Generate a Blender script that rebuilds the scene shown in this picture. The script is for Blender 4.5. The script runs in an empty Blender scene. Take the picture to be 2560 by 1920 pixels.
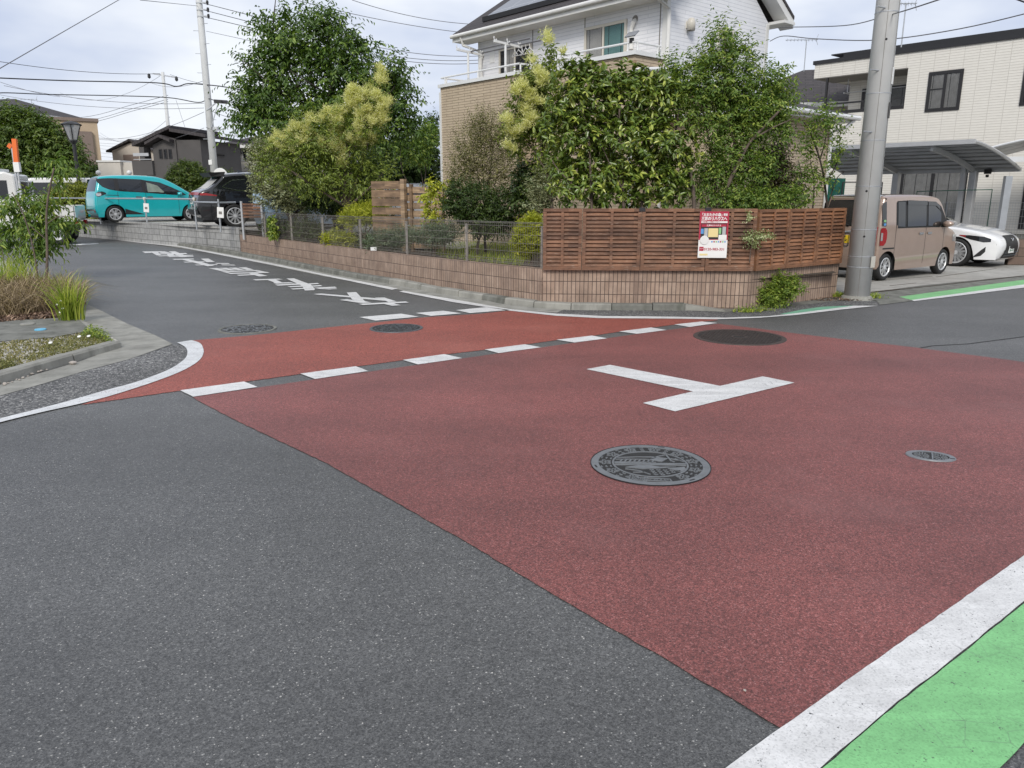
import bpy, math, random
import numpy as np
from mathutils import Vector, Matrix
S = bpy.context.scene
C = S.collection
rad = math.radians
random.seed(7)

# ---------------------------------------------------------------- camera
FPX, PITCH, CAMZ = 1923.0, rad(13.8), 1.65        # focal length in photo pixels (2560 wide)
cd = bpy.data.cameras.new('camera'); cam = bpy.data.objects.new('camera', cd); C.objects.link(cam)
cam.location = (0, 0, CAMZ); cam.rotation_euler = (math.pi/2 - PITCH, 0, 0)
cd.sensor_width = 36; cd.lens = 36*FPX/2560; cd.clip_start = .05; cd.clip_end = 2000
S.camera = cam
# ---------------------------------------------------------------- sky and sun
SUN_EL, SUN_AZ = rad(36), rad(188)
w = bpy.data.worlds.new('World'); S.world = w; w.use_nodes = True
nt = w.node_tree; nt.nodes.clear()
def wn(t, **k):
    n = nt.nodes.new(t)
    for a, b in k.items(): setattr(n, a, b)
    return n
out = wn('ShaderNodeOutputWorld'); bg = wn('ShaderNodeBackground'); bg.inputs[1].default_value = .1
sky = wn('ShaderNodeTexSky', sky_type='NISHITA', sun_disc=False, sun_elevation=SUN_EL, sun_rotation=SUN_AZ, dust_density=2.0)
tc = wn('ShaderNodeTexCoord'); mp = wn('ShaderNodeMapping'); mp.inputs['Scale'].default_value = (1, 1, 2.6)
no = wn('ShaderNodeTexNoise'); no.inputs['Scale'].default_value = 2.3; no.inputs['Detail'].default_value = 5; no.inputs['Roughness'].default_value = .5
rp = wn('ShaderNodeValToRGB')
e = rp.color_ramp.elements
e[0].position = .41; e[0].color = (3.5, 3.95, 5.1, 1); e[1].position = .6; e[1].color = (5.95, 6.15, 6.5, 1)
mx = wn('ShaderNodeMix', data_type='RGBA'); mx.inputs[0].default_value = .93
L = nt.links.new
L(tc.outputs['Generated'], mp.inputs[0]); L(mp.outputs[0], no.inputs['Vector']); L(no.outputs[0], rp.inputs[0])
L(sky.outputs[0], mx.inputs[6]); L(rp.outputs[0], mx.inputs[7]); L(mx.outputs[2], bg.inputs[0]); L(bg.outputs[0], out.inputs[0])
sd = bpy.data.lights.new('sun', 'SUN'); sd.energy = 1.5; sd.angle = rad(18); sd.color = (1, .95, .87)
sun = bpy.data.objects.new('sun', sd); C.objects.link(sun)
# the sky's sun_rotation is measured from +Y clockwise; the lamp shines from that direction
sv = Vector((math.sin(SUN_AZ)*math.cos(SUN_EL), math.cos(SUN_AZ)*math.cos(SUN_EL), math.sin(SUN_EL)))
sun.rotation_euler = sv.to_track_quat('Z', 'Y').to_euler()
S.view_settings.view_transform = 'Standard'; S.view_settings.look = 'None'
S.view_settings.exposure = .7; S.view_settings.gamma = 1
S.render.engine = 'CYCLES'
S.cycles.max_bounces = 6; S.cycles.transparent_max_bounces = 12; S.cycles.caustics_reflective = False; S.cycles.caustics_refractive = False

# ---------------------------------------------------------------- measuring helpers: sight lines of the survey camera
cP, sP = math.cos(PITCH), math.sin(PITCH)
def ray(x, y):
    u = (x-1280)/FPX; v = (960-y)/FPX
    return (u, cP+v*sP, -sP+v*cP)
def G(x, y, z=0.0):                       # where a sight line meets the level z
    d = ray(x, y); t = (z-CAMZ)/d[2]; return Vector((d[0]*t, d[1]*t, z))
def D(x, y, Y):                           # point of a sight line at distance Y
    d = ray(x, y); t = Y/d[1]; return Vector((d[0]*t, Y, CAMZ+d[2]*t))
LD = Vector((-.658, .753, 0)); RD = Vector((.753, .658, 0))   # the street grid: up the side road, along the main road
ANG_L = math.atan2(-.753, .658)           # frame whose x runs to the right along a facade parallel to the side road
ANG_R = math.atan2(.658, .753)            # frame whose x runs along the main road
class Frame:                              # vertical plane through P, x axis at angle a, y axis away from the street
    def __init__(s, P, a): s.P = Vector(P); s.a = a; s.x = Vector((math.cos(a), math.sin(a), 0)); s.y = Vector((-math.sin(a), math.cos(a), 0))
    def at(s, px, py, y=0.0):             # sight line -> local (x, z) on the plane at local y
        r = Vector(ray(px, py)); P = s.P + s.y*y; n = s.y
        t = (P.x*n.x+P.y*n.y)/(r.x*n.x+r.y*n.y)
        q = r*t; return ((q.x-P.x)*s.x.x+(q.y-P.y)*s.x.y, CAMZ+q.z-s.P.z)
    def side(s, px, py, x=0.0):           # sight line -> local (y, z) on the plane at local x
        r = Vector(ray(px, py)); P = s.P + s.x*x; n = s.x
        t = (P.x*n.x+P.y*n.y)/(r.x*n.x+r.y*n.y)
        q = r*t; return ((q.x-P.x)*s.y.x+(q.y-P.y)*s.y.y, CAMZ+q.z-s.P.z)
    def w(s, x, y, z): return s.P + s.x*x + s.y*y + Vector((0, 0, z))

# ---------------------------------------------------------------- scene helpers
def tag(o, label=None, cat=None, group=None, kind=None):
    if label: o['label'] = label
    if cat: o['category'] = cat
    if group: o['group'] = group
    if kind: o['kind'] = kind
    return o
def thing(name, label, cat, loc=(0, 0, 0), rz=0.0, group=None):
    o = bpy.data.objects.new(name, None); C.objects.link(o); o.empty_display_size = .3
    o.location = loc; o.rotation_euler = (0, 0, rz); return tag(o, label, cat, group)
def link_mesh(name, me, mat, parent=None, smooth=False):
    o = bpy.data.objects.new(name, me); C.objects.link(o)
    if mat: me.materials.append(mat)
    if parent: o.parent = parent
    if smooth: me.polygons.foreach_set('use_smooth', [True]*len(me.polygons))
    return o
def dup(root, loc=None, rz=None, parent=None, label=None):
    c = root.copy(); C.objects.link(c)
    if parent: c.parent = parent
    if loc is not None: c.location = loc
    if rz is not None: c.rotation_euler = (0, 0, rz)
    if label: c['label'] = label
    for ch in list(root.children): dup(ch, parent=c)
    return c
class MB:
    def __init__(s): s.v = []; s.f = []; s.uv = None
    def add(s, vs, fs):
        n = len(s.v); s.v += [tuple(p) for p in vs]; s.f += [tuple(i+n for i in f) for f in fs]; return s
    def box(s, x0, x1, y0, y1, z0, z1, m=None):
        vs = [Vector((x, y, z)) for x in (x0, x1) for y in (y0, y1) for z in (z0, z1)]
        if m: vs = [m @ p for p in vs]
        return s.add(vs, [(0, 1, 3, 2), (4, 6, 7, 5), (0, 4, 5, 1), (2, 3, 7, 6), (0, 2, 6, 4), (1, 5, 7, 3)])
    def beam(s, a, b, wd, ht):             # rectangular bar from a to b
        a = Vector(a); b = Vector(b); d = (b-a); l = d.length
        q = d.to_track_quat('X', 'Z').to_matrix().to_4x4(); m = Matrix.Translation(a) @ q
        return s.box(0, l, -wd/2, wd/2, -ht/2, ht/2, m)
    def tube(s, pts, r, n=8, cap=True):
        pts = [Vector(p) for p in pts]; k = len(pts)
        rs = r if isinstance(r, (list, tuple)) else [r]*k
        base = len(s.v); up = None
        for i, p in enumerate(pts):
            t = (pts[min(i+1, k-1)]-pts[max(i-1, 0)]).normalized()
            if up is None: up = Vector((0, 0, 1)) if abs(t.z) < .9 else Vector((1, 0, 0))
            a = t.cross(up)
            if a.length < 1e-4: a = t.orthogonal()
            a.normalize(); b = a.cross(t).normalized(); up = b
            for j in range(n):
                g = 2*math.pi*j/n
                s.v.append(tuple(p+(a*math.cos(g)+b*math.sin(g))*rs[i]))
        for i in range(k-1):
            for j in range(n):
                j2 = (j+1) % n
                s.f.append((base+i*n+j, base+i*n+j2, base+(i+1)*n+j2, base+(i+1)*n+j))
        if cap:
            s.f.append(tuple(base+j for j in reversed(range(n)))); s.f.append(tuple(base+(k-1)*n+j for j in range(n)))
        return s
    def lathe(s, prof, n=24, m=None, close=False):
        base = len(s.v); k = len(prof)
        for (r, z) in prof:
            for j in range(n):
                g = 2*math.pi*j/n; p = Vector((r*math.cos(g), r*math.sin(g), z)); s.v.append(tuple(m @ p if m else p))
        for i in range(k if close else k-1):
            i2 = (i+1) % k
            for j in range(n):
                j2 = (j+1) % n
                s.f.append((base+i*n+j, base+i*n+j2, base+i2*n+j2, base+i2*n+j))
        return s
    def prism(s, poly, z0, z1, m=None):     # polygon in xy, extruded
        n = len(poly)
        a = sum(poly[i][0]*poly[(i+1) % n][1]-poly[(i+1) % n][0]*poly[i][1] for i in range(n))
        if a < 0: poly = list(reversed(poly))
        vs = [Vector((p[0], p[1], z0)) for p in poly]+[Vector((p[0], p[1], z1)) for p in poly]
        if m: vs = [m @ p for p in vs]
        return s.add(vs, [tuple(reversed(range(n))), tuple(range(n, 2*n))]+[(i, (i+1) % n, n+(i+1) % n, n+i) for i in range(n)])
    def grid(s, fn, nu, nv):
        b = len(s.v)
        for i in range(nu+1):
            for j in range(nv+1): s.v.append(tuple(fn(i/nu, j/nv)))
        for i in range(nu):
            for j in range(nv):
                a = b+i*(nv+1)+j; s.f.append((a, a+nv+1, a+nv+2, a+1))
        return s
    def build(s, name, mat, parent=None, smooth=False, bevel=0, uvfn=None):
        me = bpy.data.meshes.new(name); me.from_pydata(s.v, [], s.f); me.update()
        if uvfn:
            uv = me.uv_layers.new(name='UVMap').data
            for p in me.polygons:
                for li in p.loop_indices: uv[li].uv = uvfn(me.vertices[me.loops[li].vertex_index].co, p.normal)
        o = link_mesh(name, me, mat, parent, smooth)
        if bevel:
            b = o.modifiers.new('bevel', 'BEVEL'); b.width = bevel; b.segments = 2; b.limit_method = 'ANGLE'
        return o
def earcut(pts):                            # triangles of a flat polygon (xy)
    from mathutils.geometry import tessellate_polygon
    return [tuple(t) for t in tessellate_polygon([[Vector((p[0], p[1], 0)) for p in pts]])]
def sheet(name, pts, z, mat, parent=None):  # flat polygon at height z, normal up
    tri = []
    for a, b, c in earcut(pts):
        A, B, Cc = pts[a], pts[b], pts[c]
        ar = (B[0]-A[0])*(Cc[1]-A[1])-(Cc[0]-A[0])*(B[1]-A[1])
        tri.append((a, b, c) if ar > 0 else (a, c, b))
    m = MB(); m.add([(p[0], p[1], z) for p in pts], tri)
    return m.build(name, mat, parent)
def ragged(pts, seed, amp=.002, step=.05):      # subdivided outline with slightly uneven edges
    rg = random.Random(seed); o = []
    for a, b in zip(pts, pts[1:]+pts[:1]):
        n = max(1, min(320, int((b-a).length/step))); t = (b-a).normalized(); nn = Vector((-t.y, t.x, 0))
        for i in range(n): o.append(a.lerp(b, i/n)+(nn*rg.uniform(-amp, amp) if i else Vector()))
    return o
def smooth_line(pts, sub=6):
    pts = [Vector(p) for p in pts]; o = []
    for i in range(len(pts)-1):
        p0, p1, p2, p3 = pts[max(i-1, 0)], pts[i], pts[i+1], pts[min(i+2, len(pts)-1)]
        for k in range(sub):
            t = k/sub
            o.append(.5*((2*p1)+(p2-p0)*t+(2*p0-5*p1+4*p2-p3)*t*t+(3*p1-p0-3*p2+p3)*t**3))
    o.append(pts[-1]); return o
_tex = {}
def text_mesh(body, h, bold=.02):           # lettering as a mesh in the xy plane, height about h, centred
    cu = bpy.data.curves.new('lettering', 'FONT'); cu.body = body; cu.size = h; cu.align_x = 'CENTER'; cu.align_y = 'CENTER'; cu.offset = bold*h; cu.resolution_u = 3
    o = bpy.data.objects.new('lettering', cu); C.objects.link(o)
    dg = bpy.context.evaluated_depsgraph_get(); me = bpy.data.meshes.new_from_object(o.evaluated_get(dg))
    bpy.data.objects.remove(o); bpy.data.curves.remove(cu); me.materials.clear(); return me
def lettering(name, body, h, m, mat, parent, bold=.02, width=None):
    me = text_mesh(body, h, bold)
    if width:
        xs = [v.co.x for v in me.vertices]
        if xs: me.transform(Matrix.Diagonal((width/(max(xs)-min(xs)), 1, 1, 1)))
    me.transform(m); return link_mesh(name, me, mat, parent)

# ---------------------------------------------------------------- materials
def nodes(name):
    m = bpy.data.materials.new(name); m.use_nodes = True; t = m.node_tree; t.nodes.clear()
    o = t.nodes.new('ShaderNodeOutputMaterial'); b = t.nodes.new('ShaderNodeBsdfPrincipled'); t.links.new(b.outputs[0], o.inputs[0])
    return m, t, b
def N(t, typ, ins=None, **k):
    n = t.nodes.new(typ)
    for a, b in k.items(): setattr(n, a, b)
    for a, b in (ins or {}).items():
        if isinstance(b, bpy.types.NodeSocket): t.links.new(b, n.inputs[a])
        else: n.inputs[a].default_value = b
    return n
def col4(c, k=1): return (c[0]*k, c[1]*k, c[2]*k, 1)
def ramp(t, fac, stops, interp='LINEAR'):
    r = t.nodes.new('ShaderNodeValToRGB'); r.color_ramp.interpolation = interp; e = r.color_ramp.elements
    while len(e) < len(stops): e.new(.5)
    for i, (p, c) in enumerate(stops): e[i].position = p; e[i].color = c if len(c) == 4 else (*c, 1)
    t.links.new(fac, r.inputs[0]); return r.outputs[0]
def mixc(t, fac, a, b, mode='MIX'):
    n = t.nodes.new('ShaderNodeMix'); n.data_type = 'RGBA'; n.blend_type = mode
    for i, v in ((0, fac), (6, a), (7, b)):
        if isinstance(v, bpy.types.NodeSocket): t.links.new(v, n.inputs[i])
        else: n.inputs[i].default_value = v
    return n.outputs[2]
def bump(t, b, h, strength=.3, dist=.01):
    n = N(t, 'ShaderNodeBump', {'Strength': strength, 'Distance': dist, 'Height': h}); t.links.new(n.outputs[0], b.inputs['Normal'])
def coord(t, scale=(1, 1, 1), kind='Object'):
    c = t.nodes.new('ShaderNodeTexCoord'); return N(t, 'ShaderNodeMapping', {'Vector': c.outputs[kind], 'Scale': scale}).outputs[0]
def noise(t, vec, scale, detail=4, rough=.55): return N(t, 'ShaderNodeTexNoise', {'Vector': vec, 'Scale': scale, 'Detail': detail, 'Roughness': rough}).outputs[0]
def plain(name, c, rough=.6, var=.15, scale=6.0, metal=0.0, bmp=0.0, spec=.5, coat=0.0, dirt=None):
    m, t, b = nodes(name); v = coord(t)
    n = noise(t, v, scale)
    cl = ramp(t, n, [(.3, col4(c, 1-var)), (.7, col4(c, 1+var))])
    if dirt:
        n2 = noise(t, coord(t, (1, 1, .25)), 3.5, 6, .65)
        cl = mixc(t, ramp(t, n2, [(.5, (0, 0, 0)), (.72, (.8, .8, .8))]), cl, col4(dirt))
    t.links.new(cl, b.inputs['Base Color']); b.inputs['Roughness'].default_value = rough; b.inputs['Metallic'].default_value = metal
    b.inputs['Specular IOR Level'].default_value = spec; b.inputs['Coat Weight'].default_value = coat; b.inputs['Coat Roughness'].default_value = .03
    if bmp: bump(t, b, noise(t, v, scale*12), bmp)
    return m
ANG_M = math.atan2(.658, .753)             # bearing of the main road, along which traffic wears the surface
def aggregate(name, stops, patch=.12, cell=150.0, fine=.35, rough=.85, worn=None):
    """bound stone surface: every chip its own shade, broad patches of wear over it"""
    m, t, b = nodes(name); v = coord(t)
    vo = N(t, 'ShaderNodeTexVoronoi', {'Vector': v, 'Scale': cell, 'Randomness': 1.0})
    sep = N(t, 'ShaderNodeSeparateColor', {'Color': vo.outputs['Color']})
    c = ramp(t, sep.outputs[0], stops)
    vo2 = N(t, 'ShaderNodeTexVoronoi', {'Vector': v, 'Scale': cell*.45}); s2 = N(t, 'ShaderNodeSeparateColor', {'Color': vo2.outputs['Color']})
    c = mixc(t, 1.0, c, ramp(t, s2.outputs[1], [(0, (1-fine,)*3), (1, (1+fine,)*3)]), 'MULTIPLY')
    n = noise(t, v, 1.1, 6, .6); mp_ = N(t, 'ShaderNodeMapping', {'Vector': coord(t), 'Rotation': (0, 0, -ANG_M), 'Scale': (.22, 1.6, 1)}); n2 = noise(t, mp_.outputs[0], .55, 5)
    c = mixc(t, 1.0, c, ramp(t, n, [(.3, (1-patch,)*3), (.7, (1+patch,)*3)]), 'MULTIPLY')
    c = mixc(t, 1.0, c, ramp(t, n2, [(.35, (1-patch,)*3), (.65, (1+patch,)*3)]), 'MULTIPLY')
    if worn: c = mixc(t, ramp(t, noise(t, v, .8, 5), [(.55, (0, 0, 0)), (.78, (.5,)*3)]), c, col4(worn))
    t.links.new(c, b.inputs['Base Color']); b.inputs['Roughness'].default_value = rough; b.inputs['Specular IOR Level'].default_value = .65
    bump(t, b, vo.outputs['Distance'], .35, .004)
    return m
def paint_mat(name, c, chip=.03, under=(.05, .05, .052), crack=True):
    m, t, b = nodes(name); v = coord(t)
    n = noise(t, v, 7, 6, .6); cl = ramp(t, n, [(.3, col4(c, .86)), (.7, col4(c, 1.05))])
    g = N(t, 'ShaderNodeTexVoronoi', {'Vector': v, 'Scale': 160.0}); gs = N(t, 'ShaderNodeSeparateColor', {'Color': g.outputs['Color']})
    cl = mixc(t, 1.0, cl, ramp(t, gs.outputs[0], [(0, (.78,)*3), (.3, (.95,)*3), (1, (1.05,)*3)]), 'MULTIPLY')      # stone texture under the film
    ty = N(t, 'ShaderNodeMapping', {'Vector': coord(t), 'Rotation': (0, 0, -ANG_M), 'Scale': (.5, 4, 1)})
    cl = mixc(t, 1.0, cl, ramp(t, noise(t, ty.outputs[0], 1.6, 6, .65), [(.42, (.83,)*3), (.62, (1.0,)*3)]), 'MULTIPLY')   # tyre grime
    sp = noise(t, v, 60, 3, .7)
    lim = .66-chip
    k = ramp(t, sp, [(lim, (0, 0, 0)), (lim+.05, (1, 1, 1))])
    cl = mixc(t, k, cl, col4(under))
    if crack:
        vo = N(t, 'ShaderNodeTexVoronoi', {'Vector': v, 'Scale': 9.0}, feature='DISTANCE_TO_EDGE')
        msk = ramp(t, noise(t, v, 2.2, 3), [(.55, (0, 0, 0)), (.68, (1, 1, 1))])
        ck = ramp(t, vo.outputs['Distance'], [(.0, (.55,)*3), (.02, (0, 0, 0))])
        cl = mixc(t, mixc(t, 1.0, ck, msk, 'MULTIPLY'), cl, col4(under, 2))
    t.links.new(cl, b.inputs['Base Color']); b.inputs['Roughness'].default_value = .55; bump(t, b, sp, .15, .004)
    return m
def courses(name, c1, c2, mortar, bw, bh, ms=.012, offset=.5, bmp=.5, var=.12, dirt=None, rough=.8, streak=None):
    """blocks, tiles or panels laid in courses, by UV in metres"""
    m, t, b = nodes(name); tcn = t.nodes.new('ShaderNodeTexCoord'); uv = tcn.outputs['UV']
    br = N(t, 'ShaderNodeTexBrick', {'Vector': uv, 'Scale': 1.0, 'Color1': col4(c1), 'Color2': col4(c2), 'Mortar': col4(mortar), 'Mortar Size': ms, 'Mortar Smooth': .1, 'Bias': 0.0, 'Brick Width': bw, 'Row Height': bh}, offset=offset)
    cl = br.outputs[0]; ob = coord(t)
    cl = mixc(t, 1.0, cl, ramp(t, noise(t, ob, 5, 6, .65), [(.3, (1-var,)*3), (.7, (1+var,)*3)]), 'MULTIPLY')
    if dirt:
        cl = mixc(t, ramp(t, noise(t, coord(t, (1, 1, .35)), 2.6, 7, .7), [(.5, (0, 0, 0)), (.75, (.75,)*3)]), cl, col4(dirt))
    if streak:
        cl = mixc(t, ramp(t, noise(t, coord(t, (5, 5, .2)), 2.2, 5, .6), [(.54, (0, 0, 0)), (.7, (.7,)*3)]), cl, col4(streak))
    t.links.new(cl, b.inputs['Base Color']); b.inputs['Roughness'].default_value = rough
    inv = N(t, 'ShaderNodeMath', {0: 1.0, 1: br.outputs['Fac']}, operation='SUBTRACT')
    bump(t, b, inv.outputs[0], bmp, .01)
    return m
def wood(name, c, pale=(.42, .34, .27), paleamt=.6):
    m, t, b = nodes(name); v = coord(t, (1, 1, 1)); g = noise(t, coord(t, (2, 2, 40)), 2.0, 5)
    cl = ramp(t, g, [(.3, col4(c, .62)), (.55, col4(c)), (.75, col4(c, 1.5))])
    sx = N(t, 'ShaderNodeSeparateXYZ', {'Vector': coord(t)}); zz = N(t, 'ShaderNodeMath', {0: sx.outputs[2], 1: .055}, operation='SUBTRACT'); zf = N(t, 'ShaderNodeMath', {0: zz.outputs[0], 1: 17.95}, operation='MULTIPLY'); zi = N(t, 'ShaderNodeMath', {0: zf.outputs[0]}, operation='FLOOR'); xf = N(t, 'ShaderNodeMath', {0: sx.outputs[0], 1: 2.7}, operation='MULTIPLY'); xi = N(t, 'ShaderNodeMath', {0: xf.outputs[0]}, operation='FLOOR')
    cb = N(t, 'ShaderNodeCombineXYZ', {'X': xi.outputs[0], 'Z': zi.outputs[0]}); wnz = N(t, 'ShaderNodeTexWhiteNoise', {'Vector': cb.outputs[0]})
    cl = mixc(t, 1.0, cl, ramp(t, wnz.outputs['Value'], [(0, (.68, .66, .66)), (1, (1.35, 1.32, 1.25))]), 'MULTIPLY')      # every slat weathers its own way
    blot = noise(t, v, 3.1, 5, .6)
    cl = mixc(t, 1.0, cl, ramp(t, blot, [(.3, (.65,)*3), (.7, (1.35,)*3)]), 'MULTIPLY')
    wear = noise(t, coord(t, (2.5, 2.5, 18)), 5.0, 6, .7)
    cl = mixc(t, ramp(t, wear, [(.56, (0, 0, 0)), (.7, (paleamt,)*3)]), cl, col4(pale))
    t.links.new(cl, b.inputs['Base Color']); b.inputs['Roughness'].default_value = .7; bump(t, b, g, .3, .004)
    return m
def leafmat(name, dark, mid, lite, rough=.4, trans=.25, hi=.93, spec=.45):
    m, t, b = nodes(name); at = N(t, 'ShaderNodeAttribute', attribute_name='shade')
    cl = ramp(t, at.outputs['Fac'], [(0, dark), (.55, mid), (hi, lite), (1, lite)])
    t.links.new(cl, b.inputs['Base Color']); b.inputs['Roughness'].default_value = rough; b.inputs['Specular IOR Level'].default_value = spec
    tr = N(t, 'ShaderNodeBsdfTranslucent', {'Color': mixc(t, 1.0, cl, (1.5, 1.6, .7, 1), 'MULTIPLY')})
    ms = N(t, 'ShaderNodeMixShader', {0: trans, 1: b.outputs[0], 2: tr.outputs[0]})
    t.links.new(ms.outputs[0], t.nodes['Material Output'].inputs[0]); return m
def glassmat(name, tint=(.02, .025, .03), clear=.86):
    m, t, b = nodes(name); b.inputs['Base Color'].default_value = col4(tint); b.inputs['Roughness'].default_value = .03; b.inputs['Specular IOR Level'].default_value = .8
    tr = N(t, 'ShaderNodeBsdfTransparent', {'Color': (.9, .9, .9, 1)})
    ms = N(t, 'ShaderNodeMixShader', {0: clear, 1: b.outputs[0], 2: tr.outputs[0]})
    t.links.new(ms.outputs[0], t.nodes['Material Output'].inputs[0]); return m
def carpaint(name, c, metal=.0, rough=.3, flake=.04):
    m, t, b = nodes(name); n = noise(t, coord(t), 3, 3)
    t.links.new(ramp(t, n, [(.3, col4(c, 1-flake)), (.7, col4(c, 1+flake))]), b.inputs['Base Color'])
    b.inputs['Metallic'].default_value = metal; b.inputs['Roughness'].default_value = rough; b.inputs['Coat Weight'].default_value = 1; b.inputs['Coat Roughness'].default_value = .02
    return m
M = {}
M['asphalt'] = aggregate('asphalt', [(0, (.042, .042, .041)), (.5, (.09, .09, .088)), (.85, (.117, .117, .114)), (.97, (.135, .135, .13)), (.994, (.28, .28, .265)), (1, (.5, .48, .44))], .14, 200, .24, .52)
M['asphalt_old'] = aggregate('asphalt_old', [(0, (.03, .03, .03)), (.5, (.085, .085, .085)), (.85, (.16, .16, .155)), (1, (.36, .35, .33))], .2, 85)
M['red_main'] = aggregate('red_main', [(0, (.09, .026, .022)), (.5, (.185, .052, .045)), (.9, (.25, .077, .067)), (1, (.34, .15, .14))], .15, 205, .25, .6, worn=(.25, .105, .097))
M['red_side'] = aggregate('red_side', [(0, (.13, .028, .018)), (.5, (.26, .056, .036)), (.9, (.33, .08, .055)), (1, (.44, .16, .12))], .1, 180, .28, .64, worn=(.33, .115, .085))
M['white_paint'] = paint_mat('white_paint', (.77, .765, .75), .0)
M['white_worn'] = paint_mat('white_worn', (.75, .745, .73), .015)
M['white_chipped'] = paint_mat('white_chipped', (.74, .75, .75), .04, (.16, .07, .06))
M['green_paint'] = paint_mat('green_paint', (.235, .58, .235), .012)
M['green_dull'] = paint_mat('green_dull', (.2, .47, .31), .02, crack=False)
M['concrete'] = plain('concrete', (.28, .275, .245), .85, .2, 4, bmp=.2, dirt=(.14, .14, .12))
M['concrete_old'] = plain('concrete_old', (.17, .17, .15), .9, .3, 5, bmp=.3, dirt=(.06, .065, .05))
M['slab'] = plain('slab', (.36, .35, .32), .85, .12, 1.5, bmp=.2, dirt=(.22, .21, .19))
M['pole'] = plain('pole_concrete', (.58, .59, .585), .85, .07, 3, bmp=.15, dirt=(.47, .475, .47))
M['soil'] = plain('soil', (.07, .055, .04), .95, .4, 9, bmp=.5)
M['earth'] = plain('earth', (.16, .15, .12), .95, .3, .4, bmp=.3)
M['gravel'] = aggregate('gravel', [(0, (.12, .11, .1)), (.5, (.36, .34, .3)), (1, (.6, .57, .5))], .15, 30, .3)
M['tile_wall'] = courses('tile_wall', (.385, .285, .22), (.31, .22, .165), (.06, .042, .035), .062, .19, .0045, 0, .8, .22, dirt=(.17, .115, .09), streak=(.18, .125, .1))
M['block_wall'] = courses('block_wall', (.36, .36, .35), (.3, .3, .295), (.12, .12, .115), .39, .2, .008, .5, .5, .2, streak=(.1, .1, .095))
M['brown_block'] = courses('brown_block', (.16, .11, .085), (.13, .09, .07), (.05, .04, .03), .4, .2, .008, .5, .5, .2)
M['wood'] = wood('louvre_wood', (.165, .084, .05), (.42, .33, .26), .6)
M['wood2'] = wood('louvre_wood_warm', (.21, .1, .052), (.4, .28, .2), .4)
M['board'] = wood('garden_board', (.3, .215, .14), (.36, .27, .19), .3)
M['board2'] = wood('garden_board_dark', (.2, .135, .085), (.22, .15, .1), .3)
M['mesh'] = plain('mesh_wire', (.27, .25, .23), .5, .1, 4, metal=.4)
M['steel'] = plain('galvanised', (.42, .44, .46), .45, .1, 5, metal=.5)
M['alu'] = plain('aluminium', (.5, .51, .52), .4, .06, 4, metal=.4)
M['dark_metal'] = plain('dark_metal', (.018, .018, .02), .45, .1, 5)
M['black'] = plain('black_rubber', (.012, .012, .013), .6, .1, 8)
M['white_pl'] = plain('white_plastic', (.72, .73, .73), .4, .04, 3)
M['chrome'] = plain('chrome', (.7, .7, .7), .18, .03, 3, metal=1)
M['iron'] = plain('cast_iron', (.1, .11, .12), .5, .2, 14, metal=.35, bmp=.1)
M['iron_top'] = plain('cast_iron_worn', (.19, .2, .21), .45, .15, 14, metal=.3)
M['iron_dark'] = plain('cast_iron_dark', (.022, .021, .02), .6, .3, 14, metal=.2, bmp=.2)
M['iron_rust'] = plain('cast_iron_brown', (.06, .045, .04), .6, .3, 14, metal=.2)
M['glass'] = glassmat('window_glass')
M['darkglass'] = plain('dark_glass', (.012, .014, .016), .04, .1, 3, spec=.7)
M['curtain'] = plain('curtain', (.72, .72, .7), .9, .1, 2)
M['curtain_grey'] = plain('curtain_grey', (.4, .4, .39), .9, .15, 5)
M['curtain_teal'] = plain('curtain_teal', (.25, .5, .5), .9, .1, 2)
M['interior'] = plain('room_dark', (.03, .031, .033), .9, .2, 2)
M['bark'] = plain('bark', (.13, .1, .08), .9, .3, 18, bmp=.5)
M['bark_dark'] = plain('bark_dark', (.05, .04, .033), .9, .3, 18, bmp=.5)
M['cable'] = plain('cable', (.02, .02, .024), .6, .1, 3)
M['cable_grey'] = plain('cable_grey', (.13, .13, .14), .6, .1, 3)

# ================================================================ GROUND, ROAD, MARKINGS
def gp(pts, z=0.0): return [G(x, y, z) for x, y in pts]
sheet('ground', [(-300, -120), (300, -120), (300, 600), (-300, 600)], -.03, M['earth']); tag(bpy.data.objects['ground'], kind='structure')
road = sheet('road', [(-42, -6), (26, -6), (26, 24), (14, 24), (5, 15.2), (-1.5, 14.6), (-24, 40), (-50, 46), (-60, 34)], 0, M['asphalt']); tag(road, kind='structure')
def mark(name, pts, mat, z=.008, label=None):
    w_ = gp(pts) if not isinstance(pts[0], Vector) else pts
    o = sheet(name, [(p.x, p.y) for p in ragged(w_, len(pts)*7+int(w_[0].x*100), .002 if 'red' not in name else .004)], z, M[mat], road)
    if label: o['label'] = label
    return o
Uline = [(451, 977.5), (610, 955.8), (750.8, 935.9), (890, 917.4), (1006.8, 901.5), (1110.8, 887), (1211.6, 875.3), (1312, 862.2), (1391, 850.9), (1480, 840.5), (1547, 830), (1627.5, 820), (1685, 812.5), (1755, 805)]
mark('red_surface', [(203, 1013)]+Uline+[(1795, 801), (1791, 797.5), (1678, 795), (1511, 793), (1393, 787), (1300, 778.5), (1274, 777), (1200, 785), (1058, 794), (936, 807), (629, 839), (489, 851), (470, 853), (492, 880), (490, 898), (470, 915), (420, 935), (318, 972)], 'red_side', .004, 'orange red patch across the mouth of the side road')
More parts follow.
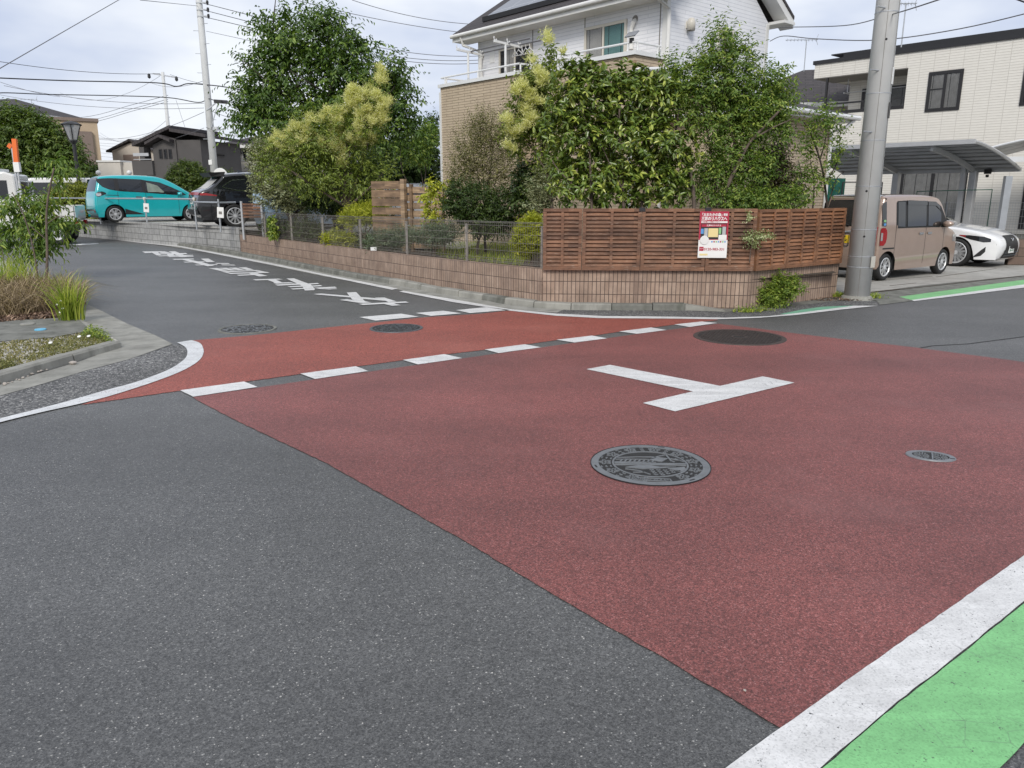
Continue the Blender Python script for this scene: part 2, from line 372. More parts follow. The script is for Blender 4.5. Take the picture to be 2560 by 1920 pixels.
mark('red_surface', [(483, 994), (787.6, 949.3), (1045, 912.8), (1246.4, 884.3), (1436, 858), (1592, 836), (1723, 818.8), (1797, 810), (2034, 840), (2283, 869), (2560, 906), (3000, 962), (3300, 1010), (3000, 1086), (2560, 1396), (2166, 1674), (1958, 1824), (1953, 1824), (1700, 1671), (1400, 1498), (1158, 1352), (968, 1245), (810, 1156), (595, 1055), (489, 999)], 'red_main', .0045, 'dull red patch filling the main road junction')
dash = [[(450.7, 977.6), (610, 955.8), (644, 969.4), (483, 993.9)], [(750.8, 935.9), (890, 917.4), (921, 929.4), (787.6, 949.3)], [(1006.8, 901.5), (1110.8, 887), (1156, 897), (1045, 912.8)],
        [(1211.6, 875.3), (1312, 862.2), (1352.6, 869.9), (1246.4, 884.3)], [(1391, 850.9), (1480, 840.5), (1517.6, 847.3), (1436, 858)], [(1547, 830), (1627.5, 820), (1666.8, 826.5), (1592, 836)], [(1685, 812.5), (1755, 805), (1793.4, 808.8), (1723.3, 818.8)],
        [(898.5, 794), (1002.6, 785.3), (1047.5, 793), (939, 803)], [(1038.8, 783.8), (1108, 778), (1154.5, 784.7), (1078, 791)], [(1140.5, 776.6), (1216, 769), (1276.5, 776), (1175, 784)]]
for i, d in enumerate(dash): mark('lane_dash', d, 'white_worn' if i in (1, 2) else 'white_paint')
mark('edge_line', smooth_line(gp([(-700, 1232), (0, 1049), (144.6, 1012), (260, 979), (340, 957), (419.5, 927), (460, 901), (468.7, 883.5), (463, 869), (442.6, 858)]), 5)+smooth_line(gp([(479, 852), (502, 861), (509, 883.5), (492, 908), (434, 938.5), (318, 979), (211, 1009), (0, 1058.5), (-700, 1250)]), 5), 'white_chipped', .009, 'curved white edge line turning round the left corner')
mark('edge_line', [(60, 570), (169, 582), (347, 604), (444, 614), (581, 639.5), (704, 663.5), (800, 684), (995, 722.5), (980, 725.5), (800, 688), (704, 668), (581, 644), (444, 617), (347, 607.2), (169, 584.7), (60, 572)], 'white_paint', .008, 'white edge line along the side road kerb')
mark('edge_line', [(1009, 728), (1149, 752), (1271, 773.5), (1393, 785.5), (1511, 791.5), (1678, 793), (1814, 795.5), (1918, 792), (1988, 784.5), (2135, 765.5), (2196, 765.5), (2108, 774.5), (1988, 789), (1894, 796), (1791, 799.5), (1700, 798), (1497, 796.5), (1389, 790.5), (1271, 777.5), (1135.6, 757), (998, 730)], 'white_paint', .008, 'white edge line sweeping round the corner below the tiled wall')
mark('green_band', [(1949, 786.5), (2005, 775), (2054, 768), (2135, 765), (2089, 771.5), (1972, 786.3)], 'green_dull', .007, 'short faded green band in front of the pole')
mark('green_band', [(2248, 743), (2560, 700), (2900, 652), (2900, 662), (2560, 712), (2279, 751)], 'green_paint', .007, 'bright green band running off beside the driveway')
mark('edge_line', [(2279, 751), (2560, 712), (2900, 662), (2900, 672), (2560, 720), (2285, 754)], 'white_paint', .008, 'white line along the far green band')
nd = (G(2560, 1391.7)-G(1953, 1823)).normalized()       # both run on along the main road, past the picture's edges
mark('edge_line', [G(1820.5, 1920)-nd*9]+gp([(1820.5, 1920), (1953, 1823), (2166.6, 1669.7), (2560, 1391.7)])+[G(2560, 1391.7)+nd*14, G(2560, 1506)+nd*14]+gp([(2560, 1506), (2337.6, 1687), (2244, 1757), (2056, 1920)])+[G(2056, 1920)-nd*9], 'white_worn', .008, 'broad white line beside the near green band')
mark('green_band', [G(2062, 1920)-nd*9]+gp([(2062, 1920), (2248, 1759), (2342, 1688.5), (2565, 1508.5)])+[G(2565, 1508.5)+nd*14, G(2560, 1860)+nd*14]+gp([(2560, 1860), (2503, 1920)])+[G(2503, 1920)-nd*9], 'green_paint', .007, 'wide light green band in the near right corner')
mark('junction_sign', [(1465.7, 925), (1524.5, 914), (1800, 967), (1906.5, 943), (1986.6, 959), (1688, 1031), (1607, 1010), (1732.5, 980.7)], 'white_worn', .009, 'white T shaped junction mark')
# lettering on the side road, read by drivers coming out of it: 交差点注意
def cr(x0, y0, s, pts): return [(x0+x*s, y0+y*s) for x, y in pts]
A_ = (640, 680, .18083); B_ = (340, 610, .20796)
signs = [(A_, [[(795, 310), (905, 303), (1310, 338), (1470, 354), (1650, 368), (1800, 393), (1780, 404), (1480, 378), (1300, 357), (830, 318)],
               [(1255, 290), (1385, 283), (1505, 410), (1600, 430), (1480, 437), (1330, 388)], [(1150, 393), (1260, 382), (1480, 420), (1490, 438), (1400, 430)],
               [(1640, 363), (1775, 360), (1945, 415), (1830, 422), (1760, 395)], [(1415, 447), (2070, 415), (2115, 430), (1480, 465)], [(1740, 443), (1880, 435), (2005, 468), (1880, 476)]]),
         (A_, [[(-45, 108), (310, 97), (375, 108), (0, 122)], [(150, 112), (260, 104), (360, 150), (480, 148), (530, 160), (280, 168), (235, 155), (255, 150)], [(260, 180), (600, 163), (630, 180), (300, 195)],
               [(420, 97), (525, 93), (760, 180), (815, 240), (808, 258), (675, 263), (640, 200)], [(700, 168), (850, 158), (880, 172), (740, 180)], [(760, 196), (890, 188), (920, 203), (800, 210)],
               [(435, 205), (670, 193), (690, 210), (480, 218)], [(480, 238), (700, 225), (710, 240), (510, 250)], [(790, 226), (1090, 210), (1120, 227), (880, 238)], [(800, 240), (1100, 235), (1130, 245), (1010, 250)]]),
         (B_, [[(875, 297), (975, 293), (1115, 323), (1020, 328)], [(995, 293), (1085, 290), (1210, 320), (1135, 323)], [(1110, 291), (1205, 288), (1310, 318), (1228, 320)], [(1230, 287), (1320, 284), (1420, 315), (1335, 318)],
               [(1020, 333), (1455, 319), (1490, 331), (1310, 334), (1060, 346)], [(1020, 334), (1080, 343), (1190, 357), (1140, 366)], [(1120, 352), (1575, 341), (1610, 352), (1140, 366)], [(1400, 326), (1480, 323), (1600, 350), (1530, 354)],
               [(1350, 358), (1445, 353), (1585, 390), (1480, 397)], [(1210, 377), (1400, 370), (1440, 380), (1235, 388)]]),
         (B_, [[(780, 180), (870, 178), (950, 220), (850, 222)], [(945, 232), (1110, 233), (1130, 244), (975, 242)], [(1020, 250), (1180, 253), (1200, 263), (1040, 261)], [(435, 184), (690, 179), (700, 190), (460, 194)],
               [(565, 218), (820, 213), (830, 222), (590, 227)], [(705, 253), (970, 248), (985, 258), (730, 262)], [(545, 190), (620, 188), (800, 225), (945, 266), (860, 273), (760, 245), (640, 215)]]),
         (B_, [[(75, 93), (310, 90), (330, 100), (110, 113)], [(185, 104), (260, 98), (300, 135), (250, 140)], [(270, 95), (340, 92), (430, 112), (300, 112)], [(390, 92), (470, 91), (640, 158), (540, 163)], [(240, 118), (600, 112), (620, 124), (270, 130)],
               [(260, 144), (610, 136), (685, 135), (690, 143), (280, 153)], [(370, 156), (640, 148), (692, 149), (690, 158), (400, 162)], [(360, 120), (440, 116), (470, 150), (400, 155)]])]
for ci, (fr, strokes) in enumerate(signs):
    mb = MB()
    for k, st in enumerate(strokes):
        pts = gp(cr(*fr, st)); z = .008+.0004*k
        tri = []
        for a, b, c in earcut(pts):
            ar = (pts[b].x-pts[a].x)*(pts[c].y-pts[a].y)-(pts[c].x-pts[a].x)*(pts[b].y-pts[a].y)
            tri.append((a, b, c) if ar > 0 else (a, c, b))
        mb.add([(p.x, p.y, z) for p in pts], tri)
    mb.build('road_lettering', M['white_paint'], road)
# older, rougher asphalt between the corner line and the gutter; repair seams
mark('asphalt_strip', [(-700, 1175), (0, 991), (110, 960), (214, 928), (324, 899), (432, 862), (462, 866), (470, 885), (461, 901), (420, 928), (320, 961), (144, 1013), (0, 1050), (-700, 1236)], 'asphalt_old', .0035, 'rough old asphalt between the corner line and the gutter')
mark('asphalt_strip', [(1290, 777), (1410, 774.5), (1511, 776), (1713, 776.5), (1760, 778), (1830, 781), (1900, 777), (1990, 764), (2100, 752), (2180, 750), (2200, 763), (2135, 766), (1988, 786), (1918, 793), (1814, 797), (1678, 794), (1511, 792), (1393, 786)], 'asphalt_old', .0035, 'rough old asphalt below the tiled wall corner')
for ln in ([(2230, 883), (2330, 865), (2420, 860), (2560, 842)], [(360, 628), (460, 632), (560, 631), (600, 640)]):
    pts = gp(ln); mb = MB()
    for a, b in zip(pts, pts[1:]): mb.beam(a+Vector((0, 0, .002)), b+Vector((0, 0, .002)), .02, .004)
    mb.build('repair_seam', M['iron_dark'], road)

# ---- gutter and kerb along the side road and round the corner (right hand side)
kpts = [G(120, 581), G(300, 596), G(480, 620), G(640, 648), G(840, 688), G(1000, 715), G(1100, 735.5), G(1184, 747), G(1239, 757), G(1299.6, 766.5), G(1409.5, 775), G(1511, 776.6), G(1713, 777)]
kpts = [Vector((p.x, p.y, 0)) for p in kpts]; kl = smooth_line(kpts, 4)
def offs(line, d):
    o = []
    for i, p in enumerate(line):
        t = (line[min(i+1, len(line)-1)]-line[max(i-1, 0)]).normalized(); o.append(p+Vector((-t.y, t.x, 0))*d)
    return o
def strip(name, a, b, z, mat, parent=None):
    m = MB(); n = len(a); m.add([(p.x, p.y, z) for p in a]+[(p.x, p.y, z) for p in b], [(i, i+1, n+i+1, n+i) for i in range(n-1)]); o = m.build(name, mat, parent)
    return o
g1 = strip('gutter', offs(kl[:41], -.32), kl[:41], .006, M['concrete']); tag(g1, kind='structure')
def kerb_run(line, wd, ht, seg, gap, mats, name='kerb'):
    dist = [0]
    for a, b in zip(line, line[1:]): dist.append(dist[-1]+(b-a).length)
    def at(s):
        for i in range(len(line)-1):
            if s <= dist[i+1] or i == len(line)-2:
                t = (s-dist[i])/max(dist[i+1]-dist[i], 1e-6); return line[i].lerp(line[i+1], t), (line[i+1]-line[i]).normalized()
    s = 0.0; n = 0; mb = [MB() for _ in mats]
    while s < dist[-1]-.02:
        e2 = min(s+seg, dist[-1]); a, ta = at(s+gap/2); b, tb = at(e2-gap/2); na = Vector((-ta.y, ta.x, 0)); nb = Vector((-tb.y, tb.x, 0))
        k = mats_fn(a, n) if (mats_fn := globals().get('_kerbmat')) else 0
        hz = ht*(1+.06*random.uniform(-1, 1))
        v = []
        for p, nn in ((a, na), (b, nb)):
            v += [p+nn*0+Vector((0, 0, -.02)), p+nn*.012+Vector((0, 0, hz-.02)), p+nn*.03+Vector((0, 0, hz)), p+nn*wd+Vector((0, 0, hz)), p+nn*wd+Vector((0, 0, -.02))]
        mb[k].add(v, [(0, 5, 6, 1), (1, 6, 7, 2), (2, 7, 8, 3), (3, 8, 9, 4), (0, 1, 2, 3, 4), (9, 8, 7, 6, 5)]); s = e2; n += 1
    return [m.build(name, mt) for m, mt in zip(mb, mats) if m.v]
_kerbmat = lambda p, n: 1 if (p.x < -2.6 or (n % 7) in (3,) or p.x > 1.4) else 0
for k in kerb_run(kl, .16, .1, .6, .012, [M['concrete'], M['concrete_old']]): tag(k, kind='structure')
# sloping end stone of the kerb
mb = MB(); a, b = G(1713, 777), G(1812, 780); n_ = Vector((0, .17, 0))
mb.add([a, a+Vector((0, 0, .095)), a+n_+Vector((0, 0, .095)), a+n_, b, b+Vector((0, 0, .02)), b+n_+Vector((0, 0, .02)), b+n_], [(0, 4, 5, 1), (1, 5, 6, 2), (0, 1, 2, 3), (4, 7, 6, 5)])
tag(mb.build('kerb', M['concrete']), kind='structure')
# ---- strip behind the kerb up to the wall, apron and driveway
apron = sheet('pavement', [(p.x, p.y) for p in gp([(1713, 777), (1812, 781), (1900, 778), (1990, 765), (2100, 752.5), (2190, 752), (2200, 763), (2290, 752), (2560, 712), (2900, 664), (2900, 640), (2560, 690), (2300, 716), (2178, 732), (2090, 735), (1880, 745), (1700, 765)])], .0065, M['concrete_old']); tag(apron, kind='structure')
drive = sheet('driveway', [(p.x, p.y) for p in gp([(2060, 738), (2178, 732), (2300, 716), (2560, 690), (3000, 640)])]+[(22, 25), (8, 25.5), (4.5, 18)], .012, M['slab']); tag(drive, kind='structure')
jo = MB()
for a, b in (((2178, 733), (2560, 691)), ((2178, 705), (2330, 692)), ((2225, 716), (2290, 709)), ((2340, 694), (2490, 673)), ((2178, 731), (2250, 724))):
    p, q = G(*a), G(*b); jo.beam(p+Vector((0, 0, .0125)), q+Vector((0, 0, .0125)), .03, .003)
jo.build('expansion_joint', M['soil'], drive)
# ---- left corner: verge with kerb and gutter
gut = sheet('gutter', [(p.x, p.y) for p in gp([(-700, 1160), (0, 991), (110, 960), (214, 928), (324, 899), (432, 861), (390, 840), (318, 810), (260, 781), (211, 758), (120, 706), (55, 672), (0, 646), (-200, 570), (-230, 590), (-30, 655), (30, 690), (190, 790), (300, 866), (200, 905), (0, 964), (-700, 1120)])], .006, M['concrete']); tag(gut, kind='structure')
vk = [G(-700, 1108), G(-300, 1030), G(0, 960), G(104, 930), G(214, 897), G(278, 878), G(306, 870)]
vk = smooth_line([Vector((p.x, p.y, 0)) for p in vk], 3)
_kerbmat = lambda p, n: 0
tag(kerb_run(vk, .13, .085, .95, .02, [M['concrete']])[0], kind='structure')
vk2 = [G(306, 868), G(292, 857), G(245, 825), G(200, 801), G(150, 765), G(60, 708), G(0, 672), G(-150, 600)]
tag(kerb_run([Vector((p.x, p.y, 0)) for p in vk2], .12, .045, 1.2, .02, [M['concrete']])[0], kind='structure')
verge = sheet('verge', [(p.x, p.y) for p in gp([(-700, 1085), (0, 952), (104, 922), (214, 890), (278, 871), (300, 863), (285, 853), (240, 825), (198, 803), (150, 768), (60, 711), (0, 676), (-150, 605), (-400, 640), (-900, 800)])], .04, M['gravel']); tag(verge, kind='structure')
pad = sheet('pavement', [(p.x, p.y) for p in gp([(-300, 845), (0, 804), (60, 800), (169, 794.5), (198, 801), (222, 822), (205, 832), (130, 845), (0, 855), (-300, 880)], .04)], .048, M['concrete_old']); tag(pad, kind='structure')
for (x, y, rr, mt, lb) in ((69, 810.5, .088, 'concrete', 'pale round lid set in the dark slab on the left verge'), (101, 824.5, .065, None, 'small bright blue round lid on the left verge slab')):
    if mt is None: M['blue_lid'] = plain('blue_lid', (.13, .42, .62), .5, .08, 20)
    p = G(x, y, .05); o = MB().lathe([(0.001, .014), (rr*.9, .014), (rr, .008), (rr, -.004)], 20).build('access_lid', M[mt or 'blue_lid']); o.location = (p.x, p.y, .049); tag(o, lb, 'lid')

# ---- raised car park and garden behind the walls
WA, WC, WD, WE = G(602, 622, .1), G(1354, 752, .1), G(1870, 768, .03), G(2089, 738.5, .03)
WM = G(1000, 693, .11)
BW0 = G(40, 574, .1); BW1 = G(370, 601, .1)
lot = sheet('car_park', [(p.x, p.y) for p in (BW0, BW1, WA)]+[(-4.2, 19.8), (1.5, 25), (-4, 42), (-40, 60), (-60, 45)], .66, M['gravel']); tag(lot, kind='structure')
garden = sheet('garden_soil', [(p.x, p.y) for p in (WA, WM, WC, WD)]+[(5.2, 12.4), (6.6, 18), (2.5, 23), (-4, 21)], .44, M['soil']); tag(garden, kind='structure')

# ================================================================ WALLS
def wall_mesh(line, tops, th, mat, name, parent=None, base=-.05):
    """wall along a ground line; front face on the line, thickness away from the street; uv in metres, rows counted down from the top"""
    m = MB(); uv = []; s = 0.0; n = len(line); nrm = []
    for i in range(n):
        t = (line[min(i+1, n-1)]-line[max(i-1, 0)]); t.z = 0; t.normalize(); nrm.append(Vector((-t.y, t.x, 0)))
    me_v = []; faces = []; fuv = []
    ss = [0]
    for a, b in zip(line, line[1:]): ss.append(ss[-1]+math.hypot(b.x-a.x, b.y-a.y))
    for i in range(n):
        p = Vector((line[i].x, line[i].y, 0)); q = p+nrm[i]*th
        me_v += [(p.x, p.y, base), (p.x, p.y, tops[i]), (q.x, q.y, tops[i]), (q.x, q.y, base)]
    for i in range(n-1):
        a, b = 4*i, 4*i+4; h0, h1 = tops[i]-base, tops[i+1]-base
        faces.append((a, b, b+1, a+1)); fuv.append(((ss[i], -h0), (ss[i+1], -h1), (ss[i+1], 0), (ss[i], 0)))
        faces.append((a+1, b+1, b+2, a+2)); fuv.append(((ss[i], .005), (ss[i+1], .005), (ss[i+1], th), (ss[i], th)))
        faces.append((a+2, b+2, b+3, a+3)); fuv.append(((ss[i], 0), (ss[i+1], 0), (ss[i+1], -h1), (ss[i], -h0)))
    e = 4*(n-1); faces.append((e, e+3, e+2, e+1)); fuv.append(((0, -.5), (th, -.5), (th, 0), (0, 0)))
    faces.append((0, 1, 2, 3)); fuv.append(((0, -.5), (0, 0), (th, 0), (th, -.5)))
    me = bpy.data.meshes.new(name); me.from_pydata(me_v, [], faces); u = me.uv_layers.new(name='UVMap').data
    k = 0
    for p, f in zip(me.polygons, fuv):
        for li, c in zip(p.loop_indices, f): u[li].uv = c
    return link_mesh(name, me, mat, parent)
wl = smooth_line([Vector((p.x, p.y, 0)) for p in (WA, G(800, 657, .11), WM, G(1180, 722, .12), WC)], 5)
zt = lambda f: .52+.06*f
tops = [zt(i/(len(wl)-1)) for i in range(len(wl))]
gw = thing('garden_wall', 'low brown wall of upright ribbed tiles curving round the street corner', 'wall', (0, 0, 0))
wall_mesh(wl, tops, .14, M['tile_wall'], 'wall_run', gw)
wall_mesh([WC.copy()+Vector((.012, 0, 0)), WD.copy(), WE.copy()], [.585, .585, .565], .14, M['tile_wall'], 'wall_run', gw)
bl = smooth_line([Vector((p.x, p.y, 0)) for p in (G(-60, 566, .1), BW0, G(200, 585, .1), BW1, G(480, 610, .1), WA+Vector((-.02, 0.02, 0)))], 4)
bwall = wall_mesh(bl, [.72 for _ in bl], .15, M['block_wall'], 'block_wall'); tag(bwall, 'grey concrete block retaining wall below the car park railing', 'wall')

# ---- grey steel mesh fence on the tiled wall
mf = thing('mesh_fence', 'grey wire mesh fence on top of the curved tiled wall', 'fence')
fl = offs(wl, .07); fd = [0]
for a, b in zip(fl, fl[1:]): fd.append(fd[-1]+(b-a).length)
def fat(s):
    for i in range(len(fl)-1):
        if s <= fd[i+1] or i == len(fl)-2:
            t = (s-fd[i])/(fd[i+1]-fd[i]); p = fl[i].lerp(fl[i+1], t); return p, zt((i+t)/(len(fl)-1)), (fl[i+1]-fl[i]).normalized()
TOT = fd[-1]; H_ = .64; npan = 7; s0 = 0
for k in range(npan):
    a, b = TOT*k/npan, TOT*(k+1)/npan
    m = MB(); st = .055; nv = int((b-a)/st)
    for i in range(nv+1):
        p, z, t = fat(min(a+i*st, b)); nn = Vector((-t.y, t.x, 0))
        P = lambda h, o=0: p+Vector((0, 0, z+.03+h))+nn*o
        m.tube([P(.02, .035), P(0, 0), P(.06, -.004), P(H_-.06, -.004), P(H_, 0), P(H_-.02, .035)], .003, 3, cap=False)
    for hh in (.0, .06, .19, .32, .45, .58, .64):
        q = [fat(a+(b-a)*j/6) for j in range(7)]; m.tube([p+Vector((0, 0, z+.03+hh)) for p, z, t in q], .0034, 3)
    for hh in (.02, H_-.02):
        q = [fat(a+(b-a)*j/6) for j in range(7)]; m.tube([p+Vector((0, 0, z+.03+hh))+Vector((-t.y, t.x, 0))*.035 for p, z, t in q], .003, 3)
    m.build('mesh_panel', M['mesh'], mf)
for k in range(npan+1):
    p, z, t = fat(min(max(TOT*k/npan, .06), TOT-.12)); m = MB(); nn = Vector((-t.y, t.x, 0)); p = p+nn*.035
    m.box(p.x-.02, p.x+.02, p.y-.02, p.y+.02, z-.05, z+.62); m.build('post', M['mesh'], mf)
pt = MB(); p, z, t = fat(TOT*.62); pt.box(-.06, .06, -.006, .006, 0, .07); o = pt.build('name_plate', M['white_pl']); o.location = p+Vector((0, -.06, z+.005)); tag(o, 'small blank white plate standing on the tiled wall under the mesh', 'plate')

# ---- louvred timber fence
def louvre(P, Q, zb, ztop, mat, parent, mid=True):
    """one framed louvre panel between plan points P and Q (x right, seen from the street)"""
    d = (Q-P); d.z = 0; ln = d.length; a = math.atan2(d.y, d.x)
    fr = MB(); h = ztop-zb; fw = .05
    fr.box(0, ln, -.03, .02, 0, .055); fr.box(0, ln, -.03, .02, h-.045, h)
    fr.box(0, fw, -.028, .018, .055, h-.045); fr.box(ln-fw, ln, -.028, .018, .055, h-.045)
    if mid: fr.box(ln*.5-.02, ln*.5+.02, -.031, -.012, .055, h-.045)
    f = fr.build('louvre_panel', mat, parent); f.location = (P.x, P.y, zb); f.rotation_euler = (0, 0, a)
    sl = MB(); ns = 14; p0 = (h-.1)/ns
    for i in range(ns):
        z = .055+p0*(i+.5); tw = Matrix.Translation((0, -.002, z)) @ Matrix.Rotation(rad(-33+random.uniform(-2.5, 2.5)), 4, 'X')
        sl.box(fw, ln-fw, -.005, .005, -p0*.62, p0*.62, tw)
    sl.build('slats', mat, f)
lf = thing('louvre_fence', 'weathered brown louvre fence facing the road on the tiled wall', 'fence')
fx = [1357, 1455, 1602, 1765, 1856]; dn = (WD-WC).normalized(); bk = Vector((-dn.y, dn.x, 0))*.0
FC = WC+Vector((0.0, -.045, 0)); FD = WD+Vector((.02, -.045, 0))
fr_ = Frame((FC.x, FC.y, 0), math.atan2(FD.y-FC.y, FD.x-FC.x))
xs = [fr_.at(x, 600)[0] for x in fx]; xs[-1] = (FD-FC).length
for a, b in zip(xs, xs[1:]): louvre(FC+(FD-FC).normalized()*(a+.004), FC+(FD-FC).normalized()*(b-.004), .57, 1.46, M['wood'], lf)
lf2 = thing('louvre_fence', 'redder brown louvre fence on the wall end beside the concrete pole', 'fence')
FE = WE+Vector((.0, -.05, 0)); dd = (FE-FD); 
for k in range(3): louvre(FD+dd*(k/3)+dd.normalized()*(.03 if k == 0 else .004), FD+dd*((k+1)/3)-dd.normalized()*.004, .57, 1.45, M['wood2'], lf2)
cp = MB(); q = FC+(FD-FC).normalized()*xs[2]; cp.box(-.045, .045, -.036, .03, 1.42, 1.475); o = cp.build('bracket', M['dark_metal'], lf); o.location = (q.x, q.y, 0)
cp = MB(); q = FC+(FD-FC).normalized()*xs[3]; cp.box(-.045, .045, -.036, .03, 1.42, 1.475); o = cp.build('bracket', M['dark_metal'], lf); o.location = (q.x, q.y, 0)

# ---- estate agent's poster on the louvre fence
M['p_red'] = plain('poster_red', (.4, .02, .05), .45, .03, 3); M['p_white'] = plain('poster_white', (.78, .78, .76), .45, .03, 3)
M['p_green'] = plain('poster_green', (.25, .5, .22), .5, .05, 3); M['p_blue'] = plain('poster_blue', (.1, .3, .6), .5, .05, 3); M['p_yellow'] = plain('poster_yellow', (.75, .62, .3), .5, .05, 3)
fr2 = Frame((FC.x, FC.y-.05, 0), fr_.a)
cs = [fr2.at(x, y) for x, y in ((1751, 528), (1824, 529), (1815, 645), (1743, 644))]
px0, px1 = (cs[0][0]+cs[3][0])/2, (cs[1][0]+cs[2][0])/2; pz0, pz1 = (cs[2][1]+cs[3][1])/2, (cs[0][1]+cs[1][1])/2
PW, PH = px1-px0, pz1-pz0
po = MB().box(0, PW, -.004, .004, 0, PH).build('poster', M['p_white']); po.location = fr2.w(px0, 0, pz0); po.rotation_euler = (0, 0, fr2.a)
tag(po, 'red and white estate agent poster fixed to the brown louvre fence', 'poster')
def pbox(nm, x0, x1, z0, z1, mat, d=1): MB().box(x0*PW, x1*PW, -.004-.0012*d, -.0035, z0*PH, z1*PH).build(nm, M[mat], po)
def ptxt(body, x, z, h, wdt, mat, d=2, bold=.03):
    mm = Matrix.Translation((x*PW, -.0045-.0012*d, z*PH)) @ Matrix.Rotation(math.pi/2, 4, 'X')
    lettering('lettering', body, h*PH, mm, M[mat], po, bold, wdt*PW)
pbox('red_field', 0, 1, .39, 1, 'p_red'); pbox('caption_bar', .06, .96, .755, .79, 'p_white', 2)
pbox('photo', .06, .94, .405, .745, 'interior', 2); pbox('shop_front', .08, .92, .67, .725, 'p_red', 3); pbox('shop_window', .32, .66, .45, .64, 'p_yellow', 3)
pbox('shop_banner', .68, .76, .52, .65, 'p_green', 3); pbox('shop_banner', .06, .16, .52, .63, 'p_blue', 3); pbox('shop_window', .18, .3, .47, .64, 'alu', 3); pbox('shop_window', .8, .92, .46, .68, 'alu', 3)
pbox('info_box', .68, .96, .39, .5, 'p_white', 4)
MB().lathe([(.001, .004), (.15*PW, .004), (.155*PW, 0)], 20, Matrix.Translation((.2*PW, -.0105, .385*PH)) @ Matrix.Rotation(math.pi/2, 4, 'X')).build('photo_disc', M['curtain'], po)
pbox('logo_square', .04, .19, .15, .24, 'p_red'); pbox('footer', .02, .98, .02, .11, 'p_green' if 0 else 'p_white'); pbox('footer_note', .06, .34, .05, .09, 'p_yellow', 2)
for i, c in enumerate(('p_blue', 'p_red', 'p_green', 'p_blue', 'p_red', 'p_green', 'p_blue')): pbox('icon', .44+i*.075, .49+i*.075, .335, .365, c, 2)
ptxt('「おおたかの森」', .42, .925, .075, .68, 'p_white'); ptxt('駅前', .88, .925, .06, .14, 'p_white'); ptxt('三井のリハウスへ', .5, .84, .09, .88, 'p_white', bold=.045)
ptxt('三井のリハウス', .5, .698, .04, .5, 'p_white', 4); ptxt('お気軽にご相談ください', .4, .772, .03, .6, 'p_red', 3, .01)
ptxt('0120-983-331', .56, .185, .075, .7, 'p_red', bold=.02); ptxt('三井のリハウス', .115, .2, .025, .13, 'p_white', 2, .01)

# ================================================================ MANHOLE COVERS
def disc_pos(px, py): p = G(px, py); return (p.x, p.y, .006)
def circ_tube(r, z, rt, n=48, a0=0, a1=2*math.pi): return [(r*math.cos(a0+(a1-a0)*i/n), r*math.sin(a0+(a1-a0)*i/n), z) for i in range(n+1)]
def rib(mb, pts, wd, z0=.0, z1=.006):
    for a, b in zip(pts, pts[1:]): mb.beam((a[0], a[1], (z0+z1)/2), (b[0], b[1], (z0+z1)/2), wd, z1-z0)
mc = thing('manhole_cover', 'big grey cast iron manhole cover with a landscape relief on the red road', 'manhole cover', disc_pos(1625, 1163), rad(-7))
RM = (G(1772, 1163)-G(1477, 1163)).length/2
MB().lathe([(.001, .001), (RM*.99, .001), (RM*.99, -.01)], 64).build('base_plate', M['iron_dark'], mc)
MB().lathe([(RM*.87, .001), (RM*.87, .006), (RM*.985, .006), (RM, .002), (RM, -.006)], 64).build('rim', M['iron_top'], mc, False)
MB().lathe([(RM*1.0, .0062), (RM*1.006, .0062), (RM*1.008, -.004)], 64).build('frame_gap', M['black'], mc)
m = MB(); m.lathe([(RM*.61, .001), (RM*.61, .006), (RM*.64, .006), (RM*.64, .001)], 64)
rng = random.Random(3)
for i in range(11):                         # flower heads round the border
    a = 2*math.pi*(i+.5)/11
    if -1.9 < math.atan2(math.sin(a), math.cos(a)) < -1.2: continue
    c = Vector((math.cos(a), math.sin(a)))*RM*.755
    pet = []
    for j in range(31):
        b = 2*math.pi*j/30; rr = RM*(.078+.03*math.cos(5*b)); pet.append((c.x+rr*math.cos(b+a), c.y+rr*math.sin(b+a)))
    rib(m, pet, RM*.022); m.lathe([(RM*.02, .001), (RM*.02, .006), (RM*.001, .006)], 8, Matrix.Translation((c.x, c.y, 0)))
    a2 = a+math.pi/11; c2 = Vector((math.cos(a2), math.sin(a2)))*RM*.755
    for s in (-1, 0, 1):
        u = Vector((math.cos(a2), math.sin(a2))); v = Vector((-u.y, u.x)); rib(m, [c2+u*RM*.09*s*.9-v*RM*.03, c2+u*RM*.09*s*.9+u*RM*.02, c2+u*RM*.09*s*.9+v*RM*.03], RM*.02)
m.build('flower_border', M['iron_top'], mc)
m = MB()
def R_(pts, wd=.022): rib(m, [(x*RM, y*RM) for x, y in pts], wd*RM)
R_([(-.55, .25), (-.2, .33), (.1, .36), (.3, .5)]); R_([(-.58, .16), (-.3, .2), (0, .22), (.12, .32)]); R_([(-.6, .03), (-.2, .06), (.1, .08)])
for i in range(8): R_([(-.5+i*.075, .06), (-.46+i*.075, .17)], .025)
R_([(-.6, -.03), (.15, .02), (.6, .06)], .05); R_([(-.6, -.12), (-.1, -.05), (.3, -.02), (.6, -.02)], .035)
m.prism([(-.02*RM, .2*RM), (.2*RM, .12*RM), (.32*RM, .3*RM), (.1*RM, .38*RM)], .001, .006)
R_([(.3, .5), (.36, .2), (.42, .14)], .03); R_([(.36, .3), (.5, .24)], .03); R_([(.44, .32), (.58, .16)], .02)
m.prism([(x*RM, y*RM) for x, y in [(-.42, -.22), (-.2, -.1), (.0, -.09), (.15, -.14), (.42, -.1), (.1, -.22), (-.12, -.27), (-.3, -.24)]], .001, .006)
m.prism([(x*RM, y*RM) for x, y in [(.28, -.2), (.56, -.1), (.58, -.2), (.5, -.34)]], .001, .006)
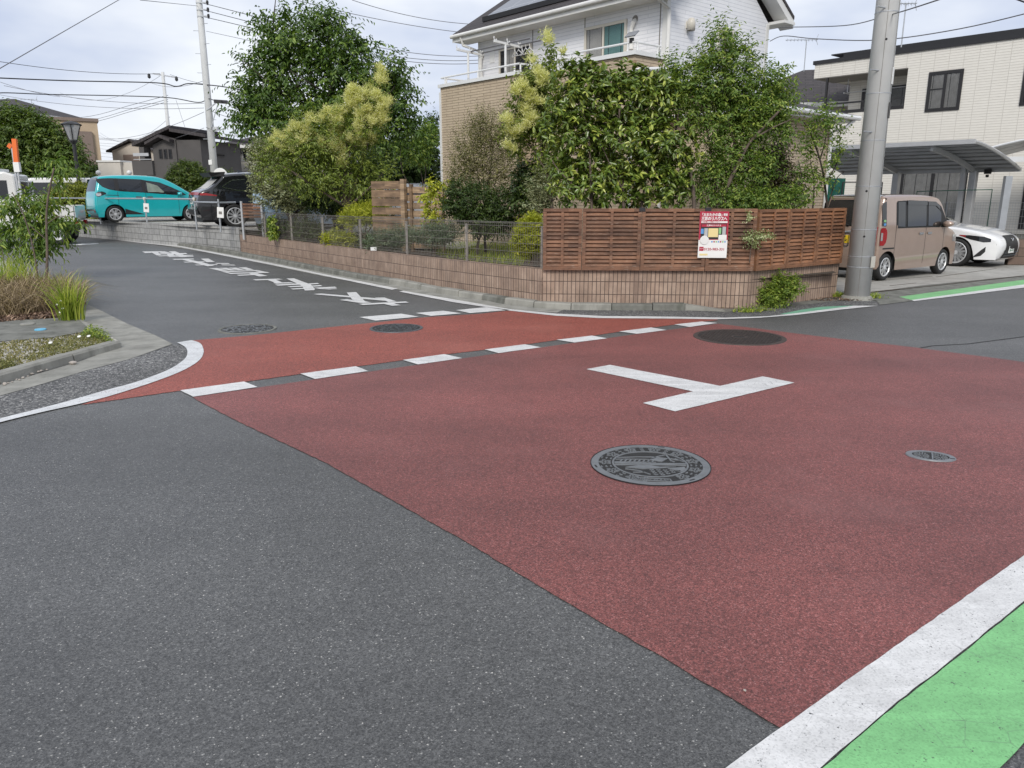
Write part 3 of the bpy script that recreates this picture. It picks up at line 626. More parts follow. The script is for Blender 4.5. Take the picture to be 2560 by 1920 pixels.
R_([(-.42, -.3), (-.2, -.36), (-.02, -.52)]); R_([(-.3, -.45), (-.1, -.42)])
for i in range(4):
    for j in range(5 if i < 3 else 3):
        x = -.02+j*.11+i*.02; y = -.28-i*.075
        if x*x+y*y < .3: R_([(x, y), (x+.03, y-.025), (x+.06, y)], .024)
m.build('relief_scene', M['iron_top'], mc)
m = MB(); bx = [(-.3, -.8), (-.28, -.7), (.28, -.7), (.3, -.8), (-.3, -.8)]; R_(bx)
m.build('caption_frame', M['iron_top'], mc)
lettering('lettering', 'のだし おすい', RM*.09, Matrix.Translation((0, -RM*.75, .006)), M['iron_top'], mc, .02, RM*.5)
for a in (rad(75), rad(195), rad(312)):
    m = MB(); c = Vector((math.cos(a), math.sin(a)))*RM*.94; m.box(-.022, .022, -.006, .006, .004, .0068, Matrix.Translation((c.x, c.y, 0)) @ Matrix.Rotation(a+math.pi/2, 4, 'Z')); m.build('lift_slot', M['black'], mc)
# small oval valve cover
vc = thing('valve_cover', 'small oval grey valve cover on the red road near the right edge', 'valve cover', disc_pos(2326, 1143), rad(-19))
a_, b_ = .148, .105; sc = Matrix.Diagonal((a_, b_, 1, 1))
MB().lathe([(.001, .001), (.97, .001), (.97, -.01)], 40, sc).build('base_plate', M['iron_dark'], vc)
MB().lathe([(.74, .001), (.74, .006), (.97, .006), (1, .001), (1, -.006)], 40, sc).build('rim', M['iron_top'], vc)
m = MB(); rib(m, [(0, -b_*.75), (0.02, b_*.75)], .008)
for r_ in (.22, .42, .6):
    for side in (-1, 1):
        k = int(6*r_/.22)
        for j in range(k):
            g = 2*math.pi*j/k; x, y = side*a_*.36+a_*.4*r_*1.1*math.cos(g), b_*.8*r_*1.3*math.sin(g)
            if (x/a_)**2+(y/b_)**2 < .5 and abs(x) > .012: m.box(-.006, .006, -.0035, .0035, .001, .005, Matrix.Translation((x, y, 0)) @ Matrix.Rotation(g, 4, 'Z'))
m.build('tread', M['iron_top'], vc); MB().box(-.014, .014, -.006, .006, .005, .0072, Matrix.Translation((a_*.82, -b_*.22, 0))).build('lift_slot', M['black'], vc)
def tread_cover(label, px, py, half_px, top, base, rings, frame=None):
    t = thing('manhole_cover', label, 'manhole cover', disc_pos(px, py), rad(20)); R = (G(px+half_px, py)-G(px-half_px, py)).length/2
    MB().lathe([(.001, .001), (R*.98, .001), (R*.98, -.01)], 48).build('base_plate', M[base], t)
    MB().lathe([(R*.9, .001), (R*.9, .005), (R, .005), (R*1.01, -.006)], 48).build('rim', M[frame or top], t)
    m = MB(); rg = random.Random(px)
    if rings:
        for i in range(-9, 10):
            for j in range(-9, 10):
                x, y = i*R*.1, j*R*.1
                if math.hypot(x, y) < R*.86 and math.hypot(x, y) > R*.2: m.box(x-R*.036, x+R*.036, y-R*.02, y+R*.02, .001, .005, Matrix.Rotation(0, 4, 'Z')) if (i+j) % 2 else m.box(x-R*.02, x+R*.02, y-R*.036, y+R*.036, .001, .005)
        m.lathe([(R*.13, .001), (R*.13, .005), (R*.18, .005), (R*.18, .001)], 20)
    else:
        for _ in range(150):
            g = rg.uniform(0, 6.28); rr = R*math.sqrt(rg.uniform(0, .74)); l = R*rg.uniform(.05, .12)
            m.box(-l, l, -R*.02, R*.02, .001, .005, Matrix.Translation((rr*math.cos(g), rr*math.sin(g), 0)) @ Matrix.Rotation(rg.uniform(0, 6.28), 4, 'Z'))
    m.build('tread', M[top], t); return t
tread_cover('broad dark brown manhole cover with square studs on the far red surface', 1848, 844, 112, 'iron_rust', 'iron_dark', True)
tread_cover('grey rimmed manhole cover in the asphalt beside the red patch', 619, 823.5, 70, 'iron_top', 'iron_dark', False, 'concrete_old')
tread_cover('dark manhole cover on the orange red patch of the side road', 991, 821.5, 66, 'iron', 'iron_dark', False)
tread_cover('pale manhole cover far up the side road beside the truck', 210, 610, 33, 'steel', 'steel', False)

# ================================================================ BUILDINGS
M['siding_white'] = courses('siding_white', (.78, .79, .82), (.75, .765, .8), (.58, .6, .64), 3.0, .075, .006, .5, .25, .04)
M['siding_beige'] = courses('siding_beige', (.52, .43, .315), (.47, .385, .28), (.22, .165, .12), .5, .062, .006, .5, .6, .08)
M['panel_cream'] = courses('panel_cream', (.73, .705, .645), (.715, .69, .63), (.56, .53, .475), .45, .082, .007, 0, .7, .03)
M['roof_dark'] = courses('roof_dark', (.045, .04, .042), (.06, .052, .053), (.02, .018, .018), .6, .2, .012, .5, .6, .15)
M['solar'] = courses('solar_panel', (.035, .045, .07), (.04, .05, .078), (.25, .26, .28), .8, 1.2, .015, 0, .05, .02, rough=.08)
M['trim_white'] = plain('trim_white', (.7, .7, .68), .5, .05, 2)
M['sash'] = plain('window_sash', (.6, .57, .5), .45, .05, 2)
M['sash_dark'] = plain('window_sash_dark', (.02, .019, .02), .4, .1, 2)
M['soffit'] = plain('soffit', (.2, .19, .175), .8, .08, 2)
M['render_cream'] = plain('render_cream', (.5, .45, .39), .85, .06, 1.2)
M['render_pale'] = plain('render_pale', (.56, .53, .48), .85, .06, 1.2)
M['render_grey'] = plain('render_grey', (.085, .08, .078), .85, .1, 1.2)
M['render_brown'] = plain('render_brown', (.2, .155, .13), .85, .1, 1.2)
M['render_tan'] = plain('render_tan', (.46, .36, .25), .85, .07, 1.2)
UVB = lambda co, n: (co.x, co.z) if abs(n.y) > .7 else ((co.y, co.z) if abs(n.x) > .7 else (co.x, co.y))
def bpart(name, par, mat, *boxes, bevel=0):
    m = MB()
    for b in boxes: m.box(*b)
    return m.build(name, M[mat], par, bevel=bevel, uvfn=UVB)
def poly_prism_x(name, par, mat, prof, x0, x1, uv=UVB):     # profile in (y,z) swept along x
    n = len(prof); m = MB()
    a = sum(prof[i][0]*prof[(i+1) % n][1]-prof[(i+1) % n][0]*prof[i][1] for i in range(n))
    if a < 0: prof = prof[::-1]
    m.add([(x0, y, z) for y, z in prof]+[(x1, y, z) for y, z in prof], [tuple(reversed(range(n))), tuple(range(n, 2*n))]+[(i, (i+1) % n, n+(i+1) % n, n+i) for i in range(n)])
    return m.build(name, M[mat], par, uvfn=uv)
def poly_prism_y(name, par, mat, prof, y0, y1, uv=UVB):     # profile in (x,z) swept along y
    n = len(prof); m = MB()
    a = sum(prof[i][0]*prof[(i+1) % n][1]-prof[(i+1) % n][0]*prof[i][1] for i in range(n))
    if a < 0: prof = prof[::-1]
    m.add([(x, y0, z) for x, z in prof]+[(x, y1, z) for x, z in prof], [tuple(range(n)), tuple(reversed(range(n, 2*n)))]+[(i, n+i, n+(i+1) % n, (i+1) % n) for i in range(n)])
    return m.build(name, M[mat], par, uvfn=uv)
def window(par, x0, x1, z0, z1, y, sash='sash', fw=.05, split=(.5,), curt=None, axis='y', dirn=-1, rail=None, pane2=None):
    """window on a facade plane y (or x) with frame, sliding sashes, glass and what shows behind it"""
    def bx(u0, u1, d0, d1, w0, w1):
        a, b = y+dirn*d0, y+dirn*d1
        return (u0, u1, min(a, b), max(a, b), w0, w1) if axis == 'y' else (min(a, b), max(a, b), u0, u1, w0, w1)
    fr = MB()
    for b in (bx(x0, x1, -.02, .035, z0, z0+fw), bx(x0, x1, -.02, .035, z1-fw, z1), bx(x0, x0+fw, -.02, .034, z0+fw, z1-fw), bx(x1-fw, x1, -.02, .034, z0+fw, z1-fw)): fr.box(*b)
    cuts = [x0]+[x0+(x1-x0)*s for s in split]+[x1]
    for c in cuts[1:-1]: fr.box(*bx(c-fw*.45, c+fw*.45, -.02, .028, z0+fw, z1-fw))
    if rail: fr.box(*bx(x0+fw, cuts[1]-fw*.4, -.02, .024, z0+(z1-z0)*rail-.015, z0+(z1-z0)*rail+.015))
    f = fr.build('window', M[sash], par)
    MB().box(*bx(x0+fw, x1-fw, .002, .004, z0+fw, z1-fw)).build('room', M['interior'], f)
    for i, (a, b) in enumerate(zip(cuts, cuts[1:])):
        cm = (curt or [None]*9)[i]
        if cm:
            n = max(10, int((b-a)*26))
            def fn(u, v):
                xx = a+.03+(b-a-.06)*u; dd = .0075+.0025*math.sin(u*n*1.3)+.002*math.sin(u*n*3.1+1); zz = z0+fw+(z1-z0-2*fw)*v
                p = (xx, y+dirn*dd, zz) if axis == 'y' else (y+dirn*dd, xx, zz); return p
            MB().grid(fn, n*3, 1).build('curtain', M[cm], f, True)
    MB().box(*bx(x0+fw, x1-fw, .014, .018, z0+fw, z1-fw)).build('pane', M['glass'], f)
    return f
# ---------------- white house with beige lower storey
P0 = G(1101, 212, 4.4); WF = Frame((P0.x, P0.y, 0), ANG_L)
wh = thing('white_house', 'white sided two storey house with beige balconies and solar panels', 'house', (P0.x, P0.y, 0), ANG_L)
YW, XR, YB, ZS = .9, 6.48, 4.63, 5.45          # upper wall plane, right corner, back, soffit
bpart('lower_storey', wh, 'siding_beige', (0, 3.04, 0, YW, .3, 4.31), (3.04, 4.5, .42, YW, .3, 4.31), (4.5, 6.45, .004, YW, .3, 4.31))
m = MB()
for b in ((-.05, 3.08, -.05, .1, 4.32, 4.4), (2.94, 3.08, .1, .4, 4.32, 4.4), (3.08, 4.46, .37, .5, 4.32, 4.395), (4.42, 6.5, -.046, .1, 4.32, 4.4), (4.42, 4.54, .1, .4, 4.32, 4.4), (6.36, 6.5, .1, YW-.01, 4.32, 4.4), (-.05, .1, .1, 4.0, 4.32, 4.4)): m.box(*b)
m.build('coping', M['white_pl'], wh)
for b_ in ((2.99, 3.06, -.012, .05, .3, 4.215), (6.40, 6.462, -.012, .05, .3, 4.215)): bpart('corner_trim', wh, 'board', b_)
bpart('corner_trim', wh, 'white_pl', (-.03, .03, -.03, .05, .3, 4.215))
ridge_y = (YW+YB)/2; rise = .62
RZ = lambda y: ZS+.1+(min(y, YB+YW-y)-YW+.45)*rise
poly_prism_x('upper_wall', wh, 'siding_white', [(YW, .3), (YW, ZS+.03), (ridge_y, RZ(ridge_y)-.12), (YB, ZS+.03), (YB, .3)], .47, XR)
for sgn, nm in ((1, 'roof'), (-1, 'roof')):
    y0 = YW-.48 if sgn > 0 else YB+.48; z0 = ZS+.13
    m = MB(); xa, xb = .0, XR+.36; z1 = z0+abs(ridge_y-y0)*rise
    vs = [(xa, y0, z0), (xb, y0, z0), (xb, ridge_y, z1), (xa, ridge_y, z1), (xa, y0, z0+.07), (xb, y0, z0+.07), (xb, ridge_y, z1+.07), (xa, ridge_y, z1+.07)]
    fs = [(0, 3, 2, 1), (4, 5, 6, 7), (0, 1, 5, 4), (1, 2, 6, 5), (2, 3, 7, 6), (3, 0, 4, 7)]
    if sgn < 0: fs = [tuple(reversed(f)) for f in fs]
    rf = m.add(vs, fs).build('roof', M['roof_dark'], wh, uvfn=lambda co, n: (co.x, co.y*1.18))
    if sgn > 0:
        m = MB(); a, b = .9, XR-.2; ya, yb = y0+.35, ridge_y-.1; za = lambda y: z0+(y-y0)*rise
        m.add([(a, ya, za(ya)+.17), (b, ya, za(ya)+.17), (b, yb, za(yb)+.17), (a, yb, za(yb)+.17), (a, ya, za(ya)+.12), (b, ya, za(ya)+.12), (b, yb, za(yb)+.12), (a, yb, za(yb)+.12)], [(0, 1, 2, 3), (7, 6, 5, 4), (0, 4, 5, 1), (1, 5, 6, 2), (2, 6, 7, 3), (3, 7, 4, 0)])
        sp = m.build('solar_panels', M['solar'], rf, uvfn=lambda co, n: (co.x, co.y*1.18))
        bpart('panel_rail', rf, 'black', (a-.05, b+.02, ya-.06, ya-.02, za(ya)+.06, za(ya)+.17))
# eaves, fascia, gutter, barge boards
bpart('eaves', wh, 'trim_white', (.02, XR+.4, YW-.46, YW+.0, ZS, ZS+.06), (.02, XR+.4, YB, YB+.46, ZS, ZS+.06))
g = MB(); g.tube([(-.02, YW-.52, ZS+.13), (XR+.4, YW-.52, ZS+.13)], .045, 10); g.box(-.02, XR+.4, YW-.475, YW-.462, ZS+.0, ZS+.13); g.build('gutter', M['trim_white'], wh)
for y0 in (YW-.5, YB+.5):
    m = MB(); xo = XR+.34; z0 = ZS+.13+(.0); z1 = z0+abs(ridge_y-y0)*rise
    m.add([(XR, y0, z0-.19), (xo, y0, z0-.19), (xo, ridge_y, z1-.19), (XR, ridge_y, z1-.19), (XR, y0, z0-.005), (xo, y0, z0-.005), (xo, ridge_y, z1-.005), (XR, ridge_y, z1-.005)], [(0, 1, 2, 3), (7, 6, 5, 4), (0, 4, 5, 1), (1, 5, 6, 2), (2, 6, 7, 3), (3, 7, 4, 0)]).build('barge_board', M['trim_white'], wh)
for b_ in ((XR-.09, XR+.015, YW-.015, YW+.09, 4.4, ZS), (.455, .53, YW-.015, YW+.05, 4.4, ZS), (XR-.09, XR+.015, YB-.09, YB+.015, .3, ZS)): bpart('corner_trim', wh, 'trim_white', b_)
g = MB(); g.tube([(XR+.1, YW-.5, ZS+.1), (XR+.1, YW-.45, ZS-.05), (XR+.07, YW-.02, ZS-.2), (XR+.07, YW-.02, 2.0)], .042, 10); g.build('downpipe', M['trim_white'], wh)
g = MB(); x_, z_ = WF.at(1600, 158, -.05); g.tube([(XR+.05, YW-.06, 4.13), (6.5, .1, 4.05), (6.48, -.05, 4.02), (6.47, -.06, 3.3), (6.47, -.06, .5)], .045, 10); g.build('downpipe', M['white_pl'], wh)
g = MB(); g.tube([(.35, YW-.5, ZS+.08), (.35, YW-.42, ZS-.1), (.6, YW-.05, ZS-.25), (.6, YW-.05, 4.4)], .035, 8); g.build('downpipe', M['trim_white'], wh)
for x, z1, z0 in ((WF.at(1332, 90, YW)[0], ZS, 4.3), (WF.at(1463, 40, YW)[0], ZS, 4.3), (WF.at(1652, 20, YW)[0], ZS, 4.3)):
    bpart('panel_seam', wh, 'soffit', (x-.012, x+.012, YW-.004, YW, z0, z1))
def wpx(fr, a, b, c, d, y): (x0, z1), (x1, _), (_, z0) = fr.at(*a, y), fr.at(*b, y), fr.at(*c, y); return x0, x1, z0, z1
x0, x1 = WF.at(1463, 75, YW)[0], WF.at(1569, 45, YW)[0]; z1 = WF.at(1567, 48, YW)[1]
window(wh, x0, x1, 3.3, z1, YW, 'sash', .06, (.46,), ['curtain', 'curtain_teal'])
x0, x1 = WF.at(1249, 130, YW)[0], WF.at(1330, 105, YW)[0]; z1 = WF.at(1328, 107, YW)[1]
window(wh, x0, x1, 3.3, z1, YW, 'sash', .055, (.2, .5), [None, 'curtain', None])
ya, yb = 2.66, 3.24; window(wh, ya, yb, 4.55, 5.16, XR, 'sash', .055, (), ['curtain'], 'x', 1)
# railings
m = MB()
def railing(pts, h=.16):
    m.tube([Vector(p)+Vector((0, 0, h)) for p in pts], .022, 8)
    for a, b in zip(pts, pts[1:]):
        a, b = Vector(a), Vector(b); k = max(1, int((b-a).length/1.1))
        for i in range(k+1):
            p = a.lerp(b, (i+.12)/(k+.24)); m.tube([p, p+Vector((0, 0, h))], .02, 6)
railing([(.05, 3, 4.4), (.02, .02, 4.4), (3.02, .02, 4.4), (3.02, .42, 4.4)]); railing([(3.06, .43, 4.4), (4.48, .43, 4.4)]); railing([(4.48, .02, 4.4), (6.43, .02, 4.4), (6.43, .8, 4.4)])
m.build('railing', M['white_pl'], wh)
# vent hood, pipe covers
y_, z_ = WF.side(1719, 65, XR); MB().lathe([(.001, .12), (.06, .1), (.085, .03), (.085, -.13), (.07, -.13), (.07, -.1)], 16, Matrix.Translation((XR+.09, y_, z_+.03))).build('vent_hood', M['sash'], wh, True)
bpart('vent_mount', wh, 'sash', (XR, XR+.07, y_-.06, y_+.06, z_-.05, z_+.08))
for (p1, p2, mt) in (((1588, 50), (1582, 98), 'trim_white'), ((1206, 142), (1208, 185), 'trim_white')):
    a, b = WF.at(*p1, YW), WF.at(*p2, YW); g = MB(); g.tube([(a[0], YW+.02, a[1]), (a[0], YW-.06, a[1]-.06), ((a[0]+b[0])/2-.03, YW-.05, (a[1]+b[1])/2), (b[0], YW-.05, b[1]-.2)], [.05, .05, .04, .05], 10); g.build('pipe_cover', M[mt], wh)
    MB().lathe([(.001, .012), (.07, .01), (.075, 0)], 16, Matrix.Translation((a[0], YW, a[1]+.02)) @ Matrix.Rotation(math.pi/2, 4, 'X')).build('pipe_sleeve', M['soffit'], wh)
# single storey wing on the right
poly_prism_y('wing_wall', wh, 'siding_beige', [(XR+.01, .2), (8.45, .2), (8.45, 3.22), (XR+.01, 3.8)], .95, 4.15)
m = MB(); m.add([(XR+.01, .6, 3.92), (8.85, .6, 3.3), (8.85, 4.5, 3.3), (XR+.01, 4.5, 3.92), (XR+.01, .6, 3.84), (8.85, .6, 3.22), (8.85, 4.5, 3.22), (XR+.01, 4.5, 3.84)], [(0, 1, 2, 3), (7, 6, 5, 4), (0, 4, 5, 1), (1, 5, 6, 2), (2, 6, 7, 3), (3, 7, 4, 0)])
wr = m.build('wing_roof', M['roof_dark'], wh, uvfn=lambda co, n: (co.y, co.x))
g = MB(); g.box(XR+.02, 8.8, .7, 4.4, 3.15, 3.21); g.tube([(8.88, .6, 3.24), (8.88, 4.55, 3.24)], .05, 8); g.tube([(8.86, 4.4, 3.22), (8.75, 4.25, 3.05), (8.5, 4.12, 2.95), (8.5, 4.12, .3)], .04, 8); g.build('wing_eaves', M['white_pl'], wh)
# ---------------- things on the balconies
for i, (px, ya) in enumerate(((1166, .35), (1259, .35))):
    x = WF.at(px, 190, .1)[0]; t = thing('laundry_pole_stand', ['white laundry pole stand at the far end of the left balcony', 'white laundry pole stand in front of the left balcony window'][i], 'laundry stand', WF.w(x, .16, 4.2), ANG_L, 'laundry stands on the balcony')
    MB().tube([(0, 0, 0), (0, 0, .88)], .028, 8).build('post', M['white_pl'], t)
    m = MB(); m.beam((0, -.35, .9), (0, .5, .86), .04, .05)
    for yy in (-.32, .08, .42): m.tube([(0, yy, .9), (0, yy-.03, .96), (0, yy-.03, 1.0)], .012, 6); m.tube([(0, yy, .9), (0, yy+.05, .95)], .012, 6)
    m.build('arm', M['white_pl'], t)
xa, xb = WF.at(1166, 190, .1)[0], WF.at(1259, 190, .1)[0]
for yy in (.24, .58):
    o = MB().tube([(xa-.1, yy, 5.1), (xb+.75, yy, 5.1)], .016, 8).build('laundry_rod', M['cable_grey']); o.location = (P0.x, P0.y, 0); o.rotation_euler = (0, 0, ANG_L)
    tag(o, 'dark laundry rod resting on the white balcony stands, '+('nearer the railing' if yy < .3 else 'nearer the wall'), 'laundry rod')
for k in range(5):
    m = MB(); c = Vector((0, 0, 0)); m.tube([(0, 0, .0), (0, .0, -.06), (.0, -.0, -.09)], .006, 5); m.tube([(0, 0, -.09), (0, -.17, -.2), (0, -.17, -.215), (0, .17, -.215), (0, .17, -.2), (0, 0, -.09)], .009, 5)
    o = m.build('clothes_hanger', M['white_pl']); o.location = WF.w(xb-.15+k*.13, .58, 5.09); o.rotation_euler = (0, 0, ANG_L+rad(random.uniform(-25, 25)+60)); tag(o, 'white wire clothes hanger hanging in the tangle by the balcony window', 'hanger', 'clothes hangers on the laundry rod')
m = MB(); m.box(-.13, .13, -.01, .01, -.08, .08, Matrix.Translation((0, 0, .16)) @ Matrix.Rotation(rad(-50), 4, 'X')); x = WF.at(1587, 110, .0)[0]
sl = thing('solar_lamp', 'small black solar lamp clamped to the balcony railing corner', 'lamp', WF.w(x-.1, .02, 4.55), ANG_L)
m.build('solar_panel', M['solar'], sl); MB().box(-.035, .035, -.03, .03, .0, .09).build('lamp_head', M['black'], sl)
o = MB().box(-.09, .09, -.012, 0, -.14, .14).build('wall_vent', M['white_pl']); x, z = WF.at(1231, 142, YW); o.location = (x, YW, z); o.parent = wh

# ---------------- cream panelled house on the right
Pb = D(2440, 480, 26); BF = Frame((Pb.x, Pb.y, 0), ANG_L)
bh = thing('cream_house', 'large cream panelled two storey house with black window frames behind the carport', 'house', (Pb.x, Pb.y, 0), ANG_L)
xL = BF.at(2038, 159)[0]; xO = BF.at(2271, 169)[0]; ZR = BF.at(2560, 94)[1]; ZO = BF.at(2271, 169)[1]; ZB = BF.at(2258, 272)[1]
xW = BF.at(2070, 280)[0]; XE = 9.0; DP = 9.0; yo = 1.5
bpart('wall', bh, 'panel_cream', (xO, XE, 0, DP, .45, ZR), (xL, xO, 0, DP, ZO, ZR), (xW-.25, xO, 0, DP, .45, ZB), (xW, xO, yo, DP, ZB, ZO))
bpart('footing', bh, 'concrete', (xW-.25, XE, .03, DP, 0, .45))
bpart('balcony_ceiling', bh, 'soffit', (xL+.01, xO, .01, yo-.01, ZO-.03, ZO-.003))
bpart('roof_edge', bh, 'dark_metal', (xL-.06, XE, -.05, DP, ZR, ZR+.13), (BF.at(2100, 145)[0], XE, .25, .4, ZR+.13, ZR+.3), (BF.at(2100, 145)[0]-.5, XE, .3, 2.6, ZR+.3, ZR+.34))
g = MB(); xb0 = xW-.2
g.box(xb0, xO-.02, .03, .08, ZB+.003, ZB+.12); g.box(xb0, xO-.02, .03, .075, ZB+.34, ZB+.4)
for k in range(5): xx = xb0+(xO-xb0)*k/4.05; g.box(xx, xx+.03, .035, .07, ZB+.12, ZB+.34)
g.box(xb0, xb0+.07, .02, .09, ZB+.003, ZO-.03); g.build('balcony_rail', M['sash_dark'], bh)
xs = BF.at(2155, 240, yo)[0]; window(bh, xs, xO-.3, ZB-.1, ZO-.35, yo, 'sash_dark', .1, (.5,), ['curtain_grey', 'curtain_grey'])
(a, zt_), (b, _) = BF.at(2324, 181), BF.at(2411, 173); _, zb_ = BF.at(2400, 274)
window(bh, a, b, zb_, zt_, 0, 'sash_dark', .1, (.5,), ['curtain_grey', 'curtain_grey'], rail=.56)
(a, _) = BF.at(2555, 230); window(bh, a-.02, a+1.7, zb_-.02, zt_, 0, 'sash_dark', .1, (.5,), [None, 'curtain_grey'])
(a, _), (b, _) = BF.at(2245, 500), BF.at(2412, 500); ztd = BF.at(2425, 420)[1]
window(bh, a, b, .6, ztd, 0, 'sash_dark', .12, (.5,), ['curtain_grey', 'curtain_grey'])
a = BF.at(2556, 500)[0]; window(bh, a, a+1.6, .6, ztd, 0, 'sash_dark', .12, (.5,), [None, None])
m = MB(); p = BF.at(2118, 232, .7); m.tube([(p[0], .7, ZO-.03), (p[0], .7, p[1])], .015, 6); m.tube([(p[0]-.0, .7, p[1]), (p[0]+2.4, .7, p[1]+.02)], .018, 6); m.tube([(p[0]-.03, .5, p[1]-.02), (p[0]-.03, .95, p[1]-.02)], .02, 6); m.build('drying_rail', M['alu'], bh)

# ---------------- carport
CC = G(2437, 355, 2.93); CF = Frame((CC.x, CC.y, 0), ANG_L)
cpt = thing('carport', 'silver carport with curved translucent roof over the two parked cars', 'carport', (CC.x, CC.y, 0), ANG_L)
M['poly'] = plain('polycarbonate', (.26, .27, .29), .3, .1, 3)
CZf = lambda t: 2.93+.03*math.sin(t*math.pi)-.58*t**1.25          # roof height across its depth
x0c, x1c = -5.1, 0.0; DY = 3.66
MB().grid(lambda u, v: (x0c+(x1c-x0c)*u, DY*v, CZf(v)+.03), 1, 12).build('roof_sheet', M['poly'], cpt)
g = MB()
for k in range(9):
    v = k/8; g.box(x0c, x1c, DY*v-.022, DY*v+.022, CZf(v)-.035, CZf(v)+.02)
for xx in (x0c, x1c): g.tube([(xx, DY*k/10, CZf(k/10)+.01) for k in range(11)], .045, 6)
g.box(x0c-.02, x1c+.02, -.06, .02, CZf(0)-.04, CZf(0)+.07); g.box(x0c-.02, x1c+.02, DY-.03, DY+.09, CZf(1)-.06, CZf(1)+.06); g.build('roof_frame', M['alu'], cpt)
pxs = [CF.at(2425, 500, DY-.35)[0], CF.at(2238, 470, DY-.35)[0]]
for xx in pxs:
    MB().box(xx-.09, xx+.09, DY-.44, DY-.22, 0, CZf(.89)-.1).build('post', M['alu'], cpt, bevel=.01)
    g = MB()
    for k in range(8):
        a, b = .04+k/8*.88, .04+(k+1)/8*.88; g.beam((xx, DY*a, CZf(a)-.1), (xx, DY*b, CZf(b)-.1), .08, .12)
    g.build('arm', M['alu'], cpt)
lt = thing('flood_lamp', 'small black sensor lamp on the carport arm', 'lamp', CF.w(pxs[0]+.28, DY-.1, 2.24), ANG_L); MB().box(-.09, .09, -.03, .03, 0, .13).build('lamp_head', M['black'], lt); MB().lathe([(.001, -.1), (.04, -.09), (.045, -.02), (.001, -.02)], 12).build('sensor', M['black'], lt)
# free standing support posts behind
for px_, lb in ((2508, 'silver steel post standing right of the carport post, before the cream wall'),):
    p = D(px_-14, 590, 21.2); q = D(px_+8, 440, 21.2); o = MB().box(-.09, .09, -.06, .06, 0, q.z-.0).build('support_post', M['steel']); o.location = (p.x+.05, 21.2, 0); tag(o, lb, 'post')
cp2 = thing('carport', 'second carport roof with white ribs at the right edge of the picture', 'carport', D(2600, 400, 22.6), ANG_L)
MB().grid(lambda u, v: (-1.7+4*u, -1.2+2.4*v, .1+.5*math.sin(u*2.2)), 16, 1).build('roof_sheet', M['poly'], cp2)
g = MB()
for v in (0, .33, .66, 1): g.tube([(-1.7+4*k/16, -1.2+2.4*v, .12+.5*math.sin(k/16*2.2)) for k in range(17)], .03, 6)
g.box(-1.75, 2.4, -1.27, -1.2, -.08, .06); g.build('roof_frame', M['white_pl'], cp2)
MB().box(-1.6, -1.48, -1.2, -1.08, -2.4, -.08).build('post', M['alu'], cp2)
# ---------------- wire fence and brown block wall by the cream house
bp_ = G(2518, 664); bq = G(2640, 676)
for k in (0,):
    m = thing('block_wall', 'low brown block wall beyond the white sedan nose', 'wall', (0, 0, 0)); d0 = Vector((bp_.x, bp_.y, 0)); ax = Vector((.9, -.1, 0)).normalized()
    wall_mesh([d0, d0+ax*4.5], [.62, .62], .15, M['brown_block'], 'wall_run', m)
mfr = thing('mesh_fence', 'thin silver mesh fence in front of the cream house', 'fence', BF.w(0, -2.6, 0), ANG_L)
g = MB(); xa = BF.at(2240, 520, -2.6)[0]; xb = BF.at(2700, 560, -2.6)[0]; zt2 = BF.at(2440, 505, -2.6)[1]
n = int((xb-xa)/.07)
for i in range(n+1): g.tube([(xa+i*.07, 0, .45), (xa+i*.07, 0, zt2)], .003, 3, cap=False)
for k in range(6): z = .46+(zt2-.47)*k/5; g.tube([(xa, 0, z), (xb, 0, z)], .0035, 3)
g.build('mesh_panel', M['steel'], mfr); g = MB().box(xa, xb, -.05, .1, 0, .44); g.build('footing', M['concrete_old'], mfr, uvfn=UVB)
for i in range(4): x = xa+(xb-xa)*i/3.3; MB().box(x-.02, x+.02, .0, .04, .44, zt2).build('post', M['steel'], mfr)
# green net and laundry rack between wing and carport
gn = MB().grid(lambda u, v: (.45*u, .05*math.sin(u*9), 1.15+1.0*v), 20, 1).build('green_net', plain('green_net', (.006, .085, .065), .8, .2, 5)); q = D(2066, 480, 19.5); gn.location = (q.x, q.y, -.1); tag(gn, 'dark green net hanging behind the beige kei car roof', 'net')
rk = MB(); 
for xx in (0, .5, .95): rk.tube([(xx, 0, .2), (xx, 0, 2.3 if xx == .5 else 1.95)], .018, 6)
for z in (1.95, 1.5): rk.tube([(0, 0, z), (.95, 0, z)], .014, 6)
o = rk.build('laundry_rack', M['dark_metal']); q = D(2105, 480, 19.2); o.location = (q.x, q.y, 0); tag(o, 'thin black laundry rack standing beside the green net', 'rack')
gp_ = MB(); gp_.tube([(0, 0, .4), (0, 0, 1.75), (1.9, 0, 1.8), (1.9, 0, .4)], .016, 6); o = gp_.build('plant_support', plain('green_pole', (.02, .09, .06), .5, .1, 4)); q = D(2290, 500, 22.5); o.location = (q.x, q.y, 0); o.rotation_euler = (0, 0, ANG_L*.3); tag(o, 'thin green plant support before the ground floor curtains', 'plant support')

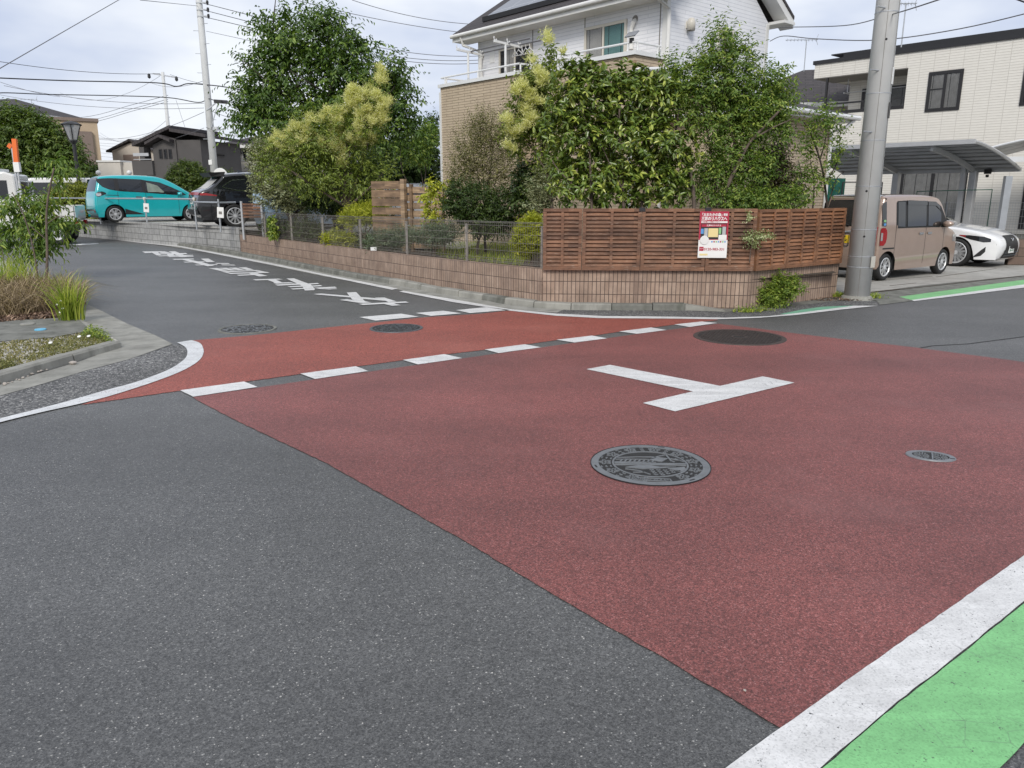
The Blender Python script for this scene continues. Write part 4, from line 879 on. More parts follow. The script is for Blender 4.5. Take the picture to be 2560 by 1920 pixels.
# ---------------- neighbouring and distant houses
def gable_house(name, label, P, ang, wx, dy, zb, ze, zr, wall, roof, ridge='y', over=.4):
    t = thing(name, label, 'house', P, ang)
    if ridge == 'y': poly_prism_y('wall', t, wall, [(0, zb), (wx, zb), (wx, ze), (wx/2, zr-.1), (0, ze)], 0, dy)
    else: poly_prism_x('wall', t, wall, [(0, zb), (0, ze), (dy/2, zr-.1), (dy, ze), (dy, zb)], 0, wx)
    m = MB(); k = (zr-ze)/((wx if ridge == 'y' else dy)/2); th = .14
    for s in (0, 1):
        if ridge == 'y':
            xa = -over if s == 0 else wx+over; za = ze-over*k; q = [(xa, -over, za), (wx/2, -over, zr), (wx/2, dy+over, zr), (xa, dy+over, za)]
        else:
            ya = -over if s == 0 else dy+over; za = ze-over*k; q = [(-over, ya, za), (-over, dy/2, zr), (wx+over, dy/2, zr), (wx+over, ya, za)]
        v = q+[(a, b, c+th) for a, b, c in q]; m.add(v, [(0, 1, 2, 3), (7, 6, 5, 4), (0, 4, 5, 1), (1, 5, 6, 2), (2, 6, 7, 3), (3, 7, 4, 0)])
    m.build('roof', M[roof], t, uvfn=lambda co, n: (co.y, co.x) if ridge == 'y' else (co.x, co.y)); return t
def hip_house(name, label, P, ang, wx, dy, zb, ze, zr, wall, roof, over=.5):
    t = thing(name, label, 'house', P, ang); bpart('wall', t, wall, (0, wx, 0, dy, zb, ze)); h = min(wx, dy)/2
    a = [(-over, -over, ze), (wx+over, -over, ze), (wx+over, dy+over, ze), (-over, dy+over, ze)]
    r = [(h, dy/2, zr), (wx-h, dy/2, zr)] if wx > dy else [(wx/2, h, zr), (wx/2, dy-h, zr)]
    f = [(0, 1, 5, 4), (1, 2, 5), (2, 3, 4, 5), (3, 0, 4), (3, 2, 1, 0)] if wx > dy else [(0, 1, 4), (1, 2, 5, 4), (2, 3, 5), (3, 0, 4, 5), (3, 2, 1, 0)]
    m = MB().add(a+r, f); m.build('roof', M[roof], t, uvfn=lambda co, n: (co.x if abs(n.y) > abs(n.x) else co.y, co.z*2.2))
    bpart('fascia', t, 'trim_white', (-over, wx+over, -over-.03, -over, ze-.16, ze+.03), (-over-.03, -over, -over, dy+over, ze-.16, ze+.03), (wx+over, wx+over+.03, -over, dy+over, ze-.16, ze+.03)); return t
# dark hipped roof between the white and cream houses
q = D(1960, 262, 34); hh = hip_house('tiled_house', 'pale house with a dark hipped roof between the white and cream houses', (q.x-2.6, 34, 0), ANG_L*.35, 7.4, 6.5, 0, q.z-.1, D(2036, 192, 36).z+.3, 'render_pale', 'roof_dark')
# dark grey house beyond the car park
q = D(347, 402, 46); HW = Frame((q.x, 46, 0), rad(-12)); zb_ = q.z
dh = thing('grey_house', 'dark charcoal house with a gabled roof and balcony beyond the car park', 'house', (q.x, 46, 0), rad(-12))
at = lambda x, y, yy=0: HW.at(x, y, yy)
xg = at(383, 380)[0]; xr_ = at(441, 380)[0]; zt0 = at(383, 365)[1]; zpk = at(428, 322)[1]
poly_prism_y('wall', dh, 'render_grey', [(xg, .3), (xr_, .3), (xr_, zt0+.35), ((xg+xr_)/2+.3, at(410, 343)[1]), (xg, zt0+.05)], .0, 4.2)
bpart('side_wall', dh, 'render_grey', (xr_, xr_+1.5, .1, 4.2, .3, at(440, 350)[1]))
bpart('balcony', dh, 'render_grey', (at(337, 420)[0], xg, -.2, 2.4, at(340, 438)[1], zb_))
bpart('balcony_pillar', dh, 'render_grey', (at(351, 380)[0], at(363, 380)[0], -.1, .5, zb_, at(355, 368)[1]), (at(351, 380)[0], xg, 2.4, 4.2, .3, zt0))
m = MB(); a = at(347, 366); b = at(428, 322); wv = .18
v = [(a[0]-.3, -.2, a[1]), (b[0], -.2, b[1]), (b[0], 4.8, b[1]), (a[0]-.3, 4.8, a[1])]; v += [(x, y, z+wv) for x, y, z in v]; BX = [(0, 1, 2, 3), (7, 6, 5, 4), (0, 4, 5, 1), (1, 5, 6, 2), (2, 6, 7, 3), (3, 7, 4, 0)]
m.add(v, BX); c = at(440, 352); v = [(b[0], -.2, b[1]-.15), (b[0]+2.2, -.2, b[1]-.5), (b[0]+2.2, 4.8, b[1]-.6), (b[0], 4.8, b[1]-.25)]; v += [(x, y, z+wv) for x, y, z in v]; m.add(v, BX)
a2, b2, c2 = at(374, 363), at(408, 344), at(436, 356)
for p, r_ in ((a2, b2), (b2, c2)):
    v = [(p[0], -.45, p[1]), (r_[0], -.45, r_[1]), (r_[0], .2, r_[1]), (p[0], .2, p[1])]; v += [(x, y, z+.14) for x, y, z in v]; m.add(v, BX)
m.build('roof', M['roof_dark'], dh, uvfn=lambda co, n: (co.y, co.x))
for px_ in (397, 409, 421): a = at(px_, 373); bz = at(px_, 397)[1]; window(dh, a[0], a[0]+at(px_+8, 373)[0]-a[0], bz, a[1], 0, 'sash_dark', .05, ())
w_ = [HW.side(x, y, xr_+1.5) for x, y in ((468, 380), (496, 390))]
window(dh, .8, 2.4, at(470, 389)[1], at(470, 380)[1], xr_+1.5, 'sash_dark', .06, (.5,), None, 'x', 1)
bpart('ground_window', dh, 'sash_dark', (at(375, 450)[0], at(405, 450)[0], -.03, .01, at(375, 462)[1], at(375, 446)[1])); 
m = MB(); x = at(338, 398)[0]; m.box(x, xg-.05, -.15, -.11, zb_+.05, zb_+.09); m.box(x, x+1.0, -.15, -.1, zb_+.25, zb_+.42); m.build('balcony_rail', M['alu'], dh)
# cream gabled house behind, low pale block in front
q = D(280, 380, 62); t = gable_house('cream_gabled_house', 'pale cream gabled house behind the charcoal house', (q.x, 62, 0), rad(-8), D(390, 380, 62).x-q.x, 9, 0, D(280, 377, 62).z, D(334, 353, 62).z, 'render_cream', 'roof_dark', 'y', .3)
bpart('window', t, 'render_brown', (D(311, 390, 62).x-q.x, D(352, 390, 62).x-q.x, -.05, 0, D(311, 405, 62).z, D(311, 387, 62).z))
q = D(244, 405, 50); t = thing('flat_roofed_annex', 'low pale flat roofed block left of the charcoal house', 'house', (q.x, 50, 0), rad(-4)); x1 = D(338, 405, 50).x-q.x
bpart('wall', t, 'render_pale', (0, x1-.9, 0, 5, 0, q.z), (x1-.9, x1+.6, .25, 5, 0, q.z-.02)); bpart('coping', t, 'trim_white', (-.05, x1-.85, -.06, 5, q.z, q.z+.1))
for px_ in (248, 325):
    p = D(px_, 432, 49.6); l = thing('garden_lamp', 'white globe lamp post in front of the pale block, '+('left one' if px_ < 300 else 'right one'), 'lamp', (p.x, 49.5, .5), 0, 'globe lamps'); MB().lathe([(.001, .16), (.12, .1), (.16, 0), (.12, -.1), (.001, -.16)], 14, Matrix.Translation((0, 0, p.z-.5))).build('globe', M['white_pl'], l, True); MB().tube([(0, 0, 0), (0, 0, p.z-.62)], .05, 8).build('post', M['white_pl'], l)
# apartment block on the far left
q = D(150, 300, 56); t = thing('apartment_block', 'tan and brown flat roofed apartment block behind the left trees', 'apartment block', (q.x, 56, 0), rad(30)); x1 = (D(223, 300, 56).x-q.x)*1.12
bpart('wall', t, 'render_tan', (-3, x1, 0, 9, 0, D(223, 301, 56).z)); bpart('brown_bay', t, 'render_brown', (-3, x1*.82, -.25, 0, 0, D(223, 327, 56).z)); bpart('roof_edge', t, 'render_brown', (-3.1, x1+.1, -.12, 9.1, D(223, 301, 56).z, D(223, 301, 56).z+.22)); bpart('carport_slab', t, 'sash_dark', (-1, x1+1.5, -.9, -.26, D(223, 440, 56).z-.5, D(223, 440, 56).z))
q = D(232, 402, 80); t = thing('dark_shed', 'dark blue grey shed seen in the gap beside the apartment block', 'shed', (q.x, 80, 0), rad(4)); bpart('wall', t, 'render_grey', (0, 7, 0, 6, 0, q.z)); bpart('band', t, 'alu', (0, 7, -.06, 0, D(232, 425, 80).z, D(232, 412, 80).z))
# pale house behind the big tree
q = D(556, 366, 52); t = hip_house('pale_house', 'pale house with grey hipped roof behind the utility pole', (q.x, 52, 0), rad(-6), 8.5, 8, 0, D(560, 365, 52).z, D(640, 330, 55).z+.4, 'render_pale', 'roof_dark', .6)
fa = Frame((q.x, 52, 0), rad(-6)); a, b = fa.at(579, 371), fa.at(620, 403); window(t, a[0], b[0], b[1], a[1], 0, 'alu', .07, (.36, .7), [None, 'curtain', None])
q = D(-30, 262, 70); t = hip_house('tiled_house', 'house roof just showing above the left trees', (q.x-6, 70, 0), rad(-10), 10, 8, 0, D(0, 275, 70).z-.4, D(30, 262, 72).z+.6, 'render_pale', 'roof_dark')

# ================================================================ VEHICLES
M['teal'] = carpaint('teal_paint', (.008, .4, .43), .1, .28); M['wag'] = carpaint('beige_pink_paint', (.36, .265, .215), .25, .3)
M['pearl'] = carpaint('pearl_white_paint', (.74, .745, .75)); M['blackp'] = carpaint('black_paint', (.006, .006, .007), .0, .2); M['skyp'] = carpaint('pale_blue_paint', (.3, .42, .55)); M['truckw'] = carpaint('white_paint_truck', (.66, .66, .64), 0, .4)
M['redl'] = plain('red_lens', (.3, .006, .008), .15, .05, 4, spec=.7); M['clearl'] = plain('clear_lens', (.55, .56, .57), .08, .1, 9, metal=.6); M['tyre'] = plain('tyre', (.014, .014, .014), .75, .15, 9); M['rim'] = plain('wheel_silver', (.6, .61, .62), .35, .05, 5, metal=.3)
M['plastic'] = plain('black_plastic', (.015, .015, .016), .55, .1, 6); M['plate_y'] = plain('plate_yellow', (.75, .52, .02), .4, .03, 3); M['plate_w'] = plain('plate_white', (.72, .73, .72), .4, .03, 3); M['plate_ink'] = plain('plate_ink', (.01, .015, .012), .5, .03, 3); M['plate_green'] = plain('plate_green_ink', (.01, .12, .05), .5, .03, 3)
M['sage'] = plain('seat_pale', (.2, .24, .2), .5, .2, 6); M['seat'] = plain('car_interior', (.06, .06, .062), .9, .2, 3)
def chain(pts, sub=5):
    return [(p.x, p.z) for p in smooth_line([Vector((x, 0, z)) for x, z in pts], sub)]
class Car:
    def __init__(s, name, label, cat, paint, pts, W, belt, roof, tumble=.16, taper=.1, group=None, bottom=.2, axles=(), wr=.3, wtyre=.2, spokes=6, rimk='rim', rimr=.68, crown=.02, arch=.05, tpow=4):
        s.t = thing(name, label, cat, (0, 0, 0), 0, group); s.ch = chain(pts); s.W = W; s.belt = belt; s.roof = roof; s.tb = tumble; s.tp = taper; s.tw = tpow
        s.x0 = min(p[0] for p in s.ch); s.x1 = max(p[0] for p in s.ch); s.xm = (s.x0+s.x1)/2; s.hl = (s.x1-s.x0)/2; s.crown = crown
        s.bottom = bottom; s.axles = axles; s.wr = wr; s.ar = wr+arch; s.paint = paint
        n = len(s.ch); s.nm = []
        for i in range(n):
            a = s.ch[max(i-1, 0)]; b = s.ch[min(i+1, n-1)]; d = Vector((b[0]-a[0], b[1]-a[1])).normalized(); s.nm.append((-d.y, d.x))     # outward: left of travel rear->roof->front
        s.body(); s.wheels(wtyre, spokes, rimk, rimr)
    def hw(s, x, z):
        u = abs((x-s.xm)/s.hl); p = 1-s.tp*min(1, u)**s.tw
        k = max(0, (z-s.belt)/(s.roof-s.belt)); t = 1-s.tb*k**1.15
        if z < s.belt: t = 1-.05*max(0, (s.belt*.62-z)/(s.belt*.62))**2-.012*max(0, (z-s.belt*.62)/(s.belt*.38))
        return s.W*p*t
    def arc(s, x):
        z = s.bottom
        for a in s.axles:
            if abs(x-a) < s.ar: z = max(z, s.wr+math.sqrt(s.ar**2-(x-a)**2))
        return z
    def P(s, i, y, off=0):
        x, z = s.ch[i]; nx, nz = s.nm[i]; h = s.hw(x, z); c = s.crown*(1-(y/h)**2) if h else 0
        return (x+nx*(off+c*1.0)-0, y, z+nz*(off+c))
    def body(s):
        m = MB(); n = len(s.ch); ins = [(0, .075), (.008, .042), (.024, .017), (.05, .004), (.075, 0)]; ny = 6; rows = []
        for i in range(n):
            x, z = s.ch[i]; nx, nz = s.nm[i]; r = []
            for d, e_ in reversed(ins): r.append((x-nx*d, -(s.hw(x-nx*d, z-nz*d)-e_), z-nz*d))
            h = s.hw(x, z)-.075
            for j in range(1, ny): r.append(s.P(i, -h+2*h*j/ny))
            for d, e_ in ins: r.append((x-nx*d, s.hw(x-nx*d, z-nz*d)-e_, z-nz*d))
            rows.append(r)
        k = len(rows[0]); b = len(m.v)
        for r in rows: m.v += r
        for i in range(n-1):
            for j in range(k-1): m.f.append((b+i*k+j, b+i*k+j+1, b+(i+1)*k+j+1, b+(i+1)*k+j))
        inner = [(x-nx*.07, z-nz*.07) for (x, z), (nx, nz) in zip(s.ch, s.nm)]
        xs = sorted(set([s.x0+.071+(s.hl*2-.142)*i/110 for i in range(111)]))
        def top(x):
            best = -1
            for (xa, za), (xb, zb) in zip(inner, inner[1:]):
                if min(xa, xb)-1e-6 <= x <= max(xa, xb)+1e-6: best = max(best, za+(zb-za)*((x-xa)/(xb-xa) if abs(xb-xa) > 1e-6 else 1), za if abs(xb-xa) < 1e-4 else -1)
            return best
        for sg in (-1, 1):
            prev = None
            for x in xs:
                zl, zh = s.arc(x), top(x)
                if zh < zl+.01: prev = None; continue
                cur = len(m.v)
                for j in range(13): z = zl+(zh-zl)*j/12; m.v.append((x, sg*s.hw(x, z), z))
                if prev is not None:
                    for j in range(12): q = (prev+j, cur+j, cur+j+1, prev+j+1); m.f.append(q if sg < 0 else q[::-1])
                prev = cur
        s.b = m.build('body', s.paint, s.t, True)
        ub = MB(); ub.box(s.x0+.12, s.x1-.12, -(s.W-.24), s.W-.24, .17, s.belt*.55); ub.box(s.x0+.1, s.x1-.12, -(s.W*.86), s.W*.86, s.bottom-.02, s.bottom+.02) if 0 else None; ub.build('underbody', M['plastic'], s.t)
    def wheels(s, wt, spokes, rk, rr):
        for a in s.axles:
            for sg in (-1, 1):
                y = sg*(s.hw(a, s.wr)-wt/2-.01); R = s.wr; ro = Matrix.Translation((a, y, R)) @ Matrix.Rotation(-sg*math.pi/2, 4, 'X')
                h = wt/2; k = rr*R
                w_ = MB().lathe([(k, -h), (R-.03, -h), (R, -h+.03), (R, h-.03), (R-.025, h), (k, h-.005), (k, -h)], 32, ro, True).build('wheel', M['tyre'], s.t, True)
                m = MB(); m.lathe([(k+.004, h-.004), (k-.012, h+.002), (k-.028, h-.02)], 32, ro); m.lathe([(.055, h-.018), (.05, h-.006), (.001, h-.004)], 14, ro)
                for j in range(spokes):
                    g = 2*math.pi*j/spokes+.2; c_, s_ = math.cos(g), math.sin(g); wd = (.34 if spokes <= 7 else .15)*k; wi = wd*.5
                    q = [(.03, wi), (k-.015, wd*.8), (k-.015, -wd*.8), (.03, -wi)]
                    m.add([ro @ Vector((c_*u-s_*v, s_*u+c_*v, h-.012)) for u, v in q]+[ro @ Vector((c_*u-s_*v, s_*u+c_*v, h-.03)) for u, v in q], [(0, 1, 2, 3), (3, 2, 1, 0), (0, 4, 5, 1), (1, 5, 6, 2), (2, 6, 7, 3), (3, 7, 4, 0)])
                m.build('rim', M[rk], w_); MB().lathe([(k, h-.05), (.001, h-.05)], 24, ro).build('brake', M['plastic'], w_)
    def side(s, name, cols, mat, off=.005, sides=(-1, 1), par=None, n=5, rows=6):
        for sg in sides:
            m = MB(); st = []
            for (xa, la, ha), (xb, lb, hb) in zip(cols, cols[1:]):
                for i in range(n): t = i/n; st.append((xa+(xb-xa)*t, la+(lb-la)*t, ha+(hb-ha)*t))
            st.append(cols[-1])
            for x, l, h in st:
                for j in range(rows+1): z = l+(h-l)*j/rows; m.v.append((x, sg*(s.hw(x, z)+off), z))
            for i in range(len(st)-1):
                for j in range(rows): q = (i*(rows+1)+j, (i+1)*(rows+1)+j, (i+1)*(rows+1)+j+1, i*(rows+1)+j+1); m.f.append(q if sg < 0 else q[::-1])
            o = m.build(name, M[mat], par or s.t, True)
        return o
    def near(s, p): return min(range(len(s.ch)), key=lambda i: (s.ch[i][0]-p[0])**2+(s.ch[i][1]-p[1])**2)
    def wrap(s, name, pa, pb, ya, yb, mat, off=.006, par=None, n=8):
        """patch lying on the outline between two profile points; ya, yb = (y0, y1) as fractions of the half width at each end"""
        i0, i1 = sorted((s.near(pa), s.near(pb)))
        if s.near(pa) > s.near(pb): ya, yb = yb, ya
        m = MB(); k = i1-i0
        for q in range(k+1):
            i = i0+q; t = q/max(k, 1); h = s.hw(*s.ch[i])-.03; a = (ya[0]+(yb[0]-ya[0])*t)*h; b = (ya[1]+(yb[1]-ya[1])*t)*h
            for j in range(n+1): m.v.append(s.P(i, a+(b-a)*j/n, off))
        for q in range(k):
            for j in range(n): m.f.append((q*(n+1)+j, q*(n+1)+j+1, (q+1)*(n+1)+j+1, (q+1)*(n+1)+j))
        return m.build(name, M[mat], par or s.t, True)
    def line(s, x, z0, z1, sides=(-1, 1)): s.side('door_seam', [(x-.006, z0, z1), (x+.006, z0, z1)], 'plastic', .002, sides, s.b, 1, 8)
    def place(s, loc, ang, sc=1): s.t.location = loc; s.t.rotation_euler = (0, 0, ang); s.t.scale = (sc,)*3
    def mirror_(s, x, z, mat, sides=(-1, 1), w=.2, h=.14):
        for sg in sides:
            y = sg*(s.hw(x, z)+.12); m = MB().lathe([(.001, -.09), (w*.42, -.08), (w*.5, -.02), (w*.45, .05), (.001, .08)], 14, Matrix.Translation((x, y, z)) @ Matrix.Rotation(math.pi/2, 4, 'Y') @ Matrix.Diagonal((h/w, 1.1, 1, 1)))
            o = m.build('wing_mirror', mat, s.t, True); MB().beam((x+.02, sg*(s.hw(x, z)-.02), z-.05), (x+.02, y, z-.04), .05, .05).build('stalk', M['plastic'], o)
    def plate(s, x, y, z, mat, rows, front=False, ink='plate_ink', tilt=0):
        sg = 1 if front else -1; o = MB().box(-.008, .008, -.165, .165, -.0825, .0825).build('number_plate', M[mat], s.t, bevel=.004); o.location = (x, y, z); o.rotation_euler = (0, 0, tilt)
        for tx, zz, hh, wd in rows: lettering('lettering', tx, hh, Matrix.Translation((sg*.0095, 0, zz)) @ Matrix.Rotation(sg*math.pi/2, 4, 'Z') @ Matrix.Rotation(math.pi/2, 4, 'X'), M[ink], o, .03, wd)
# ---- teal minivan
van = Car('minivan', 'bright teal minivan parked behind the railing of the car park', 'minivan', M['teal'],
          [(-2.02, .26), (-2.11, .42), (-2.11, .75), (-2.07, 1.0), (-1.98, 1.3), (-1.88, 1.58), (-1.7, 1.66), (-1.0, 1.7), (-.2, 1.69), (.3, 1.62), (.72, 1.43), (1.32, 1.06), (1.62, .98), (1.95, .84), (2.08, .64), (2.1, .4), (2.02, .22)],
          .845, 1.08, 1.68, .17, .14, None, .2, (-1.48, 1.27), .305, .19, 6)
van.side('window_band', [(-1.96, 1.46, 1.56), (-1.8, 1.28, 1.58), (-1.6, 1.19, 1.59), (-1.3, 1.13, 1.59), (-.45, 1.09, 1.56), (-.3, 1.07, 1.53), (.2, 1.03, 1.46), (.6, 1.0, 1.29), (1.0, .99, 1.09), (1.12, .99, 1.01)], 'plastic', .003)
van.side('quarter_window', [(-1.93, 1.47, 1.55), (-1.8, 1.3, 1.57), (-1.6, 1.21, 1.575), (-1.4, 1.16, 1.575)], 'darkglass', .008)
van.side('rear_door_window', [(-1.26, 1.14, 1.57), (-.46, 1.11, 1.535)], 'darkglass', .008)
van.side('front_door_window', [(-.34, 1.08, 1.51), (.2, 1.05, 1.43), (.6, 1.02, 1.26), (.74, 1.01, 1.19)], 'clearl' if 0 else 'darkglass', .008)
van.side('seat_seen_through', [(-.28, 1.1, 1.46), (.1, 1.1, 1.34), (.3, 1.07, 1.12)], 'sage', .0095)
van.side('sill_trim', [(-1.14, .29, .5), (-.9, .29, .42), (-.5, .285, .3)], 'plastic', .006)
van.wrap('rear_window', (-2.03, 1.14), (-1.87, 1.6), (-.86, .86), (-.78, .78), 'darkglass'); van.wrap('windscreen', (.78, 1.4), (1.28, 1.08), (-.86, .86), (-.93, .93), 'darkglass')
van.side('tail_light', [(-2.06, .97, 1.03), (-1.98, .93, 1.1), (-1.84, .98, 1.12), (-1.72, 1.03, 1.07)], 'plastic', .008); van.side('tail_lens', [(-2.05, .97, 1.05), (-1.97, .95, 1.08), (-1.88, .98, 1.08)], 'clearl', .014)
van.wrap('reflector', (-2.11, .36), (-2.11, .44), (-.95, -.7), (-.95, -.7), 'redl'); van.wrap('rear_trim', (-2.11, .4), (-2.11, .47), (-.99, .99), (-.99, .99), 'chrome', .003)
for x in (-1.33, -.36, .82): van.line(x, .3, 1.1)
van.side('slide_rail', [(-1.75, .98, 1.0), (-1.3, .97, .99)], 'plastic', .003)
for x in (-.62, -.22): van.side('door_handle', [(x-.1, .9, .94), (x+.1, .9, .94)], 'teal' if 0 else 'iron', .012)
van.mirror_(.86, 1.04, M['teal']); van.side('headlight', [(1.65, .7, .8), (1.85, .66, .84), (2.0, .66, .78)], 'clearl')
van.wrap('front_bumper_grille', (2.09, .35), (2.09, .55), (-.6, .6), (-.6, .6), 'plastic')
q = D(290, 549, 29.2); vc_ = Vector((math.cos(rad(41)), math.sin(rad(41)), 0)); vn_ = Vector((vc_.y, -vc_.x, 0))
van.place(Vector((q.x, q.y, .66))+vc_*1.48-vn_*.76, rad(41), 1)
# ---- beige kei wagon
wag = Car('kei_wagon', 'boxy beige pink kei wagon parked beside the concrete pole', 'car', M['wag'],
          [(-1.64, .25), (-1.69, .45), (-1.69, .95), (-1.64, 1.35), (-1.56, 1.66), (-1.42, 1.745), (-.4, 1.77), (.5, 1.73), (.78, 1.62), (1.0, 1.34), (1.18, 1.08), (1.42, 1.0), (1.63, .88), (1.69, .68), (1.7, .4), (1.64, .24)],
          .735, 1.09, 1.76, .1, .06, None, .21, (-1.34, 1.1), .285, .165, 9)
wag.side('window_band', [(-1.14, 1.1, 1.6), (-1.1, 1.08, 1.64), (-.6, 1.08, 1.655), (.5, 1.07, 1.62), (.74, 1.06, 1.52), (.95, 1.06, 1.28), (1.1, 1.06, 1.1)], 'plastic', .003)
wag.side('quarter_window', [(-1.08, 1.12, 1.62), (-.8, 1.11, 1.625)], 'darkglass', .008); wag.side('rear_door_window', [(-.7, 1.11, 1.56), (.08, 1.11, 1.55)], 'darkglass', .008); wag.side('front_door_window', [(.17, 1.11, 1.56), (.5, 1.1, 1.53), (.68, 1.09, 1.42), (.74, 1.09, 1.36)], 'darkglass', .008)
wag.side('visor', [(-.72, 1.56, 1.65), (.1, 1.55, 1.64)], 'darkglass', .02); wag.side('visor', [(.14, 1.55, 1.63), (.5, 1.53, 1.61), (.66, 1.45, 1.52)], 'darkglass', .02)
wag.side('seat_seen_through', [(-.5, 1.12, 1.38), (-.3, 1.12, 1.4)], 'seat', .006); wag.side('seat_seen_through', [(.25, 1.12, 1.4), (.42, 1.12, 1.36)], 'seat', .006)
wag.wrap('rear_window', (-1.675, 1.13), (-1.56, 1.66), (-.93, .93), (-.9, .9), 'darkglass'); wag.wrap('windscreen', (.82, 1.58), (1.14, 1.12), (-.9, .9), (-.95, .95), 'darkglass'); wag.wrap('spoiler', (-1.52, 1.7), (-1.36, 1.755), (-.9, .9), (-.9, .9), 'curtain' if 0 else 'chrome', .01)
wag.side('rear_pillar_glass', [(-1.645, 1.14, 1.6), (-1.5, 1.13, 1.63)], 'darkglass', .006)
wag.side('tail_light', [(-1.675, .74, 1.1), (-1.54, .74, 1.1), (-1.47, .8, 1.06), (-1.45, .9, 1.0)], 'redl', .012); wag.wrap('tail_light', (-1.69, .74), (-1.68, 1.1), (.86, .97), (.86, .97), 'redl', .01); wag.wrap('tail_light', (-1.69, .74), (-1.68, 1.1), (-.97, -.86), (-.97, -.86), 'redl', .01); wag.side('tail_lens', [(-1.665, .84, 1.0), (-1.6, .84, 1.0)], 'clearl', .017)
for sg in (-1,): 
    for k, (c_, z) in enumerate((('p_green', 1.24), ('p_blue', 1.17))): o = MB().lathe([(.001, .003), (.045, .003), (.046, 0)], 14, Matrix.Translation((-1.56, sg*(wag.hw(-1.56, z)+.008), z)) @ Matrix.Rotation(math.pi/2, 4, 'X') @ Matrix.Diagonal((1, .6, 1, 1))).build('sticker', M[c_], wag.t)
for x in (-1.12, .12, .95): wag.line(x, .3, 1.1)
wag.line(.12, 1.1, 1.62); wag.side('slide_rail', [(-1.55, .66, .69), (-1.14, .66, .69)], 'plastic', .003)
for x in (-.08, .28): wag.side('door_handle', [(x-.09, .93, .975), (x+.09, .93, .975)], 'chrome', .016)
wag.mirror_(.86, 1.14, M['wag']); wag.side('headlight', [(1.4, .74, .9), (1.6, .72, .88)], 'clearl')
wag.plate(-1.715, .12, .85, 'plate_y', [('野田 580', .05, .035, .17), ('43-2', -.022, .07, .24)])
wag.wrap('tailgate_trim', (-1.69, 1.0), (-1.685, 1.08), (-.85, .85), (-.85, .85), 'chrome' if 0 else 'wagc' if 0 else 'iron', .004)
MB().lathe([(.045, .004), (.06, .006), (.055, 0)], 20, Matrix.Translation((-1.7, .12, 1.0)) @ Matrix.Rotation(-math.pi/2, 4, 'Y')).build('badge', M['chrome'], wag.t)
wp = MB(); wp.tube([(-1.7, .05, 1.12), (-1.73, -.02, 1.14), (-1.71, .35, 1.22)], .014, 6); wp.build('rear_wiper', M['plastic'], wag.t)
wa = rad(36); r1 = G(2205, 703); hv = Vector((math.cos(wa), math.sin(wa), 0)); rn = Vector((hv.y, -hv.x, 0))
wag.place(Vector((r1.x, r1.y, .012))+hv*1.34*.93-rn*.66*.93, wa, .93)
# ---- white sedan
sed = Car('sedan', 'white sedan with black mesh grille parked under the carport', 'car', M['pearl'],
          [(-2.3, .3), (-2.35, .6), (-2.3, .95), (-2.15, 1.06), (-1.75, 1.12), (-1.2, 1.36), (-.5, 1.43), (.05, 1.39), (.55, 1.14), (.85, .99), (1.4, .93), (1.9, .84), (2.22, .72), (2.33, .6), (2.35, .42), (2.27, .2)],
            .91, .88, 1.43, .3, .3, None, .19, (-1.33, 1.45), .335, .235, 15, 'rim', .76, .03, .045, 7)
sed.side('window_band', [(-1.6, .98, 1.1), (-1.1, .97, 1.3), (-.4, .96, 1.36), (.1, .95, 1.3), (.5, .94, 1.12), (.75, .94, 1.0)], 'darkglass', .006)
sed.wrap('windscreen', (.1, 1.37), (.75, 1.06), (-.82, .82), (-.92, .92), 'darkglass'); sed.wrap('rear_window', (-1.68, 1.15), (-1.22, 1.34), (-.85, .85), (-.8, .8), 'darkglass')
sed.side('headlight', [(1.5, .745, .76), (1.75, .66, .755), (2.02, .6, .73), (2.16, .61, .68)], 'darkglass', .008); sed.side('red_reflection', [(1.5, .745, .76), (1.64, .71, .752)], 'redl', .012)  # red reflection at the headlight's rear end, painted as a coloured patch
sed.side('bumper_vent', [(1.86, .24, .27), (2.0, .28, .42), (2.08, .38, .5)], 'plastic', .006)
sed.wrap('grille', (2.22, .73), (2.29, .22), (-.5, .5), (-.74, .74), 'plastic', .012); sed.wrap('lower_lip', (2.3, .235), (2.255, .2), (-.9, .9), (-.9, .9), 'chrome', .01)
g = MB()
for i in range(7):
    for j in range(9):
        z = .27+i*.06; y = (j-4)*.1+(.05 if i % 2 else 0)
        if abs(y) < .5-.3*(z-.25): g.tube([(2.365-.13*max(0, z-.45), y-.045, z), (2.37-.13*max(0, z-.45), y, z+.024), (2.365-.13*max(0, z-.45), y+.045, z)], .006, 4)
g.build('grille_mesh', M['iron'], sed.t)
sed.plate(2.385, -.05, .42, 'plate_w', [('野田 330', .05, .035, .17), ('50-10', -.022, .07, .26)], True, 'plate_green')
o = MB(); o.tube([(2.36, .06, .68), (2.37, .0, .62), (2.36, -.06, .68)], .01, 6); o.build('badge', M['chrome'], sed.t)
sed.mirror_(.45, 1.02, M['pearl'])
sed.line(.62, .3, .93)
sa = rad(-50); r1 = G(2390, 667); hv = Vector((math.cos(sa), math.sin(sa), 0)); rn = Vector((hv.y, -hv.x, 0)); sed.place(Vector((r1.x, r1.y, .012))-hv*1.45-rn*.8, sa, .97)
